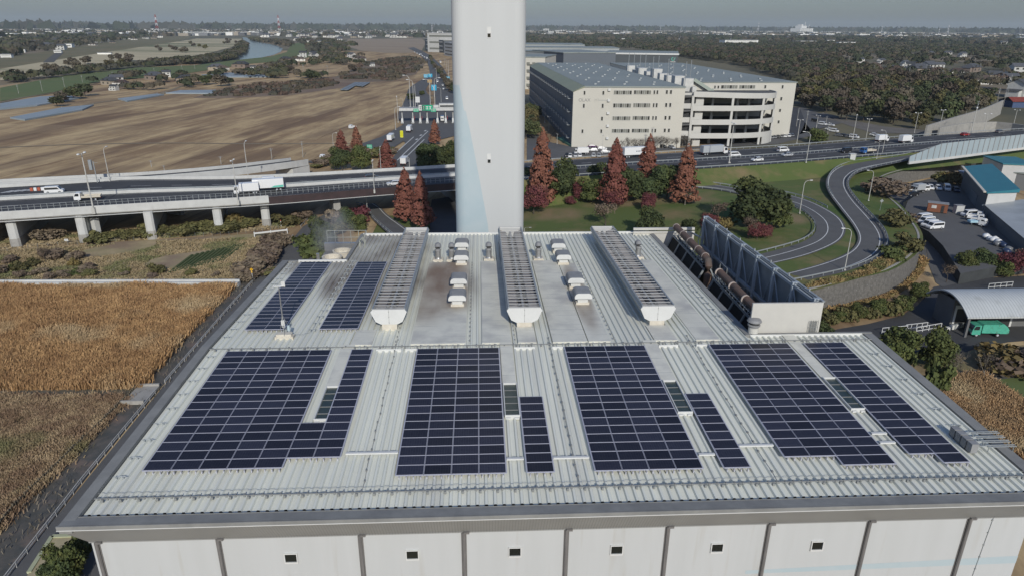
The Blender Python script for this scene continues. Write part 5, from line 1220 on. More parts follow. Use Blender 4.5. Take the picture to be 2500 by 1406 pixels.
reeds('thicket_weeds', [(-60,622),(60,606),(400,583),(720,556),(700,532),(540,548),(200,570),(-60,590)], 9000, .6, m_scrub, w=.25, lean=.5)
# vegetable rows in the garden plot
mb = MB()
for i in range(11):
    a, b3 = G(412+i*13,668-i*3), G(470+i*13,624-i*3); mb.obox(a, b3, .55, .3)
tag(ob('vegetable_rows', mb, [M('crop_green',(.055,.085,.03),(.085,.10,.04),scale=1.2,rough=.95,bump=1,bscale=4)], kind='stuff'))
# the wood on the right, with clearings where houses stand
WHOUSE = ((2,2095,172,1.43),(3,2086,156,1.30),(0,2100,154,1.17),(1,2133,168,1.56),(0,2150,157,1.30),(2,2172,178,1.69),(3,2208,162,1.17),(3,2222,170,1.43),(2,2240,182,2.34),(0,2262,178,2.08),(3,2290,172,1.43),(2,2370,176,1.95),(1,2336,184,1.56),(3,2270,140,1.56),(0,2312,138,1.56),(3,2348,142,1.56),(2,2425,196,1.82),(1,2395,206,1.69),(3,2482,184,1.95),(0,2460,206,1.56))
HCLEAR = [tuple(G(x,y))[:2] for _,x,y,_ in WHOUSE] + [tuple(G(x,y))[:2] for x,y in ((272,208),(286,205),(298,210),(280,222),(380,196),(408,189),(455,200),(530,172),(545,173),(590,166),(640,170),(618,172),(698,150),(741,141),(765,138),(735,150),(770,143),(859,142),(880,150),(910,163))]
def wood_far(name, B, h, r, nq, mats, s):
    for hx, hy in HCLEAR: B = B[~((np.abs(B[:,0]-hx) < 17) & (B[:,1] > hy-(165 if hx > 0 else 75)) & (B[:,1] < hy+9))]
    "tree crowns merged to one mass: nq small faces per crown"
    n = len(B); d = RNG.normal(size=(n,nq,3)); d /= np.linalg.norm(d,axis=2)[:,:,None]; d[:,:,2] = np.abs(d[:,:,2])*1.0-.15
    hh = h*RNG.uniform(.65,1.25,n); rr = r*RNG.uniform(.7,1.3,n)
    C = np.zeros((n,nq,3)); C[:,:,0] = B[:,None,0]+d[:,:,0]*rr[:,None]; C[:,:,1] = B[:,None,1]+d[:,:,1]*rr[:,None]; C[:,:,2] = hh[:,None]*.6+d[:,:,2]*hh[:,None]*.42
    N = d+RNG.normal(size=d.shape)*.22; N /= np.linalg.norm(N,axis=2)[:,:,None]
    me = quads_mesh(name, C.reshape(-1,3), N.reshape(-1,3), (s*RNG.uniform(.7,1.3,n*nq)), mats[0])
    for m in mats[1:]: me.materials.append(m)
    me.polygons.foreach_set('material_index', np.repeat(RNG.integers(0,len(mats),n), nq).astype(np.int32))
    o = bpy.data.objects.new(name, me); COL.objects.link(o); o['kind'] = 'stuff'; return o
W_dark = M('wood_dark', (.034,.043,.022), (.048,.056,.028), scale=.06, detail=5, rough=.9); W_brown = M('wood_brown', (.078,.064,.044), (.094,.078,.05), scale=.05, detail=5, rough=.9)
W_olive = M('wood_olive', (.062,.063,.034), (.085,.078,.04), scale=.05, detail=5, rough=.9); W_grey = M('wood_grey', (.072,.068,.05), (.058,.056,.042), scale=.05, detail=5, rough=.9)
W_rust = M('wood_rust', (.11,.072,.052), (.09,.064,.048), scale=.05, rough=.9)
near_px = [(1946,272),(1990,280),(2070,296),(2180,310),(2262,318),(2330,296),(2400,268),(2432,240),(2330,212),(2200,205),(2080,196),(2000,196),(1955,212)]
B = scatter_px(215, near_px)
# spread them out a little so crowns stand side by side
for _ in range(6):
    D = B[:,None]-B[None]; dist = np.hypot(D[...,0],D[...,1])+np.eye(len(B))*99; f = np.clip(7.5-dist,0,None)/dist; B = B+(D*f[...,None]).sum(1)*.25
kinds = ('wood0','wood1','wood2','wood3','wood2','wood2','wood0','wood3'); nm = {'0':'dark green','1':'mid green','2':'grey-brown','3':'olive','4':'golden'}
for x, y in B:
    k = random.choice(kinds); k = 'wood4' if (k == 'wood2' and y < 400 and x > 190 and random.random() < .25) else k
    tree(k, (x,y,0), random.uniform(9,15), '%s tree of the wood between car park and houses on the right' % nm[k[-1]], group='%s trees of the wood on the right' % nm[k[-1]], wide=random.uniform(.9,1.25))
wood_far('distant_wood', scatter_px(1900, [(1600,131),(1720,131),(1900,128),(2050,150),(2060,172),(2500,190),(2500,232),(2440,225),(2330,205),(2200,198),(2080,190),(2000,190),(1950,215),(1925,240),(1930,200),(1800,160)]), 12, 6.5, 75, [W_dark,W_brown,W_olive,W_grey,W_dark,W_olive,W_rust], 1.7)
wood_far('distant_wood', scatter_px(2300, [(1290,115),(1290,100),(1700,103),(2000,104),(2500,118),(2500,186),(2060,168),(2040,148),(1880,125),(1700,130),(1600,131),(1500,118)]), 10, 9, 30, [W_dark,W_brown,W_dark,W_grey,W_olive], 3.4)
wood_far('distant_wood', scatter_px(1000, [(1280,99),(1280,88),(1700,88),(2100,90),(2500,98),(2500,116),(2000,103),(1700,101)]), 9, 24, 12, [W_dark,W_brown,W_dark,W_grey], 15)
wood_far('distant_wood', scatter_px(1500, [(-100,98),(-100,78),(200,76),(560,75),(1120,78),(1280,80),(1700,80),(2600,90),(2600,99),(2000,90),(1280,88),(1050,92),(700,90),(560,86),(300,92),(120,100)]), 10, 40, 9, [W_dark,W_grey,W_dark,W_brown], 24)
wood_far('distant_wood', scatter_px(1500, [(-100,71.5),(600,70.6),(1250,72),(2000,76),(2600,80),(2600,87),(2000,81),(1250,77),(600,75.5),(-100,77)]), 26, 190, 8, [W_dark,W_grey,W_dark], 100)
wood_far('riverside_trees', scatter_px(520, [(0,206),(60,200),(200,182),(330,166),(480,158),(570,148),(598,128),(604,110),(590,104),(572,128),(540,142),(470,150),(380,158),(280,168),(150,184),(60,194),(0,198)]), 8.5, 7, 40, [W_olive,W_dark,W_grey,W_olive,W_brown], 2.6)
wood_far('riverside_trees', scatter_px(150, [(612,95),(700,103),(716,112),(700,116),(660,106),(620,101)]), 8, 12, 16, [W_brown,W_grey,W_olive], 6)
m_plainwood = [W_dark,W_grey,W_olive,W_brown]
wood_far('farm_trees', scatter_px(85, [(210,218),(330,224),(480,214),(488,196),(400,186),(300,188),(215,205)]), 7, 5, 40, m_plainwood, 2.4)
wood_far('farm_trees', scatter_px(60, [(480,184),(640,172),(800,190),(810,196),(690,192),(520,192)]), 6.5, 5.5, 36, m_plainwood, 2.6)
wood_far('farm_trees', scatter_px(110, [(650,168),(760,160),(880,160),(900,142),(800,128),(760,140),(700,150)]), 6.5, 6, 30, m_plainwood, 3)
wood_far('farm_trees', scatter_px(150, [(740,132),(850,126),(870,110),(800,98),(720,98),(760,118)]), 7, 10, 18, m_plainwood, 6)
wood_far('farm_trees', scatter_px(300, [(0,140),(0,100),(260,92),(420,84),(300,99),(160,118)]), 11, 16, 14, m_plainwood, 8)
wood_far('field_brush', scatter_px(200, [(820,190),(900,150),(1000,140),(1040,150),(1010,180),(960,196),(880,200)]), 2.2, 5, 22, [W_brown,W_grey,W_rust,W_brown], 2.6)
wood_far('field_brush', scatter_px(130, [(480,238),(620,206),(800,196),(830,206),(700,232),(560,236)]), 1.3, 4, 20, [W_brown,W_rust,W_grey], 2.2)
# separate round trees on the golf course
for i in range(34):
    bx = random.choice((random.uniform(380,585),random.uniform(90,330))); f = (bx-90)/495; by = 182-f*62+random.uniform(-12,12) if bx < 340 else random.uniform(100,132)
    if bx > 540: by = random.uniform(99,112)
    p = G(bx,by); tree('wood%d'%random.choice((2,3,2)), p, random.uniform(8,12), 'rounded brown tree standing alone on the pale golf course', group='trees of the golf course', wide=1.3)
for i,(bx,by) in enumerate(((140,258+3),(180,243),(152,244+8),(208,236),(505,208),(540,212),(560,208),(690,176),(708,178),(760,196),(770,196),(860,176),(870,158))): 
    p = G(bx,by); tree('wood%d'%(i%3), p, random.uniform(7,11), 'dark field tree between nets, farm houses and brown field', group='trees of the fields', wide=1.6)
for i in range(26):   # planted trees along the toll road in front of the dark office block
    p = G(1050+i*2.2+random.uniform(-2,2), 150+i*3.2+random.uniform(-4,4)); tree('wood%d'%random.choice((2,2,0)), p, random.uniform(5,9), 'small dull tree along the toll road below the dark office block', group='trees along the toll road', wide=.9)
for i in range(12):   # trees left of the warehouse
    p = G(1288+random.uniform(-4,18), 285+i*5); tree('wood%d'%random.choice((1,3,4,0)), p, random.uniform(6,10), 'green tree on the bank between the chimney and the warehouse', group='trees beside the warehouse', wide=1.2)
for i in range(16):
    p = G(1520+i*11+random.uniform(-3,3), 370-i*.6+random.uniform(-3,2)); tree('bare0', p, random.uniform(5,7), 'bare grey tree in front of the warehouse wall', group='bare trees in front of the warehouse', wide=1.0)
# ================================================================ vehicles
m_tyre = M('tyre', (.02,.02,.02), rough=.9); m_glass = M('car_glass', (.02,.024,.028), rough=.1, spec=.6)
m_head = M('lamp_glass', (.6,.6,.58), rough=.2); m_tail = M('tail_red', (.35,.02,.02), rough=.3)
PAINT = {n: M('paint_'+n, c, rough=.3, spec=.5) for n, c in dict(white=(.72,.72,.70), silver=(.42,.43,.44), black=(.02,.02,.022), grey=(.16,.165,.17), blue=(.04,.13,.33), navy=(.03,.045,.09), red=(.30,.03,.03), green=(.05,.36,.20), teal=(.13,.50,.38), yellow=(.65,.45,.03), beige=(.55,.50,.40), lightgrey=(.38,.40,.41), purple=(.08,.03,.09)).items()}
def wheels(t, xs, y, r=.33):
    for x in xs:
        for s in (-1,1):
            mb = MB(); mb.tube([(0,-.11,0),(0,.11,0)], r, 12); mb.tube([(0,s*.112,0),(0,s*.125,0)], r*.55, 8, 1)
            ob('wheel', mb, [m_tyre, PAINT['silver']], t, loc=(x,s*y,r))
def side(mb, prof, w0, w1=None, mi=0, zs=None):
    "side profile [(x,z)...] swept across the width; the upper points may be narrower"
    w1 = w0 if w1 is None else w1; zmin = min(p[1] for p in prof); zmax = max(p[1] for p in prof); zs = zs or zmin
    k = len(mb.v); n = len(prof); wd = [w0 + (w1-w0)*max(0,(p[1]-zs))/max(1e-6,zmax-zs) for p in prof]
    mb.v += [(p[0],-w,p[1]) for p,w in zip(prof,wd)]+[(p[0],w,p[1]) for p,w in zip(prof,wd)]
    for i in range(n):
        j = (i+1)%n; mb.f.append((k+j,k+i,k+n+i,k+n+j)); mb.m.append(mi)
    mb.f.append(tuple(range(k,k+n))); mb.m.append(mi); mb.f.append(tuple(reversed(range(k+n,k+2*n)))); mb.m.append(mi)
def lights(t, xf, xr, y, z):
    for s in (-1,1):
        mb = MB(); mb.box(xf-.04,xf+.03,s*y-.16,s*y+.16,z-.08,z+.08); ob('headlight', mb, [m_head], t)
        mb = MB(); mb.box(xr-.03,xr+.04,s*y-.12,s*y+.12,z,z+.22); ob('tail_light', mb, [m_tail], t)
def mk_car():
    t = thing('parked_car', 'x', 'car', (0,-5200,0)); mb = MB()
    side(mb, [(-2.15,.3),(2.15,.3),(2.2,.55),(2.1,.78),(1.2,.92),(-2.05,.98),(-2.2,.7)], .84, .82)
    side(mb, [(1.2,.9),(.45,1.42),(.2,1.46),(-1.35,1.46),(-1.6,1.4),(-2.0,.95)], .80, .62, zs=.92); ob('body', mb, [PAINT['white']], t)
    mb = MB(); side(mb, [(1.02,.98),(.42,1.37),(.2,1.4),(-1.32,1.4),(-1.55,1.34),(-1.9,1.0)], .806, .645, zs=.98)
    mb.poly([(1.21,-.7,.92),(1.21,.7,.92),(.46,.6,1.43),(.46,-.6,1.43)]); mb.poly([(-2.01,.68,.99),(-2.01,-.68,.99),(-1.62,-.58,1.40),(-1.62,.58,1.40)]); ob('window', mb, [m_glass], t)
    wheels(t, (-1.3,1.3), .76); lights(t, 2.15, -2.17, .6, .68); return t
def mk_van():
    t = thing('van', 'x', 'van', (0,-5200,0)); mb = MB()
    side(mb, [(-2.35,.3),(2.3,.3),(2.38,.6),(2.3,.95),(1.75,1.12),(1.15,1.88),(.9,1.96),(-2.2,1.98),(-2.36,1.85)], .86, .76, zs=1.0); ob('body', mb, [PAINT['white']], t)
    mb = MB()
    for s in (-1,1): mb.poly([(x,s*(.868-.1*(z-1.0)/.98),z) for x,z in ((1.5,1.14),(.98,1.72),(-2.15,1.74),(-2.15,1.16))][::-s])
    mb.poly([(1.78,-.74,1.12),(1.78,.74,1.12),(1.19,.68,1.86),(1.19,-.68,1.86)]); mb.poly([(-2.37,.7,1.15),(-2.37,-.7,1.15),(-2.37,-.68,1.75),(-2.37,.68,1.75)]); ob('window', mb, [m_glass], t)
    wheels(t, (-1.45,1.45), .78); lights(t, 2.35, -2.36, .66, .75); return t
def cab(mb, x0, x1, w, z0, z1):
    side(mb, [(x0,z0),(x1,z0),(x1+.05,z0+.5),(x1,z0+.95),(x1-.35,z1-.05),(x1-.5,z1),(x0,z1)], w, w*.95, zs=z0+.9)
def cabglass(t, x0, x1, w, z0, z1):
    mb = MB(); h = z0+.95
    mb.poly([(x1+.01,-w*.92,h),(x1+.01,w*.92,h),(x1-.33,w*.86,z1-.1),(x1-.33,-w*.86,z1-.1)])
    for s in (-1,1): mb.poly([(x,s*(w*.99+.006),z) for x,z in ((x1-.15,h),(x1-.45,z1-.15),(x0+.35,z1-.15),(x0+.35,h))][::-s])
    ob('window', mb, [m_glass], t)
def mk_boxtruck(L=8.6, boxh=3.4, name='box_truck', boxmat='white', stripe=None):
    t = thing(name, 'x', 'truck', (0,-5200,0)); f = L/2; w = 1.15
    mb = MB(); cab(mb, f-1.75, f, w*.97, .55, 2.65); ob('cab', mb, [PAINT['white']], t); cabglass(t, f-1.75, f, w*.97, .55, 2.65)
    mb = MB(); mb.box(-f,f-1.9,-w,w,1.05,boxh); ob('cargo_box', mb, [PAINT[boxmat]], t, bevel=.03)
    if stripe:
        mb = MB()
        for s in (-1,1):
            y = s*(w+.006); mb.poly([(-f+.1,y,1.12),(-f+3.6,y,1.12),(-f+2.6,y,1.6),(-f+.1,y,1.75)][::-s])
        ob('side_stripe', mb, [PAINT[stripe]], t)
    mb = MB(); mb.box(-f+.1,f-.4,-.45,.45,.6,1.02); mb.box(-f+1.2,-f+3.4,-w+.1,-w+.35,.45,.95); mb.box(-f+.02,-f+.1,-w,w,.6,.8); ob('chassis', mb, [m_dark], t)
    wheels(t, (f-1.15,-f+2.0,-f+1.0), w*.86, .45); lights(t, f+.02, -f, .9, .8); return t
def mk_flatbed(L=6.4):
    t = thing('flatbed_truck', 'x', 'truck', (0,-5200,0)); f = L/2; w = 1.05
    mb = MB(); cab(mb, f-1.6, f, w*.96, .5, 2.3); ob('cab', mb, [PAINT['white']], t); cabglass(t, f-1.6, f, w*.96, .5, 2.3)
    mb = MB(); mb.box(-f,f-1.75,-w,w,.95,1.08); mb.box(-f,f-1.75,-w,-w+.06,1.08,1.5); mb.box(-f,f-1.75,w-.06,w,1.08,1.5); mb.box(-f,-f+.06,-w+.06,w-.06,1.08,1.5); mb.box(f-1.85,f-1.78,-w+.06,w-.06,1.08,2.2); mb.box(-f+.9,f-3.0,-w+.3,w-.3,1.08,1.25)
    ob('bed', mb, [PAINT['beige']], t); mb = MB(); mb.box(-f+.1,f-.4,-.4,.4,.5,.94); ob('chassis', mb, [m_dark], t)
    wheels(t, (f-1.0,-f+1.3), w*.84, .42); lights(t, f+.02, -f, .8, .75); return t
def mk_kei():
    t = thing('small_truck', 'x', 'small truck', (0,-5200,0)); f = 1.7; w = .72
    mb = MB(); cab(mb, f-1.3, f, w, .35, 1.75); ob('cab', mb, [PAINT['white']], t); cabglass(t, f-1.3, f, w, .35, 1.75)
    mb = MB(); mb.box(-f,f-1.35,-w,w,.65,.75); mb.box(-f,f-1.35,-w,-w+.04,.75,1.05); mb.box(-f,f-1.35,w-.04,w,.75,1.05); mb.box(-f,-f+.04,-w+.04,w-.04,.75,1.05); ob('bed', mb, [PAINT['white']], t)
    wheels(t, (1.05,-.95), .62, .27); lights(t, f+.02, -f, .55, .6); return t
V = {'car': mk_car(), 'van': mk_van(), 'box': mk_boxtruck(), 'flat': mk_flatbed(), 'kei': mk_kei()}
USED = set()
def vehicle(kind, loc, heading, label, color=None, group=None, scale=1, boxcolor=None):
    pr = V[kind]; sw = {}
    if color: sw['paint_white'] = PAINT[color]
    if kind not in USED and not color: USED.add(kind); o = pr; o.location = loc; o.rotation_euler = (0,0,heading)
    else: o = dup(pr, loc, heading, swap=sw or None)
    o.scale = (scale,)*3 if not hasattr(scale,'__len__') else scale
    return tag(o, label, None, group)
def head(p, q): return atan2(q.y-p.y, q.x-p.x)
def vpx(kind, px, py, z, to, label, **k):
    "vehicle standing at a place in the photograph, its nose towards another place"
    p = G(px,py,z); return vehicle(kind, p, head(p, G(to[0],to[1],z)), label, **k)
hw = 'vehicles on the highway'
dl = lambda x: None
def on_hw(kind, px, py, right, label, **k):
    p = G(px,py,ZD+.02); i = min(range(NS-1), key=lambda i: (near[i]-p).length); d = (near[i+1]-near[i]); a = atan2(d.y,d.x)
    return vehicle(kind, p, a if right else a+pi, label, group=hw, **k)
on_hw('van', 134, 472, True, 'white van on the far lanes at the left end of the viaduct')
on_hw('van', 661, 447, True, 'white van on the far lanes above the white box truck')
on_hw('flat', 217, 490, False, 'cream flatbed truck on the near lanes at the left end of the viaduct')
on_hw('car', 908, 437, True, 'black car on the far lanes left of the chimney', color='black')
on_hw('car', 962, 453, False, 'white sedan with dark roof left of the pair of rust conifers')
on_hw('van', 2243-450, 383, True, 'white minivan on the highway right of the grey box truck', scale=.95)
on_hw('car', 1848, 394, False, 'white car on the near lanes above the green interchange lawn')
on_hw('car', 1921, 382, False, 'silver car on the near lanes left of the black car', color='silver')
on_hw('van', 1911, 371, True, 'white van on the far lanes in front of the warehouse car park')
on_hw('van', 2064, 373, False, 'black van on the near lanes behind the blue truck', color='black', scale=.95)
on_hw('box', 2152, 347, True, 'small white box truck on the far lanes near the car park', scale=(.7,.85,.9))
on_hw('box', 2210, 350, True, 'white panel truck on the far lanes ahead of the smaller one', scale=(.75,.9,1))
on_hw('flat', 2118, 375, False, 'blue flatbed truck on the near lanes at the right', color='blue')
on_hw('car', 2355, 332, True, 'red car beyond the noise barrier', color='red')
on_hw('car', 2440, 325, True, 'dark car beyond the noise barrier at the far right', color='grey')
o = mk_boxtruck(10.4, 3.6, 'box_truck', 'white', 'teal'); p = G(648,467,ZD+.02); o.location = p; o.rotation_euler = (0,0,radians(196.5)); tag(o, 'large white box truck with green wave stripe on the viaduct', 'truck', hw)
p = G(603,474,ZD+.02); o = dup(V['box'], p, radians(196.5), 'small white box truck with silver doors ahead of the green striped truck', hw, (.78,.95,.93)); 
t = mk_boxtruck(12.5, 3.8, 'box_truck', 'white'); p = G(1558,384,ZD+.02); t.location = p; i = min(range(NS-1), key=lambda i: (near[i]-p).length); d = near[i+1]-near[i]; t.rotation_euler = (0,0,atan2(d.y,d.x)); tag(t, 'long white box truck between two rust conifers on the highway', 'truck', hw)
mb = MB()
for s in (-1,): 
    for k,(x,w_) in enumerate(((-1.6,.5),(-.9,.35),(-.4,.6),(.5,.4))): mb.box(x,x+w_,s*1.16-.004,s*1.16,2.2,2.5)
    mb.box(3.3,4.3,s*1.16-.004,s*1.16,1.3,3.4,1)
ob('side_lettering', mb, [PAINT['navy'], PAINT['red']], t)
t = mk_boxtruck(11.0, 3.6, 'box_truck', 'lightgrey'); p = G(1742,378,ZD+.02); t.location = p; t.rotation_euler = (0,0,atan2(d.y,d.x)+.03); tag(t, 'grey box truck with yellow front edge on the highway right of the last conifer', 'truck', hw)
mb = MB(); mb.box(3.58,3.62,-1.17,1.17,1.2,3.55); mb.box(3.58,3.75,-1.17,-1.152,1.05,1.7,1); ob('front_edge', mb, [PAINT['yellow'], PAINT['red']], t)
# toll road and side road
vpx('box', 955, 344, .4, (985,318), 'dark grey-sided box truck waiting on the toll road behind a rust conifer', group='vehicles on the toll road', scale=(1.2,1,1))
vpx('box', 1000, 322, .4, (1015,308), 'white-backed box truck just before the toll gate', group='vehicles on the toll road')
vpx('box', 988, 402, .4, (1010,378), 'silver-backed box truck passing under the viaduct on the toll road', group='vehicles on the toll road', scale=(.9,1,.95))
vpx('box', 1080, 296, .4, (1080,306), 'white truck in a lane of the toll gate', group='vehicles on the toll road', scale=(.8,.9,.9))
vpx('kei', 793, 389, .35, (780,392), 'small white pickup on the side road beside the ramp end', group='vehicles behind the viaduct', scale=1.25)
vpx('kei', 861, 315, .05, (855,316), 'small white pickup parked in the brown field', group='vehicles behind the viaduct', scale=1.3)
for i,(x,y) in enumerate(((1068,201),(1081,210),(1083,219),(1091,243),(1012,129),(1018,132),(1024,135),(1031,138),(1036,141),(1042,144),(1049,147),(1053,150),(1075,154),(1028,134))):
    vpx('car' if i%3 else 'van', x, y, .5, (x+ (4 if y>180 else 14), y+ (24 if y>180 else 8)), 'small white vehicle in the line of traffic on the toll road far behind', group='distant traffic on the toll road', scale=1.05 if y > 180 else 1.5)
# warehouse forecourt
fc = 'cars parked in front of the warehouse'
for i,(x,y,c,to,lb) in enumerate(((1447,361,'purple',(1465,361),'dark purple car in the back row at the warehouse corner'),(1447,370,None,(1425,370),'white car in front of the dark purple one at the warehouse corner'),(1470,366,None,(1490,366),'white car at the right end of the back row'),(1478,374,None,(1500,374),'white car nearest the highway in the right row'),
    (1384,383,'black',(1384,392),'dark car of the front row, leftmost'),(1392,384,None,(1392,394),'white car of the front row beside the dark one'),(1405,383,'silver',(1405,394),'silver car of the front row'),(1416,383,None,(1416,394),'white car right of the silver one in the front row'),
    (1449,383,None,(1449,394),'white car of the front row before the lamp post'),(1462,383,'silver',(1462,394),'silver car of the front row beside the lamp post'),(1536,366,None,(1548,370),'white car below the bare trees'),(1552,361,'grey',(1560,366),'grey car below the bare trees'),(1575,362,'black',(1585,366),'black car right of the middle conifer'),(1602,358,None,(1612,362),'white car near the ramp entrance'),(1618,361,'black',(1628,363),'black car near the ramp entrance'),(1640,363,'silver',(1650,366),'silver car at the foot of the parking ramp'))):
    vpx('car', x, y, .15, to, lb, color=c, group=fc)
t = dup(V['box'], G(1419,378,.15), radians(180), 'cream box truck parked between the car rows at the warehouse', fc, (.75,1,.95))
for i in range(15):
    x = 1874+(i%8)*8.5+random.uniform(-1,1); y = 340-(i%8)*.9-(i//8)*6; c = random.choice((None,'silver','grey',None,'black',None))
    vpx('car', x, y, .15, (x+3,y+6), '%s car packed into the yard at the right corner of the warehouse' % {None:'white'}.get(c,c), color=c, group='%s cars packed at the warehouse corner' % {None:'white'}.get(c,c))
for i,(x,y,c) in enumerate(((2008,306,None),(2028,308,None),(2024,318,None),(2030,320,None),(2036,323,None),(2048,333,'grey'),(2060,334,'black'),(2072,336,'grey'),(2085,338,None),(2134,332,None),(2143,335,None),(2150,337,None),(1990,298,'black'),(2160,338,None))):
    vpx('car' if i%4 else 'van', x, y, .2, (x+8,y+1), '%s vehicle in the gravel car park at the edge of the wood' % {None:'white'}.get(c,c), color=c, group='%s vehicles in the car park by the wood' % {None:'white'}.get(c,c))
# depot yard
zd = 2.62; dg = 'vehicles in the depot yard'
for k,x,y,to,lb,c in (('van',2252,538,(2230,540),'rearmost white van of the front row in the depot yard',None),('van',2260,546,(2236,549),'second white van from the rear in the front row of the depot yard',None),('van',2268,554,(2245,557),'third white van from the rear, half hidden, in the depot yard',None),('van',2281,559,(2255,561),'white van nearest the camera in the depot yard',None),
    ('car',2226,479,(2202,481),'black estate car beside the grey box truck in the depot yard','black'),('kei',2218,470,(2200,472),'white small truck nose of the back row at the left of the depot yard',None),('van',2250,467,(2225,468),'white van behind the grey box in the depot yard',None),('car',2271,462,(2278,470),'left one of two white cars in the back row of the depot yard',None),('car',2290,463,(2297,471),'right one of two white cars in the back row of the depot yard',None),('van',2311,465,(2318,476),'white van beside the navy car in the depot yard',None),('car',2333,468,(2340,474),'navy car in the shade of the teal-roofed building','navy'),
    ('van',2365,529,(2345,530),'rearmost white van beside the depot wall',None),('kei',2378,534,(2400,537),'white small truck in the middle by the depot wall',None),('kei',2381,541,(2400,544),'white double-cab truck by the depot wall',None),('kei',2386,551,(2406,555),'white small truck with blue cover, nearest by the depot wall',None)):
    vpx(k, x, y, zd, to, lb, color=c, group=dg, scale=1.25 if k == 'kei' else 1.0)
t = dup(V['box'], G(2239,470,zd), head(G(2239,470,zd),G(2220,472,zd)), 'grey box truck in the back row of the depot yard', dg, (.55,.9,.85), swap={'paint_white':PAINT['lightgrey']})
p = G(2372,551,zd); mb = MB(); mb.box(-1.1,1.1,-.78,.78,.9,1.55); tag(ob('tarpaulin_load', mb, [M('tarp_blue',(.30,.50,.58),(.40,.56,.62),scale=2,rough=.8,obj=True)], loc=p, bevel=.12), 'pale blue tarpaulin covered load on the nearest small truck', 'truck load')
# green garbage truck
t = thing('garbage_truck', 'bright green garbage truck standing in front of the arched canopy', 'garbage truck', G(2405,817,.05), pi-.06)
gm = M('garbage_green', (.085,.40,.28), (.06,.31,.215), scale=1.4, rough=.45, obj=True, col3=(.08,.22,.15), scale3=3, lo3=.55, hi3=.68)
mb = MB(); cab(mb, 1.7, 3.3, 1.05, .5, 2.35); ob('cab', mb, [gm], t); cabglass(t, 1.7, 3.3, 1.05, .5, 2.35)
mb = MB(); side(mb, [(-1.9,.85),(1.55,.85),(1.55,2.3),(1.3,2.55),(-1.9,2.55)], 1.1, 1.0, zs=2.2); ob('container', mb, [gm], t)
mb = MB(); side(mb, [(-3.35,.75),(-1.88,.75),(-1.88,2.6),(-2.3,2.66),(-3.0,2.2),(-3.5,1.5),(-3.5,1.0)], 1.08, .95, zs=2.0); ob('loading_hopper', mb, [gm], t)
mb = MB(); mb.box(-3.0,2.9,-.45,.45,.5,.84); mb.box(-.9,.6,-1.02,-.7,.4,.8); ob('chassis', mb, [m_dark], t); mb = MB(); mb.box(-1.6,.9,-1.115,-1.105,1.3,1.42); mb.box(3.32,3.36,-.8,.8,.55,.9,1); ob('side_trim', mb, [M('pale_green',(.30,.55,.42),rough=.5), m_dark], t)
wheels(t, (2.35,-1.6), .92, .42); lights(t, 3.36, -3.45, .8, .8)

# ================================================================ street furniture
m_lamp = M('lamp_pole', (.50,.49,.45), (.42,.41,.37), scale=1.5, rough=.5); m_lamphead = M('lamp_head', (.70,.70,.67), rough=.35)
def mk_lamp():
    t = thing('street_lamp', 'x', 'street lamp', (0,-5300,0))
    mb = MB(); mb.tube([(0,0,0),(0,0,8.3)], [.12,.08], 8); mb.box(-.2,.2,-.2,.2,0,.25); ob('pole', mb, [m_lamp], t)
    mb = MB(); mb.tube([(0,0,8.3),(.08,0,8.9),(.4,0,9.4),(.9,0,9.65),(1.7,0,9.75)], [.08,.075,.07,.06,.05], 7); ob('arm', mb, [m_lamp], t)
    mb = MB(); mb.box(1.6,2.4,-.16,.16,9.66,9.82); mb.sphere((2.05,0,9.68),.26,8,5,0,(1.4,.6,.35)); ob('lamp_head', mb, [m_lamphead], t); return t
def mk_lamp2():
    t = thing('twin_lamp', 'x', 'street lamp', (0,-5300,0))
    mb = MB(); mb.tube([(0,0,-.8),(0,0,10.3)], [.15,.08], 8); mb.box(-.25,.25,-.3,.25,-.9,.3); ob('pole', mb, [m_lamp], t)
    mb = MB(); mb.tube([(-.95,0,10.15),(0,0,10.0),(.95,0,10.15)], .05, 6); ob('cross_arm', mb, [m_lamp], t)
    for s in (-1,1): mb = MB(); mb.sphere((s*1.05,0,10.2),.3,8,6,0,(1.3,.8,.55)); ob('lamp_head', mb, [m_lamphead], t)
    return t
LP = mk_lamp(); LP2 = mk_lamp2(); lp_used = [False, False]
def lamp(px, py, ty, z, az, label, twin=False, group='street lamps of the interchange'):
    p = G(px,py,z); h = VP(px,ty,p)-z; pr = LP2 if twin else LP; i = 1 if twin else 0
    if not lp_used[i]: o = pr; lp_used[i] = True
    else: o = dup(pr, p)
    s = h/(10.3 if twin else 9.75); o.location = p; o.scale = (max(s,.8),max(s,.8),s); o.rotation_euler = (0,0,az); tag(o, label, 'street lamp', group); return o
lamp(1952,522,440,5.2,.1,'curved street lamp on the inner ramp bend beside the big evergreen')
lamp(2062,660,556,5.2,pi-.1,'tall lamp in the foreground between both ramp bends, its head to the left')
lamp(2120,491,415,5.2,pi,'curved street lamp on the outer side of the S-bend below the noise barrier')
lamp(1968,398,322,9.0,pi*.9,'curved street lamp on the highway edge behind the interchange lawn')
lamp(2154,374,318,9.0,pi*.95,'curved lamp on the highway in front of the car park, left of the noise barrier')
lamp(2140,388,347,9.0,pi,'low curved lamp at the highway shoulder right of the blue truck')
lamp(897,520,456,1.0,pi*.05,'curved lamp at the small ramp under the viaduct girder')
lamp(1000,415,384,9.2,pi,'curved lamp head over the toll road in the chimney shade')
lamp(1262+18,575,556,1.0,0,'small lamp behind the far roof edge just right of the chimney')
lamp(815,372,325,.3,.1,'curved lamp beside the rust conifer behind the viaduct')
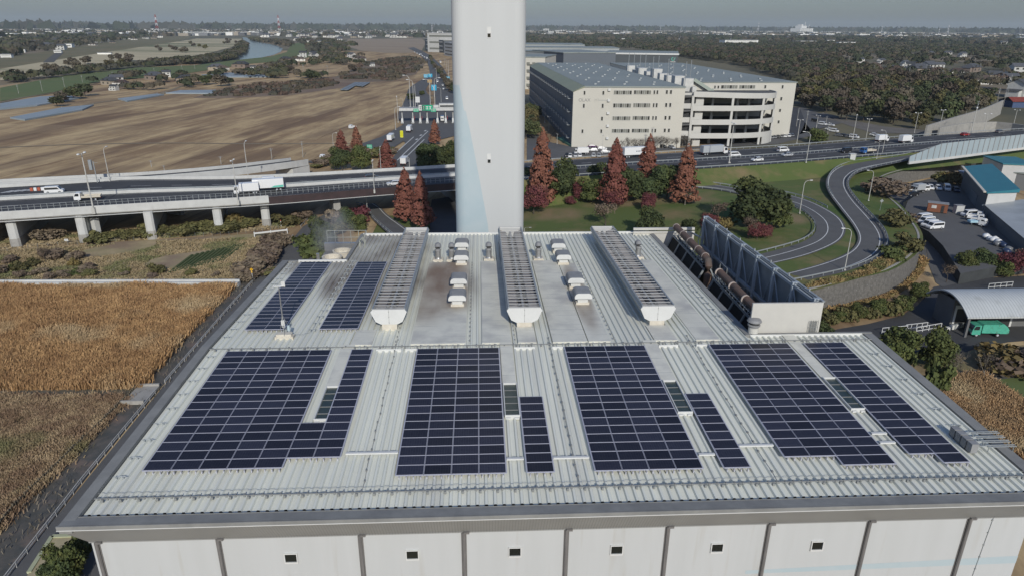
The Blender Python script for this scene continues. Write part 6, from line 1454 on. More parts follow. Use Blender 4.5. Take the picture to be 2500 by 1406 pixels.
for x,y,ty,tw,lb in ((228,511,372,True,'twin-headed lamp on the viaduct edge between the two trucks at left'),(581,492,390,True,'twin-headed lamp on the viaduct edge at the small box truck'),(914,466,392,True,'twin-headed lamp on the viaduct edge left of the rust conifers'),(268,443,360,False,'tall single lamp between viaduct and ramp at the left'),(606,432,347,False,'tall single lamp behind the viaduct beside the ramp'),(930,414,360,False,'thin single lamp behind the viaduct beside the conifer'),(1780,399,300,True,'twin-headed lamp at the median in front of the parking ramp')):
    lamp(x,y,ty,ZD,pi/2,lb,tw,'lamps along the viaduct and highway')
for x,y,ty in ((2365,350,262),(2396,345,277),(1988,344,282),(1945,352,292),(2018,342,300),(2082,340,280),(2113,345,290),(2230,335,275),(2290,330,268),(2470,322,268),(1360,352,328),(1405,352,300),(1470,375,330),(1340,318,285),(1330,300,262)):
    lamp(x,y,ty,.2 if x > 1500 else .15,random.uniform(0,6),'thin grey lamp post standing behind the highway on the right',True,'lamp posts behind the highway')
for x,y,ty in ((1002,262,185),(1010,262,195),(972,300,237),(984,262,240),(966,318,262),(1051,268,195),(1062,262,190),(1077,250,215),(1015,268,205),(1066,205,168),(1090,170,145),(1095,190,150),(1085,160,142)):
    lamp(x,y,ty,.4,random.uniform(0,6),'thin pale lamp post around the toll gate',False,'lamp posts of the toll gate')
# camera mast on the viaduct
p = G(238,447,ZD); t = thing('camera_mast', 'grey box camera mast at the gore of the ramp viaduct', 'mast', p); mb = MB(); mb.tube([(0,0,-1),(0,0,6.5)],.14,8); mb.tube([(0,0,6.1),(1.2,0,6.1)],.05,5); ob('pole', mb, [m_galv], t); mb = MB(); mb.box(-1.4,-.5,-.35,.35,3.9,6.9); ob('sign_back', mb, [m_galv], t, bevel=.08)
# red-white work barrels / barrier at left
mb = MB(); p = G(110,465,ZD)
for k in range(8): mb.box(k*.9-3.6,k*.9-2.9,-.3,.3,0,.9,k%2)
tag(ob('work_barrier', mb, [M('orange_red',(.42,.11,.06),rough=.6), PAINT['white']], loc=p, rotz=.28), 'red and white work barrier in the gore above the white van', 'barrier')
# utility poles
def mk_pole():
    t = thing('utility_pole', 'x', 'utility pole', (0,-5350,0)); mb = MB(); mb.tube([(0,0,0),(0,0,11)],[.17,.1],7); ob('pole', mb, [m_conc], t)
    mb = MB(); mb.box(-.9,.9,-.05,.05,10.3,10.42); mb.box(-.7,.7,-.05,.05,9.4,9.5); mb.box(-.18,.2,-.2,.2,8.2,9.0); ob('cross_arm', mb, [m_galv], t); return t
UP = mk_pole(); up_used = False
for x,y,ty,lb in ((1944,310,264,0),(1966,318,270,0),(2016,305,284,0),(1590,368,310,1),(1860,345,297,1),(2380,290,246,0),(2430,266,215,0),(2448,263,195,0),(2455,250,182,0),(2358,280,232,0),(2215,200,165,2),(2296,205,172,2),(2130,188,160,2),(2258,185,156,2),(2068,175,138,2),(2390,178,155,2),(2465,182,160,2),(46,230,206,3),(104,225,197,3),(158,214,189,3),(202,203,184,3),(276,190,176,3),(344,182,172,3),(378,183,167,3),(445,172,159,3),(476,170,158,3),(800,178,160,3),(742,186,158,3),(370,408,392,4),(402,420,404,4),(540,402,382,4),(664,390,362,4),(740,385,345,4)):
    p = G(x,y); h = VP(x,ty,p); o = UP if not up_used else dup(UP, p); up_used = True; o.location = p; o.scale = (1,1,h/11); o.rotation_euler = (0,0,random.uniform(-.4,.4))
    tag(o, ('grey utility pole between the wood and the car park','grey utility pole in front of the warehouse','grey utility pole among the houses in the wood','thin utility pole along the green levee','thin pole at the near edge of the brown field')[lb], 'utility pole', ('utility poles by the wood','utility poles by the warehouse','utility poles among the houses','utility poles along the levee','poles at the brown field')[lb])
# diamond sign on the ramp shoulder
p = G(2148,515,5.0); t = thing('diamond_sign', 'grey back of a diamond road sign at the ramp shoulder', 'road sign', p); mb = MB(); mb.tube([(0,0,0),(0,0,3)],.05,6); ob('pole', mb, [m_galv], t); mb = MB(); mb.poly([(-.55,-.06,2.9),(0,-.06,2.35),(.55,-.06,2.9),(0,-.06,3.45)]); mb.poly([(-.55,0,2.9),(0,0,3.45),(.55,0,2.9),(0,0,2.35)]); ob('plate', mb, [m_galv], t)
# signal box by the highway shoulder
p = G(2078,394,8.0); mb = MB(); mb.box(-1,1,-.8,.8,-1,2.6); mb.box(-1.2,1.2,-1,1,2.6,2.8); tag(ob('control_cabinet', mb, [m_concw], loc=p, bevel=.04), 'pale control cabinet beside the highway guard rail', 'cabinet')
# text
def text(name, body, parent, size, loc, rot, mat, extrude=.02):
    cu = bpy.data.curves.new(name,'FONT'); cu.body = body; cu.size = size; cu.align_x = 'CENTER'; cu.align_y = 'CENTER'; cu.extrude = extrude
    tmp = bpy.data.objects.new(name, cu); COL.objects.link(tmp); dg_ = bpy.context.evaluated_depsgraph_get(); me = bpy.data.meshes.new_from_object(tmp.evaluated_get(dg_)); bpy.data.objects.remove(tmp)
    me.materials.clear(); me.materials.append(mat); o = bpy.data.objects.new(name, me); COL.objects.link(o); o.parent = parent; o.location = loc; o.rotation_euler = rot; return o
m_gsign = M('sign_green', (.02,.36,.19), rough=.4); m_bsign = M('sign_blue', (.03,.33,.50), rough=.4); m_ysign = M('sign_bright_yellow', (.80,.78,.02), rough=.4)
m_black = M('black_paint', (.02,.02,.02), rough=.5)
def marks(mb, kind, w, h, xc, zc, y):
    "strokes of a sign too far off to be read: rows of character-like bars, or a forked arrow"
    if kind == 'arrow':
        for a, b2 in (((0,-.38),(0,.0)),((0,0),(-.28,.34)),((0,0),(.22,.34))): mb.obox((xc+a[0]*w,y,zc+a[1]*h),(xc+b2[0]*w,y,zc+b2[1]*h),.09*w,.012,up=(0,-1,0))
        return
    for r in range(kind):
        z = zc+h*(.5-(r+.5)/kind)*.86; hh = h*.26/kind
        for k in range(3):
            x = xc+w*(-.28+.28*k); mb.box(x-w*.10,x+w*.10,y-.008,y,z+hh*.5,z+hh); mb.box(x-w*.10,x+w*.10,y-.008,y,z-hh,z-hh*.6); mb.box(x-w*.03,x+w*.03,y-.008,y,z-hh*.6,z+hh*.5)
def signpost(px, py, ty, z, w, h, mat, label, cat='road sign', two=False, group=None, txt=None, name='road_sign'):
    p = G(px,py,z); top = VP(px,ty,p)-z; t = thing(name, label, cat, p, -.05, group)
    for x in ((-w*.3,w*.3) if two else (0,)): mb = MB(); mb.tube([(x,.1,0),(x,.1,top)],.09,6); ob('post', mb, [m_lamp], t)
    mb = MB(); mb.box(-w/2,w/2,-.05,.05,top-h,top); ob('panel', mb, [mat], t)
    mb = MB(); mb.box(-w/2+.1,w/2-.1,-.058,-.052,top-.14,top-.1); mb.box(-w/2+.1,w/2-.1,-.058,-.052,top-h+.1,top-h+.14); ob('border', mb, [m_white], t)
    if txt:
        mb = MB(); marks(mb, txt, w, h, 0, top-h/2, -.062); ob('lettering', mb, [m_white if mat is not m_ysign else m_black], t)
    return t
signpost(903,372,336+18,.3,2.4,2.6,m_gsign,'green guide sign with white lettering left of the broad conifer',two=True,group='green guide signs',txt=2)
signpost(930,378,364,.3,1.5,1.8,m_gsign,'small green sign half hidden beside the broad conifer',group='green guide signs',txt=1)
signpost(981,338,320,.4,1.5,3.4,m_ysign,'bright yellow upright sign beside the toll road',cat='sign',txt=3)
signpost(1060,238,208,.4,4.2,4.4,m_bsign,'large sky-blue guide sign with white arrow on the toll road',group='blue guide signs',txt='arrow')
signpost(1040,200,182,.4,4.2,3.4,m_bsign,'left sky-blue guide sign of the pair farther up the toll road',group='blue guide signs',txt=2)
signpost(1051,200,181,.4,4.2,3.4,m_bsign,'right sky-blue guide sign of the pair farther up the toll road',group='blue guide signs',txt='arrow')
signpost(1090,198,188,.4,7,3.2,m_bsign,'wide blue gantry sign next to the chimney edge on the toll road',group='blue guide signs',two=True,txt=2)
signpost(1020,262,237,.4,3.2,4,m_white,'white notice board at the left of the toll gate',cat='sign')
signpost(1050,223+3,192+3,.4,4.0,2.6,M('ochre_board',(.36,.24,.10),rough=.6),'ochre board on the verge between the toll road lanes',cat='sign')
# ================================================================ toll gate
tg = thing('toll_gate', 'grey toll gate roof across the toll road with lane booths', 'toll gate', G(1040,300,.4), .06); o = Vector(tg.location)
def tl(px,py,zz): 
    "point in the gate's own plane"
    r = ray(px,py); n = Vector((-sin(.06),cos(.06),0)); t_ = n.dot(Vector((o.x,o.y,0)))/n.dot(Vector((r.x,r.y,0))); p = Vector((r.x*t_, r.y*t_, CAM_H+r.z*t_)); d = p-o; return d.x*cos(.06)+d.y*sin(.06), p.z-o.z
xl, zt = tl(975,266,0); xr = tl(1150,262,0)[0]
mb = MB(); mb.box(xl,xr,-2,6,zt-.4,zt+.3); ob('roof', mb, [M('gate_roof',(.34,.33,.31),rough=.6)], tg); mb = MB(); mb.box(xl-.3,xr,-2.4,-2.01,zt-1.1,zt+.4); ob('fascia', mb, [m_concw], tg)
mb = MB(); x2 = tl(1072,258,0)[0]; mb.box(x2,xr,1,5,zt+.3,zt+2.6); mb.box(tl(1058,258,0)[0],x2-.3,1.5,4,zt+.3,zt+1.7); ob('control_room', mb, [m_concw], tg); mb = MB(); mb.box(x2+.5,xr-.5,.95,1.0,zt+.7,zt+1.6); ob('window', mb, [m_glass], tg)
for px in (982,1008,1026,1043,1068,1088,1106):
    x = tl(px,290,0)[0]; mb = MB(); mb.tube([(x,0,0),(x,0,zt-.4)],.28,8); mb.tube([(x+.2,4,0),(x-.6,4,zt-.4)],.2,6); ob('column', mb, [m_concw], tg)
    mb = MB(); mb.box(x-.8,x+.8,-3.5,1.5,.0,.35); mb.box(x-.6,x+.6,-1.5,.8,.35,2.6); mb.sphere((x,-3.6,.7),.5,8,5); ob('booth', mb, [m_white], tg); mb = MB(); mb.box(x-.62,x+.62,-1.2,.5,1.3,2.1); ob('booth_window', mb, [m_glass], tg)
mb = MB()
for px in (1012,1030,1092): x = tl(px,280,0)[0]; mb.box(x-.12,x+.12,-1.6,-1.0,2.0,4.0)
ob('lane_pole', mb, [PAINT['red']], tg)
for (px,w_,b2,mt,nm) in ((1031,4.2,'ETC',m_white,'white'),(1043,6.4,'IN',m_gsign,'green'),(1016,3.0,'P',m_gsign,'green'),(1058,3.0,'P',m_gsign,'green')):
    x,z_ = tl(px,263 if px in (1031,1043) else 269,0); h_ = 3.2 if px in (1031,1043) else 1.8; mb = MB(); mb.box(x-w_/2,x+w_/2,-2.65,-2.5,z_-h_/2,z_+h_/2); sg = ob('lane_sign', mb, [mt], tg); mb = MB(); marks(mb, 1, w_, h_, x, z_, -2.655); ob('lettering', mb, [m_white if mt is m_gsign else m_black], sg)
# white road barriers / gates near
for k,(a,b3,lb) in enumerate((((2210,806),(2262,800),'left white swing gate by the access road'),((2213,816-8),(2152,814),'white swing gate at the roof corner'),((2236,812),(2296,802),'right white swing gate by the garbage truck'),((2412,705),(2470,700),'white swing barrier behind the canopy'))):
    p, q = G(*a), G(*b3); t = thing('swing_gate', lb, 'gate', p, 0, 'white swing gates'); d = q-p; mb = MB()
    for z_ in (.35,1.15): mb.obox((0,0,z_), d+Vector((0,0,z_)), .1, .1)
    for f in (0,.25,.5,.75,1): mb.box(d.x*f-.05,d.x*f+.05,d.y*f-.05,d.y*f+.05,0,1.25)
    ob('frame', mb, [m_white], t)
# road barrier blocks at the service road
for k,(x,y) in enumerate(((783,550),(806,556),(826,557))): p = G(x,y); mb = MB(); mb.box(-1.3,1.3,-.25,.25,0,.75); tag(ob('concrete_block', mb, [m_white], loc=p, rotz=-.35, bevel=.05), 'white road block in the row beside the service road, under the viaduct', 'barrier', 'white road blocks')
barrier('guard_rail', 'guard rail along the canal under the viaduct', [G(735,556),G(765,524)], 0, .1, m_galv, 2.5, (.5,), 'guard rails of the ramps')
# ================================================================ warehouses and other buildings
m_ware = M('warehouse_cream', (.53,.51,.44), (.50,.48,.415), scale=.05, rough=.7)
m_wroof = M('warehouse_roof', (.27,.295,.27), (.235,.26,.24), scale=.03, rough=.65)
stripes(m_wroof, 1, 9.0, .9, (.20,.225,.21))
m_wside = M('warehouse_side', (.13,.15,.17), (.10,.12,.14), scale=.08, rough=.6)
m_mansard = M('mansard_green', (.27,.285,.19), (.24,.26,.18), scale=.06, rough=.6)
m_win = M('window_dark', (.045,.045,.038), rough=.2, spec=.5); m_win2 = M('window_grey', (.20,.20,.17), rough=.25, spec=.5)
m_hvac = M('hvac_white', (.55,.54,.50), (.45,.45,.42), scale=.5, rough=.5)
W0, W1 = G(1395,360), G(1660,361.5); HW = 28.2
dW = (W1-W0).normalized(); nW = Vector((dW.y,-dW.x,0))
wh = thing('logistics_warehouse', 'huge cream five-storey warehouse with curved parking ramp behind the highway', 'warehouse', W0)
def loc2(p): return (p.x-W0.x, p.y-W0.y, p.z) if False else p-W0
bk = Vector((-.02,1,0))
A0 = Vector((0,0,0)); A1 = W1-W0; DEP = 225; A2 = A1+bk*DEP; A3 = bk*DEP
rs = G(1925,335)-W0; R1 = rs; R0 = Vector((A1.x+11, R1.y-2.5, 0)); R2 = R1+bk*DEP*.9; R3 = R0+bk*DEP*.9
mb = MB(); pl = lambda *P: [(p.x,p.y) for p in P]
s_ = dW*5.2; mb.prism(pl(A0+s_,A1,A2,A3+s_),0,HW-.4,0); mb.prism(pl(A0,A0+s_,A3+s_,A3),0,[HW-2.5,HW-.45,HW-.45,HW-2.5],0)
ob('wall', mb, [m_ware], wh)
mb = MB(); mb.prism(pl(R0,R1,R2,R3),0,HW-.4); ob('wall', mb, [m_ware], wh)
mb = MB(); mb.prism(pl(A1+bk*6,R0+bk*2,R3,A2),0,HW-3); ob('link_block', mb, [m_ware], wh)
def slab(mb, P, z0, z1, mi=0): mb.prism(pl(*P), z0, z1, mi)
mb = MB(); s_ = dW*5.2; slab(mb,(A0+s_-nW*-.3,A1+dW*.3-nW*-.3,A2+dW*.3,A3+s_),HW-.4,HW+.25); ob('roof', mb, [m_wroof], wh)
mb = MB(); slab(mb,(R0-dW*.3+nW*.3,R1+dW*.5+nW*.3,R2+dW*.5,R3-dW*.3),HW-.4,HW+.05); ob('roof', mb, [m_wroof], wh)
mb = MB()   # sloping green edge at the left
a, b2, c, d = A0-dW*.35+nW*.25, A3-dW*.35, A3+s_, A0+s_+nW*.25
mb.poly([Vector((a.x,a.y,HW-2.4)),Vector((d.x,d.y,HW+.2)),Vector((c.x,c.y,HW+.2)),Vector((b2.x,b2.y,HW-2.4))][::1]); mb.poly([Vector((a.x,a.y,HW-2.4)),Vector((d.x,d.y,HW-.4)),Vector((d.x,d.y,HW+.2))]); ob('sloping_eave', mb, [m_mansard], wh)
mb = MB(); a, b2 = A0-dW*.12+bk*.8, A3-dW*.12; mb.prism(pl(a,a+dW*.1,b2+dW*.1,b2),0,HW-2.4); ob('side_cladding', mb, [m_wside], wh)
mb = MB()
for lv in range(4):
    z = 3.5+lv*6.2
    for k in range(22):
        y = 5+k*10; p = bk*y-dW*.12; mb.box(p.x-1.6,p.x-.0,p.y,p.y+4.5,z,z+.2); mb.box(p.x-1.6,p.x-1.5,p.y,p.y+4.5,z+.2,z+1.3); mb.box(p.x-.1,p.x,p.y+5.5,p.y+7,z+.3,z+3,1)
ob('balconies', mb, [m_galv, m_win], wh)
mb = MB()
for i in range(3):
    for k in range(15): p = dW*(12+i*14+ (k%2)*4)+bk*(10+k*14); mb = MB(); mb.box(p.x-.55,p.x+.55,p.y-.55,p.y+.55,HW+.2,HW+.8); ob('roof_vent', mb, [m_galv], wh)
for i in range(3):
    for k in range(13): p = R0+dW*(9+i*16+(k%2)*5)+bk*(10+k*14); mb = MB(); mb.box(p.x-.55,p.x+.55,p.y-.55,p.y+.55,HW,HW+.6); ob('roof_vent', mb, [m_galv], wh)
mb = MB()
for k in range(9): p = A1+dW*5+bk*(14+k*15+random.uniform(-3,3)); w_ = random.uniform(2,4.5); mb = MB(); mb.box(p.x-2.4,p.x+2.4,p.y-w_,p.y+w_,HW-3,HW+random.uniform(.5,4.5)); ob('roof_unit', mb, [m_hvac], wh)
for k in range(14): p = A1+dW*random.uniform(2,9)+bk*(10+k*9); mb = MB(); mb.box(p.x-1,p.x+1,p.y-1.2,p.y+1.2,HW-3,HW-.6); ob('roof_unit', mb, [m_hvac], wh)
mb = MB()
for k in range(10): p = A1+dW*(2+7*(k%2))+bk*(8+k*15); mb.tube([(p.x,p.y,HW-3),(p.x,p.y,HW+11)],.16,5)
ob('lightning_mast', mb, [m_galv], wh)
def fpt(px, py, B, d):
    "point of an upright wall through B along d"
    r = ray(px,py); n = Vector((d.y,-d.x,0)); Bw = B+W0; t_ = n.dot(Vector((Bw.x,Bw.y,0)))/n.dot(Vector((r.x,r.y,0))); p = Vector((r.x*t_,r.y*t_,CAM_H+r.z*t_)); return (p-Bw).dot(d), p.z
def window(B, d, x0, x1, y0, y1, panes=1, dark=True):
    u0, z1 = fpt(x0,y0,B,d); u1, z0 = fpt(x1,y1,B,d); z0 = fpt(x0,y1,B,d)[1]; n = Vector((d.y,-d.x,0)); mb = MB()
    def q(ua,ub,za,zb,off,mi):
        a, b2 = B+d*ua, B+d*ub; mb.prism(pl(a, b2, b2+n*off, a+n*off), za, zb, mi)
    f = .14
    q(u0-f,u1+f,z1,z1+f,.12,0); q(u0-f,u1+f,z0-f,z0,.16,0); q(u0-f,u0,z0,z1,.12,0); q(u1,u1+f,z0,z1,.12,0)
    for k in range(1,panes): u = u0+(u1-u0)*k/panes; q(u-.06,u+.06,z0,z1,.1,0)
    w = ob('window', mb, [m_hvac], wh); mb = MB()
    for k in range(panes):
        ua, ub = u0+(u1-u0)*k/panes+.06, u0+(u1-u0)*(k+1)/panes-.06
        a, b2 = B+d*ua, B+d*ub; mb.prism(pl(a,b2,b2+n*.05,a+n*.05),z0,z1,0 if dark or (k*7+int(x0))%3 == 0 else 1)
    ob('pane', mb, [m_win, m_win2], w)
for r,(yt,yb) in enumerate(((222,231),(253.5,263),(285,294),(316,324.5))):
    sh = r*-1.7
    window(A0,dW,1499+sh,1542+sh,yt,yb,8,False); window(A0,dW,1548+sh,1589+sh,yt-.5,yb-.5,8,False); window(A0,dW,1596+sh,1599+sh,yt-.5,yb-.5); window(A0,dW,1603+sh,1606.5+sh,yt-.5,yb-.5)
    window(A0,dW,1626+sh,1630+sh,yt-1,yb-1); window(A0,dW,1636+sh,1640+sh,yt-1,yb-1); window(A0,dW,1471+sh,1475+sh,yt+1,yb+1)
    if r != 2: window(A0,dW,1425+sh,1429+sh,yt+1,yb+1)
dR = (R1-R0).normalized()
for (x0,x1,y0,y1,n_) in ((1744,1747,210,217,1),(1752,1755.5,210,217,1),(1761,1800,209,217,6),(1805,1843,209,217,6),(1866.5,1870,209,216.5,1),(1909,1912,209,217,1),(1810,1840,238,245,5),(1863,1866.5,238.5,245.5,1),(1905.5,1909,238,246,1),(1902.5,1906,267,274,1),(1899,1902.5,295,302,1)): window(R0,dR,x0,x1,y0,y1,n_,n_==1)
u, z = fpt(1427,245.5,A0,dW); rotW = (pi/2,0,atan2(dW.y,dW.x))
text('lettering', 'OLAX', wh, 2.1, A0+dW*u+nW*.06+Vector((0,0,z)), rotW, m_hood)
u, z = fpt(1457,245.5,A0,dW); text('lettering', 'MT', wh, 1.6, A0+dW*u+nW*.06+Vector((0,0,z)), rotW, M('faint_grey',(.40,.40,.36),rough=.6))
mb = MB(); u, z = fpt(1461,245.5,A0,dW); a = A0+dW*u; b2 = A0+dW*(u+4.2); mb.prism(pl(a,b2,b2+nW*.03,a+nW*.03),z-.25,z+.15); ob('lettering', mb, [MAT['faint_grey']], wh)
mb = MB()
for (x,y) in ((1487,221),(1485.5,247),(1484,278),(1483,309),(1482,339)): u,z = fpt(x,y,A0,dW); a = A0+dW*u; mb.box(a.x-.6,a.x+.6,a.y-.9,a.y,z-.3,z+.7)
ob('wall_vents', mb, [m_white], wh)
# the curved parking ramp
c0 = G(1681,359)-W0; 
crv = even(resample([c0, c0+Vector((12,.5,0)), c0+Vector((25,2.0,0)), c0+Vector((36,5.5,0)), c0+Vector((44.5,12,0)), c0+Vector((48.5,21,0)), Vector((c0.x+49,R0.y+1,0))],2), 31)
lvz = ((4.0,6.5),(10.5,13.0),(17.0,19.5),(23.5,26.0))
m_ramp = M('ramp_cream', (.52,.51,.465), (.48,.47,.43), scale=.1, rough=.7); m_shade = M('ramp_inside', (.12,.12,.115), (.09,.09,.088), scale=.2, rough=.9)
for k,(za,zb) in enumerate(lvz):
    mb = MB(); drop = lambda i: -1.6*min(1,i/22) if k == 3 else -.5*min(1,i/22)
    for i in range(30): a, b2 = crv[i], crv[i+1]; mb.obox(a+Vector((0,0,za+drop(i))), b2+Vector((0,0,za+drop(i+1))), .5, zb-za)
    ob('parapet', mb, [m_ramp], wh)
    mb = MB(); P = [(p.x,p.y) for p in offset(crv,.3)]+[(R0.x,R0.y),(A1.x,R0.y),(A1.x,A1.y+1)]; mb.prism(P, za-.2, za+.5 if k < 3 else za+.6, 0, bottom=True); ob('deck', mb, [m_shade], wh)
mb = MB()
for i in (0,9,17,23,26): p = crv[i]; mb.box(p.x-.55,p.x+.55,p.y-.1,p.y+.9,0,24)
for i in (3,6,12,15,20): p = crv[i]; mb.box(p.x-.6,p.x+.6,p.y+10,p.y+11.2,0,23.4)
ob('columns', mb, [m_ramp], wh)
mb = MB()
for i in range(18,30): a, b2 = crv[i], crv[i+1]; mb.obox(a,b2,.45,4.2)
ob('base_wall', mb, [m_ramp], wh)
mb = MB()
for z in (5,11.5,18): mb.box(A1.x-.02,c0.x-.5,A1.y+3.5,A1.y+4,z,z+2.4)
mb.box(A1.x,R0.x,A1.y+5,A1.y+5.5,0,HW-3); ob('link_wall', mb, [m_ramp], wh)
mb = MB()
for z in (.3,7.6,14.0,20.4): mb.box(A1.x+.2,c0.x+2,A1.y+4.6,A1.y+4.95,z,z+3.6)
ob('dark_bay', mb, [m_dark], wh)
mb = MB(); a, b2 = fpt(1690,198,R0,dR), fpt(1730,224,R0,dR)
p, q = R0+dR*a[0], R0+dR*b2[0]; mb.obox(Vector((p.x,p.y-1.2,a[1])), Vector((q.x,q.y-1.2,b2[1])), 1.8, .3); mb.obox(Vector((p.x,p.y-2.0,a[1])), Vector((q.x,q.y-2.0,b2[1])), .1, 1.6); mb.box(q.x,q.x+2,q.y-2,q.y,b2[1]-.1,b2[1]+1.4)
ob('outer_stair', mb, [M('stair_green',(.30,.34,.29),rough=.6)], wh)
# green wedge at the foot
mb = MB(); mb.prism(pl(A0+Vector((-.3,-.5,0)),A0+Vector((-.3,26,0)),A0+Vector((-4.5,26,0))),0,1.0); ob('green_skirt', mb, [M('skirt_green',(.10,.22,.15),rough=.7)], wh)

def block(name, label, cat, x0, x1, yt, H, depth, mats, slant=0, group=None, windows=0, wm=None, roofm=None):
    "building whose front roof edge is seen between two columns of the photograph; H its height"
    a, b2 = G(x0,yt,H), G(x1,yt+slant,H); t = thing(name, label, cat, Vector((a.x,a.y,0)), 0, group); v = b2-a; v.z = 0
    d = v.normalized(); bk_ = Vector((-d.y,d.x,0))*depth; mb = MB(); mb.prism(pl(Vector((0,0,0)),v,v+bk_,bk_),0,H); ob('wall', mb, [mats], t)
    mb = MB(); e = d*.4; f = Vector((d.y,-d.x,0))*.4; mb.prism(pl(-e+f,v+e+f,v+e+bk_,-e+bk_),H,H+max(.4,H*.03)); ob('roof', mb, [roofm or m_wroof], t)
    n = Vector((d.y,-d.x,0))
    for k in range(windows):
        z0 = H*(k+.45)/windows; mb = MB(); p, q = d*(v.length*.06), d*(v.length*.94); mb.prism(pl(p,q,q+n*.2,p+n*.2),z0,z0+H*.28/windows); ob('window_band', mb, [wm or m_win], t)
    return t, d, v, n
g1 = M('dark_grey_cladding', (.085,.095,.10), (.075,.083,.088), scale=.05, rough=.6); g2 = M('light_grey_cladding', (.33,.35,.35), (.30,.32,.32), scale=.05, rough=.6)
t, d, v, n = block('grey_warehouse', 'dark grey warehouse with round green mark behind the cream warehouse', 'warehouse', 1472, 1656, 131, 27, 90, g1, 2.5)
mb = MB(); mb.prism(pl(-d*1+n*.8,v+d*1+n*.8,v+d*1+n*.2,-d*1+n*.2),26.2,27.9); ob('white_eave', mb, [m_white], t)
r = G(1646,139.5,21); k = v-d*5.2; m_em = M('emblem_green',(.10,.36,.27),rough=.5); mb = MB(); N_ = 18
for i in range(N_):
    a0, a1 = 2*pi*i/N_, 2*pi*(i+1)/N_
    if 1 <= i <= 3: continue
    P = [k+d*(rr*cos(aa))+n*.05+Vector((0,0,22+rr*sin(aa))) for rr,aa in ((1.1,a0),(1.1,a1),(2.0,a1),(2.0,a0))]; mb.poly(P[::-1])
mb.obox(k+d*1.4+n*.06+Vector((0,0,21.1)), k+d*2.7+n*.06+Vector((0,0,23.6)), .5, .02, up=tuple(n)); ob('emblem', mb, [m_em], t)
mb = MB()
for (a_,b_) in ((-2.8,-1.6),(-1.4,-.2),(0,1.1),(1.3,2.8)): p, q = k+d*a_, k+d*b_; mb.prism(pl(p,q,q+n*.05,p+n*.05),18.6,19.4)
ob('lettering', mb, [m_hvac], t)
block('grey_warehouse', 'light grey warehouse front left of the dark grey one, behind the cream warehouse', 'warehouse', 1378, 1452, 131.5, 28, 100, g2, -1.5)
block('grey_warehouse', 'dark side block at the left end of the light grey warehouse', 'warehouse', 1300, 1376, 124, 29, 60, M('blue_grey_side',(.12,.135,.15),rough=.6), 7)
block('flat_warehouse', 'long low grey roofed warehouse farthest behind, with white roof edge', 'warehouse', 1282, 1428, 110, 27, 120, g2, 1)
block('flat_warehouse', 'long grey warehouse roof right of the chimney top, second farthest', 'warehouse', 1282, 1512, 118, 26, 90, g2, 1.5)
t,d,v,n = block('cream_building', 'cream warehouse with balconies between the chimney and the big warehouse', 'warehouse', 1262, 1331, 141, 28, 70, m_ware, 1, windows=0)
mb = MB()
for lv in range(4):
    for u in (.35,.55,.8): p = v*u; mb.prism(pl(p,p+d*3,p+d*3+n*.3,p+n*.3),3+lv*6.3,5+lv*6.3)
    p = v*.38; mb.prism(pl(p,p+d*9,p+d*9+n*1.4,p+n*1.4),2.8+lv*6.3,3.6+lv*6.3)
ob('balcony', mb, [m_win2], t)
t,d,v,n = block('office_block', 'dark blue-grey office block with white roof left of the chimney', 'office building', 1037, 1083, 96, 26, 60, g1, 3.5, windows=3, wm=m_hvac, roofm=m_hvac)
t,d,v,n = block('banded_building', 'building with dark and white floor bands next to the chimney edge', 'office building', 1084, 1125, 104, 25, 60, m_hvac, 4, windows=4, wm=m_win, roofm=m_hvac)
block('pale_building', 'pale office building rising behind the dark blue-grey block', 'office building', 1043, 1120, 82, 40, 40, m_hvac, 1, windows=3, wm=m_win2, roofm=m_hvac)
# ---- depot buildings
ms = M('depot_siding', (.115,.13,.145), (.10,.113,.125), scale=.4, rough=.6); stripes(ms, 1, .6, .08, (.09,.10,.115))
m_teal = stripes(M('teal_roof',(.035,.18,.22),(.03,.155,.19),scale=.4,rough=.5),0,.6,.06,(.025,.13,.165))
m_sidew = M('depot_wall_white', (.50,.50,.48), (.44,.44,.42), scale=.3, rough=.7)
m_ribgrey = stripes(M('ribbed_grey_roof',(.40,.42,.42),(.34,.36,.36),scale=.15,rough=.5,col3=(.27,.28,.27),scale3=.1),1,.8,.1,(.30,.315,.315))
B0, B1, B2 = G(2345,457,zd), G(2397,527,zd), G(2502,622,zd)
t = thing('depot_building', 'depot building with teal sheet roof and white gable in the yard at right', 'building', B0); v = B1-B0; v = v*1.02; e = Vector((9.6,1.2,0)); H1 = 7.0
mb = MB(); mb.prism(pl(Vector((0,0,0)),v,v+e,e),0,H1); ob('wall', mb, [ms], t)
mb = MB(); q = v.normalized(); mb.prism(pl(v,v+e,v+e+q*.12,v+q*.12),.5,H1-.02); ob('gable_wall', mb, [m_sidew], t)
mb = MB(); mb.poly([Vector((-.6,0,H1+.25)),v+q*.6+Vector((-.6,0,H1+.25)),v+q*.6+e+Vector((.6,0,H1+.9)),e+Vector((.6,0,H1+.9))]); mb.poly([v+q*.6+Vector((-.6,0,H1+.25)),v+q*.6+Vector((-.6,0,H1-.1)),v+q*.6+e+Vector((.6,0,H1-.1)),v+q*.6+e+Vector((.6,0,H1+.9))]); ob('roof', mb, [m_teal], t)
mb = MB(); mb.obox(Vector((-1.1,0,H1+.1)),v+Vector((-1.1,0,H1+.1)),.7,.3); ob('gutter', mb, [m_cream], t)
mb = MB(); mb.box(v.x-1,v.x+3,v.y-.2,v.y+.1,3.2,3.5) ; mb.obox(v*.45+Vector((-.06,0,.0)),v*.7+Vector((-.06,0,0)),.1,3.4); ob('door', mb, [m_wside], t)
t = thing('depot_annex', 'long low depot building with grey ribbed roof at the right frame edge', 'building', B1); v2 = B2-B1; q2 = v2.normalized()
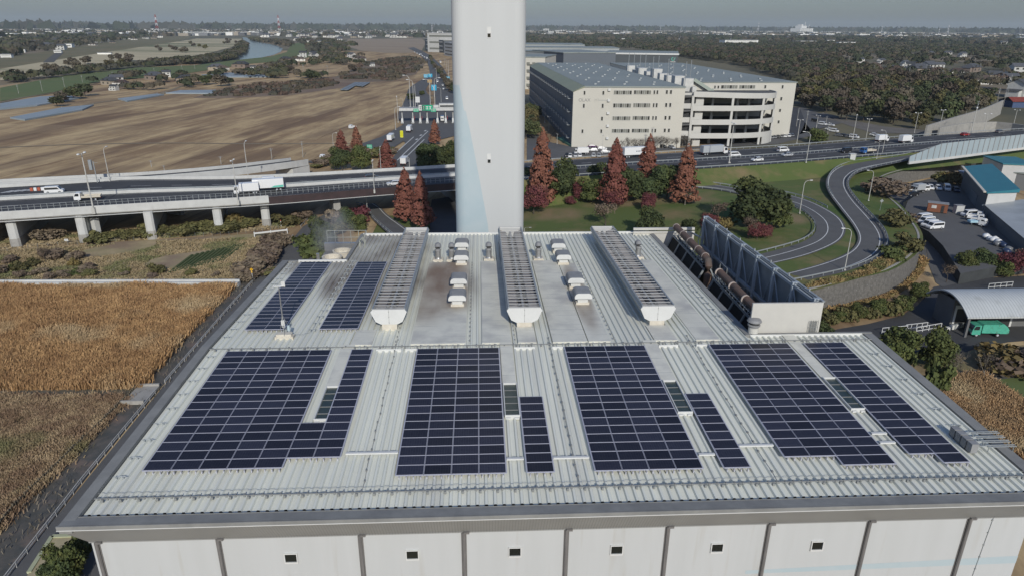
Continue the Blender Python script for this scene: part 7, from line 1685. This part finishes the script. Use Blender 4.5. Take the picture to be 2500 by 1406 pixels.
mb = MB(); e2 = Vector((26,6,0)); mb.prism(pl(q2*1.5,v2,v2+e2,e2+q2*1.5),0,3.5); ob('wall', mb, [ms], t)
mb = MB(); mb.poly([q2*1.3+Vector((-.5,0,3.55)),v2+q2+Vector((-.5,0,3.55)),v2+q2+e2*.5+Vector((0,0,4.4)),q2*1.3+e2*.5+Vector((0,0,4.4))]); mb.poly([q2*1.3+e2*.5+Vector((0,0,4.38)),v2+q2+e2*.5+Vector((0,0,4.38)),v2+q2+e2+Vector((0,0,3.5)),q2*1.3+e2+Vector((0,0,3.5))]); ob('roof', mb, [m_ribgrey], t)
block('depot_shed', 'small shed with blue-white roof behind the teal-roofed building', 'shed', 2368, 2402, 430, 6.5, 8, m_sidew, 1, roofm=M('pale_blue_roof',(.20,.24,.32),rough=.5))
t,_,_,_ = block('teal_canopy', 'teal canopy roof on posts at the right frame edge', 'canopy', 2450, 2530, 402, 9, 16, m_sidew, 3, roofm=m_teal)
block('grey_shed', 'dark grey open shed in front of the teal canopy', 'shed', 2440, 2530, 420, 6, 10, M('shed_grey',(.15,.155,.155),rough=.8), 8, roofm=m_wroof)
p = G(2262,517.5,zd); q = G(2311,523,zd); t = thing('site_office', 'reddish-brown container office in the middle of the depot yard', 'site office', p, atan2(q.y-p.y,q.x-p.x)); L = (q-p).length
mb = MB(); mb.box(0,L,0,2.6,.15,2.75); ob('wall', mb, [M('office_brown',(.22,.085,.045),(.19,.075,.04),scale=1,rough=.6)], t); mb = MB(); mb.box(-.15,L+.15,-.15,2.75,2.75,2.9); ob('roof', mb, [m_hood], t)
mb = MB(); mb.box(1.0,2.3,-.05,0,1.3,2.2); ob('window', mb, [m_hvac], t); mb = MB(); mb.box(L-1.7,L-.9,-.05,0,.2,2.3); ob('door', mb, [m_dark], t)
p = G(2338,521,zd); t = thing('storage_box', 'small white storage box beside the brown site office', 'storage box', p); mb = MB(); mb.box(-1.2,1.2,-.8,.8,0,2.4); ob('body', mb, [m_sidew], t, bevel=.04); mb = MB(); mb.box(-1.3,1.3,-.9,.9,2.4,2.5); ob('lid', mb, [m_hood], t)
for i in range(13):
    p = G(2408+i*6.2+random.uniform(-3,3), 578+i*4.4+random.uniform(-6,6), zd); c = random.choice(('navy','navy','white','grey') if i > 2 else ('white','navy')); mb = MB(); mb.sphere((0,0,.55),.95,9,6,0,(1,1,.75),.12)
    tag(ob('bulk_bag', mb, [PAINT[c]], loc=p, smooth=True), '%s bulk bag in the heap against the depot wall' % {'navy':'dark blue','white':'white','grey':'grey'}[c], 'bulk bag', '%s bulk bags heaped by the depot wall' % {'navy':'dark blue','white':'white','grey':'grey'}[c])
# retaining walls at the wood's edge
for pts, lb, h_ in (([(2258,330),(2330,306),(2395,285),(2445,262)],'sloping grey concrete retaining wall at the edge of the wood',4.5),([(2290,328),(2350,317),(2430,313),(2500,322)],'beige concrete wall along the far side of the highway at right',3.2)):
    P = resample([G(x,y,5.0) for x,y in pts], 6); mb = MB()
    for a, b2 in zip(P, P[1:]): mb.obox(a, b2, .8, h_+5, z0=-5)
    tag(ob('retaining_wall', mb, [m_conc]), lb, 'retaining wall')
# ---- arched canopy over the truck bay
c0 = G(2363,774,4.6); xw0, yw0 = c0.x, c0.y; cf = G(2276,714,4.6); hd = cf.y-yw0; sk = cf.x-xw0; rise = 2.6; xr_ = xw0+34
t = thing('arched_canopy', 'open hall with arched pale ribbed metal roof at right', 'hall', (xw0,yw0,0)); mb = MB(); n_ = 20
arc = [(hd*k/n_, 4.6+rise*(1-((2*k/n_-1)**2))) for k in range(n_+1)]
for a, b2 in zip(arc, arc[1:]): mb.quad((0,a[0],a[1]),(34,a[0],a[1]),(34,b2[0],b2[1]),(0,b2[0],b2[1])); mb.quad((0,a[0],a[1]-.25),(0,b2[0],b2[1]-.25),(34,b2[0],b2[1]-.25),(34,a[0],a[1]-.25)); mb.quad((0,a[0],a[1]-.25),(0,a[0],a[1]),(0,b2[0],b2[1]),(0,b2[0],b2[1]-.25))
mb.box(0,34,-.06,0,4.3,4.62); ob('roof', mb, [stripes(M('arched_roof',(.48,.50,.49),(.43,.45,.44),scale=.3,rough=.4,spec=.5,col3=(.34,.35,.33),scale3=.5,lo3=.56,hi3=.8),0,.6,.14,(.33,.35,.35))], t)
m_hall = M('hall_grey',(.15,.15,.148),(.13,.13,.128),scale=.4,rough=.7)
mb = MB(); mb.box(1.2,33,5.7,6.0,0,6.4); mb.prism([(1.2,6),(1.5,6),(1.5,hd-2),(1.2,hd-2)],0,5.6); mb.box(1.1,1.5,1,1.4,0,4.9); mb.box(1.2,33,max(8,hd-2),max(8,hd-2)+.3,0,5.0); ob('wall', mb, [m_hall], t)
mb = MB(); mb.box(1.6,13.5,5.6,5.69,3.9,4.6); mb.box(1.6,2.0,5.6,5.69,0,3.9); mb.box(13.2,13.6,5.6,5.69,0,3.9); ob('door_frame', mb, [m_white], t)
mb = MB(); mb.box(2.0,13.2,5.6,5.68,0,3.9); mb.box(14,33,5.6,5.69,2.2,5.4,1); ob('opening', mb, [m_dark, M('hall_brown',(.085,.08,.072),rough=.8)], t)
mb = MB()
for k in range(8): p = G(2312+k*5,806-k*1.2); mb.box(p.x-xw0-.3,p.x-xw0+.4,p.y-yw0-.2,p.y-yw0+.3,0,random.uniform(.3,1.0),k%2)
tag(ob('stacked_scrap', mb, [m_white, m_galv], loc=(xw0,yw0,0)), 'pale heap of scrap at the left corner of the arched hall', 'scrap heap')
# ---- cooling tower behind the left rear roof step
p = VY(835,600,80.5); px_, zt_ = p.x, p.z; t = thing('cooling_tower', 'weathered grey cooling tower with railed deck and round fan rings behind the left roof step', 'cooling tower', (-19,80,0))
mb = MB(); mb.box(-1.2,3.6,.2,6.5,0,26.6); ob('body', mb, [M('tower_grey',(.24,.23,.22),(.17,.165,.155),scale=.6,rough=.85,detail=7)], t)
mb = MB()
for (x,y) in ((.6,1.5),(1.4,4.0)): mb.lathe([(1.25,25.3),(1.15,26.6),(1.25,27.3),(1.05,27.3),(1.0,26.7)],x,y,20)
ob('fan_ring', mb, [m_cream], t)
mb = MB()
for z in (28.3,29.2): mb.tube([(-.9,6.4,z),(4.2,6.4,z)],.04,5); mb.tube([(4.2,6.4,z),(4.2,.6,z)],.04,5)
for k in range(6): mb.tube([(-.9+k*1.02,6.4,26.6),(-.9+k*1.02,6.4,29.2)],.04,5)
for k in range(5): mb.tube([(4.2,.6+k*1.4,26.6),(4.2,.6+k*1.4,29.2)],.04,5)
for k in range(4): mb.tube([(4.3,.4+.25*k,25.6),(4.3,.4+.25*k,29.6),(4.6,.4+.25*k,29.9),(4.9,.4+.25*k,29.4),(4.9,.4+.25*k,25.6)],.04,5)
for z in (26.3,27.5,28.6): mb.tube([(4.9,.2,z),(4.9,1.4,z)],.035,5)
ob('railing', mb, [M('rail_pale',(.36,.37,.32),rough=.6)], t)
mb = MB(); mb.box(-1.3,3.7,6.0,6.6,26.6,27.6); mb.tube([(-.9,.6,24),(-.9,.6,28.0)],.2,8); mb.box(-3.0,-1.2,.3,2.0,24,26.0); ob('duct', mb, [m_steel], t)
# steam
st = bpy.data.materials.new('steam'); MAT['steam'] = st; st.use_nodes = True; nt = st.node_tree; nt.nodes.remove(nt.nodes['Principled BSDF'])
pv = nnode(nt,'ShaderNodeVolumePrincipled'); pv.inputs['Color'].default_value = (.9,.9,.9,1); tc = nnode(nt,'ShaderNodeTexCoord'); nz = nnode(nt,'ShaderNodeTexNoise'); nz.inputs['Scale'].default_value = 1.8; nz.inputs['Detail'].default_value = 5
nt.links.new(tc.outputs['Object'], nz.inputs['Vector']); ln = nnode(nt,'ShaderNodeVectorMath', operation='LENGTH'); nt.links.new(tc.outputs['Object'], ln.inputs[0])
fr = nnode(nt,'ShaderNodeMapRange'); fr.inputs[1].default_value = 1; fr.inputs[2].default_value = .1; fr.inputs[3].default_value = 0; fr.inputs[4].default_value = 1; nt.links.new(ln.outputs['Value'], fr.inputs[0])
nr_ = nnode(nt,'ShaderNodeMapRange'); nr_.inputs[1].default_value = .42; nr_.inputs[2].default_value = .75; nr_.inputs[4].default_value = .35; nt.links.new(nz.outputs['Fac'], nr_.inputs[0])
mm = nnode(nt,'ShaderNodeMath', operation='MULTIPLY'); nt.links.new(fr.outputs[0], mm.inputs[0]); nt.links.new(nr_.outputs[0], mm.inputs[1]); nt.links.new(mm.outputs[0], pv.inputs['Density']); nt.links.new(pv.outputs[0], nt.nodes['Material Output'].inputs['Volume'])
mb = MB(); mb.sphere((0,0,0),1,16,10); o = ob('steam', mb, [st], kind='stuff', loc=(-18.6,84,29.5)); o.scale = (3.2,5,4.2)

# ================================================================ houses and the far town
m_tile = M('roof_tile_grey', (.085,.088,.092), (.07,.072,.076), scale=.5, rough=.7, rnd=.35); m_tile2 = M('roof_tile_brown', (.105,.075,.06), (.085,.062,.05), scale=.5, rough=.7, rnd=.35)
m_plaster = M('house_wall', (.62,.60,.55), (.56,.54,.49), scale=.3, rough=.8, rnd=.25); m_plaster2 = M('house_wall_tan', (.28,.23,.18), rough=.8, rnd=.3); m_redroof = M('roof_red', (.26,.055,.035), (.22,.05,.035), scale=.4, rough=.7)
def mk_house(rm, wm, w=9, d=7, h=5.2, hip=False):
    t = thing('house', 'x', 'house', (0,-5400,0)); mb = MB(); mb.prism([(-w/2,-d/2),(w/2,-d/2),(w/2,d/2),(-w/2,d/2)],0,h)
    if not hip: mb.poly([(-w/2,-d/2,h),(-w/2,0,h+d*.27),(-w/2,d/2,h)]); mb.poly([(w/2,-d/2,h),(w/2,d/2,h),(w/2,0,h+d*.27)])
    mb.box(-w/2-2.5,-w/2+.01,-d/2+1,d/2-1,0,2.9); ob('wall', mb, [wm], t)
    mb = MB(); e = .7; r = 0 if not hip else d*.35; zr_ = h+d*.29
    mb.poly([(-w/2-e,-d/2-e,h-.1),(w/2+e,-d/2-e,h-.1),(w/2+e-r,0,zr_),(-w/2-e+r,0,zr_)]); mb.poly([(w/2+e,d/2+e,h-.1),(-w/2-e,d/2+e,h-.1),(-w/2-e+r,0,zr_),(w/2+e-r,0,zr_)])
    if hip: mb.poly([(-w/2-e,d/2+e,h-.1),(-w/2-e,-d/2-e,h-.1),(-w/2-e+r,0,zr_)]); mb.poly([(w/2+e,-d/2-e,h-.1),(w/2+e,d/2+e,h-.1),(w/2+e-r,0,zr_)])
    mb.poly([(-w/2-3,-d/2+.6,2.8),(-w/2,-d/2+.6,3.5),(-w/2,d/2-.6,3.5),(-w/2-3,d/2-.6,2.8)]); ob('roof', mb, [rm], t)
    for (x,z) in ((-w*.28,1.0),(w*.22,1.0),(-w*.25,3.5),(w*.22,3.5)): mb = MB(); mb.box(x-.8,x+.8,-d/2-.06,-d/2,z,z+1.2); ob('window', mb, [m_win], t)
    return t
HS = [mk_house(m_tile,m_plaster), mk_house(m_tile2,m_plaster,10,8,3.2,True), mk_house(m_tile,m_plaster2,11,8,3.4,True), mk_house(m_tile,m_hvac,8,7,5.6)]
hs_used = set()
def house(k, px, py, label, group, s=1.0, rz=None):
    p = G(px,py); o = HS[k] if k not in hs_used else dup(HS[k], p); hs_used.add(k); o.location = p; o.scale = (s,s,s); o.rotation_euler = (0,0,rz if rz is not None else random.uniform(-.7,.7)); return tag(o, label, 'house', group)
hl = {0:'grey-roofed pale two-storey house',1:'brown hip-roofed low house',2:'grey hip-roofed tan house',3:'white two-storey house with grey roof'}
for (k,x,y,s) in ((2,272,208,1.3),(0,286,205,1.2),(1,298,210,1),(3,280,222,.7),(2,380,196,1.5),(3,408,189,1),(2,455,200,1.2),(2,530,172,1.4),(1,545,173,1.2),(2,590,166,1.5),(1,640,170,1.2),(3,618,172,.8)): house(k,x,y,hl[k]+' among the farm trees below the green levee','%s houses of the farms by the levee' % hl[k].split()[0],s)
for (k,x,y,s) in ((2,698,150,1.3),(3,741,141,1.5),(0,765,138,1.3),(1,735,150,1.2),(3,770,143,1.2),(0,859,142,1.3),(1,880,150,1.5),(3,910,163,.7),(2,800,113,1.8),(3,780,108,1.6),(1,760,104,2),(0,725,100,1.8),(3,830,104,2.2)): house(k,x,y,hl[k]+' in the hamlet right of the river bend','%s houses of the hamlet by the river' % hl[k].split()[0],s)
for (k,x,y,s) in WHOUSE: house(k,x,y,hl[k]+' among the trees of the wood at right','%s houses in the wood at right' % hl[k].split()[0],s)
p = G(2478,262); t = thing('red_roof_building', 'low building with red sheet roof and blue edge at the far right', 'building', p); mb = MB(); mb.prism([(-7,-6),(14,-6),(14,9),(-7,9)],0,4.5); ob('wall', mb, [M('wall_blue_dark',(.06,.09,.17),rough=.6)], t); mb = MB(); mb.poly([(-8,-7,4.4),(15,-7,4.4),(15,1.5,7.2),(-6,1.5,7.2)]); mb.poly([(15,10,4.4),(-8,10,4.4),(-6,1.5,7.2),(15,1.5,7.2)]); ob('roof', mb, [m_redroof], t)
house(3,2486,238,'large white house with dark gable above the red-roofed building',None,2.0,.5)
# town
fz = lambda t_: t_
town = 'houses of the far town on the left plain'
n = 0
for (cnt, px, sr, grp, lb) in ((95,[(0,150),(0,96),(230,90),(420,84),(390,95),(250,110),(110,130)],(1.2,2.0),town,'small pale house of the town spread over the left plain'),(55,[(640,98),(640,84),(1030,86),(1030,94),(860,95)],(2.0,3.2),'houses of the far town in the middle','small pale house of the far town left of the chimney'),(85,[(1640,102),(1640,88),(2100,90),(2500,100),(2500,112),(2000,102)],(1.6,2.8),'houses of the far town on the right','small pale house of the far town above the wood')):
    for x, y in scatter_px(cnt, px):
        k = n%4; n += 1; o = dup(HS[k], (x,y,0)); s = random.uniform(*sr); o.scale = (s*random.uniform(.8,1.5),s,s*random.uniform(.7,1.0)); o.rotation_euler = (0,0,random.uniform(-.4,.4)); tag(o, lb+', '+('with grey roof','with brown hip roof','with grey hip roof','with white walls')[k], 'house', grp+', '+('grey roofs','brown hip roofs','grey hip roofs','white walls')[k])
def town_mass(B, smin, smax, zmin, zmax):
    mb = MB()
    for x, y in B:
        a, b2, h = random.uniform(smin,smax), random.uniform(smin,smax), random.uniform(zmin,zmax); m_ = random.choice((0,0,1,2,2,3)); mb.box(x-a,x+a,y-b2,y+b2,0,h,m_)
    return mb
m_t1 = M('town_white',(.78,.77,.72),rough=.8); m_t2 = M('town_grey',(.20,.205,.21),rough=.8); m_t3 = M('town_tan',(.33,.29,.23),rough=.8)
mb = town_mass(scatter_px(2300,[(-50,100),(-50,77),(300,75),(650,76),(1100,78),(1060,90),(640,88),(300,90),(120,97)]),7,30,7,20); b2 = town_mass(scatter_px(2200,[(1280,88),(1280,78),(2000,79),(2600,88),(2600,101),(2000,92)]),10,48,9,22)
k = len(mb.v); mb.v += b2.v; mb.f += [tuple(i+k for i in f) for f in b2.f]; mb.m += b2.m
ob('distant_town', mb, [m_t1,m_t2,m_t3,m_tile], kind='stuff')
def far(px0, px1, yt, yb, mat, label, group=None, windows=3, depth=.5, name='far_building'):
    p, q = G(px0,yb), G(px1,yb); h = VP((px0+px1)/2,yt,(p+q)/2); w = (q-p).length; t = thing(name, label, 'building', p, atan2(q.y-p.y,q.x-p.x), group)
    mb = MB(); mb.box(0,w,0,w*depth,0,h); ob('wall', mb, [mat], t); mb = MB(); mb.box(-.5,w+.5,-.5,w*depth+.5,h,h+1); ob('roof', mb, [m_t2], t)
    for k in range(windows): mb = MB(); z = h*(k+.35)/windows; mb.box(w*.05,w*.95,-.3,0,z,z+h*.3/windows); ob('window_band', mb, [m_win2], t)
    return t, w, h
far(109,127,77,87,m_t1,'cream block with shaded side on the far left plain, the tallest there'); far(64,83,79,86,m_t1,'low cream block on the far left plain left of the tallest'); far(22,38,84,94,m_t3,'tan block at the far left plain edge',windows=2)
far(124,176,108,117,m_t1,'long white hall on the left plain in front of the town',windows=1,depth=.4,name='long_hall'); far(109,124,108,117,m_t1,'white block joined to the left of the long hall',windows=2); far(186,214,85,93,m_t1,'white low hall with small tower on the left plain',windows=1); far(53,62,122,129,m_t1,'small white house-like block at the left edge of the plain',windows=1); far(2,28,134,142,m_t1,'white building at the far left edge near the levee',windows=2)
far(132,150,124,130,m_t1,'white low building at the levee road',windows=1); far(238,272,130,134,m_t1,'row of white sheds on the golf course edge',windows=0,depth=.2)
far(722,729,68,75,m_t1,'small white block on the horizon left of the field',windows=1); far(754,761,70,76,m_t3,'brownish block on the horizon',windows=1)
t,w,h = far(1953,1984,70,82,m_t1,'pale tower-topped large building on the right horizon',windows=4); mb = MB(); mb.box(w*.2,w*.62,w*.1,w*.4,h+1,h*1.5); mb.box(w*.2,w*.34,w*.1,w*.3,h*1.5,h*1.78); mb.tube([(w*.62,w*.2,h),(w*.62,w*.2,h*2.3)],w*.012,5); mb.tube([(w*.95,w*.2,h),(w*.95,w*.2,h*1.9)],w*.01,5); ob('tower', mb, [m_t1], t)
for (a_,b_,yt,yb,lb,wn) in ((1769,1850,99,111,'long white apartment block in front of the right wood horizon',3),(1784,1794,94,100,'white stair tower of apartments above the right wood',1),(1943,1992,101,108,'white apartment block below the tower-topped building',3),(2019,2037,99,106,'white small block right of the apartment rows',2),(2048,2088,104,112,'white low block at the right edge of the apartment rows',2),(2008,2060,79,84,'long pale hall on the right horizon',1),(2098,2122,84,92,'white hall with chimney on the right horizon',1),(2147,2171,84,89,'pale block on the right horizon behind the wood',1),(1900,1945,80,84,'long white roofed hall left of the tower-topped building',1),(1515,1552,95,99,'white building showing through the wood behind the warehouses',1),(1416,1448,78,81,'white low building on the horizon right of the chimney',1),(1329,1340,71,79,'grey-white block on the horizon just right of the chimney',2),(2330,2352,90,95,'white hall at the right horizon end',1),(2480,2498,106,109,'white low hall at the right frame edge',1)): far(a_,b_,yt,yb,m_t1,lb,None,wn,.3)
# ---- pylons
m_pr, m_pw = M('pylon_red',(.34,.07,.06),rough=.6), M('pylon_white',(.62,.61,.60),rough=.6); m_pg = M('pylon_grey',(.27,.28,.29),rough=.6)
def pylon(px, yb, yt, label, mats, k=.006, group=None):
    p = G(px,yb); h = VP(px,yt,p); t = thing('pylon', label, 'pylon', p, .3, group); nsec = 7; wz = lambda f: h*(.075*(1-f)**1.4+.012)
    for i in range(nsec):
        mb = MB(); f0, f1 = i/nsec, (i+1)/nsec; w0, w1 = wz(f0), wz(f1); c = [(-1,-1),(1,-1),(1,1),(-1,1)]
        for a, b2 in zip(c, c[1:]+c[:1]):
            mb.tube([(a[0]*w0,a[1]*w0,h*f0),(a[0]*w1,a[1]*w1,h*f1)],h*k,4); mb.tube([(a[0]*w0,a[1]*w0,h*f0),(b2[0]*w1,b2[1]*w1,h*f1)],h*k*.6,4); mb.tube([(b2[0]*w0,b2[1]*w0,h*f0),(a[0]*w1,a[1]*w1,h*f1)],h*k*.6,4)
        if i in (4,5,6): mb.obox((-h*.09,0,h*f0),(h*.09,0,h*f0),h*.012,h*.012)
        ob('lattice_section', mb, [mats[i%2]], t)
pylon(386,84,36,'red and white lattice pylon above the golf course on the left',(m_pr,m_pw),.011); pylon(683,83,38,'red and white lattice pylon right of the river bend',(m_pr,m_pw),.011)
for (x,yb,yt) in ((850,88,71),(1850,80,56),(1612,80,66),(1662,79,65),(1708,80,64),(1530,86,72),(2151,84,64),(2312,88,62),(2290,90,71),(663,84,66),(1055,82,62)): pylon(x,yb,yt,'thin grey-white lattice pylon on the far horizon',(m_pw,m_pg),.012,'far pylons on the horizon')
# ---- far bridge over the river
p, q = G(412,87.5), G(604,86.5); t = thing('river_bridge', 'long low pale bridge crossing the river far away', 'bridge', p); v = q-p; mb = MB(); mb.obox(Vector((0,0,14)), v+Vector((0,0,14)), 14, 4); ob('deck', mb, [m_concw], t)
for k in range(9): mb = MB(); c = v*(k+.5)/9; mb.box(c.x-4,c.x+4,c.y-6,c.y+6,0,14); ob('pier', mb, [m_concw], t)

# ================================================================ air
hz = bpy.data.materials.new('haze'); MAT['haze'] = hz; hz.use_nodes = True; nt = hz.node_tree; nt.nodes.remove(nt.nodes['Principled BSDF'])
pv = nnode(nt,'ShaderNodeVolumePrincipled'); pv.inputs['Color'].default_value = HAZE_C; pv.inputs['Density'].default_value = HAZE_D; pv.inputs['Anisotropy'].default_value = .0
nt.links.new(pv.outputs[0], nt.nodes['Material Output'].inputs['Volume'])
mb = MB(); mb.box(-27000,27000,-500,29000,-1.5,320); ob('haze', mb, [hz], kind='stuff')
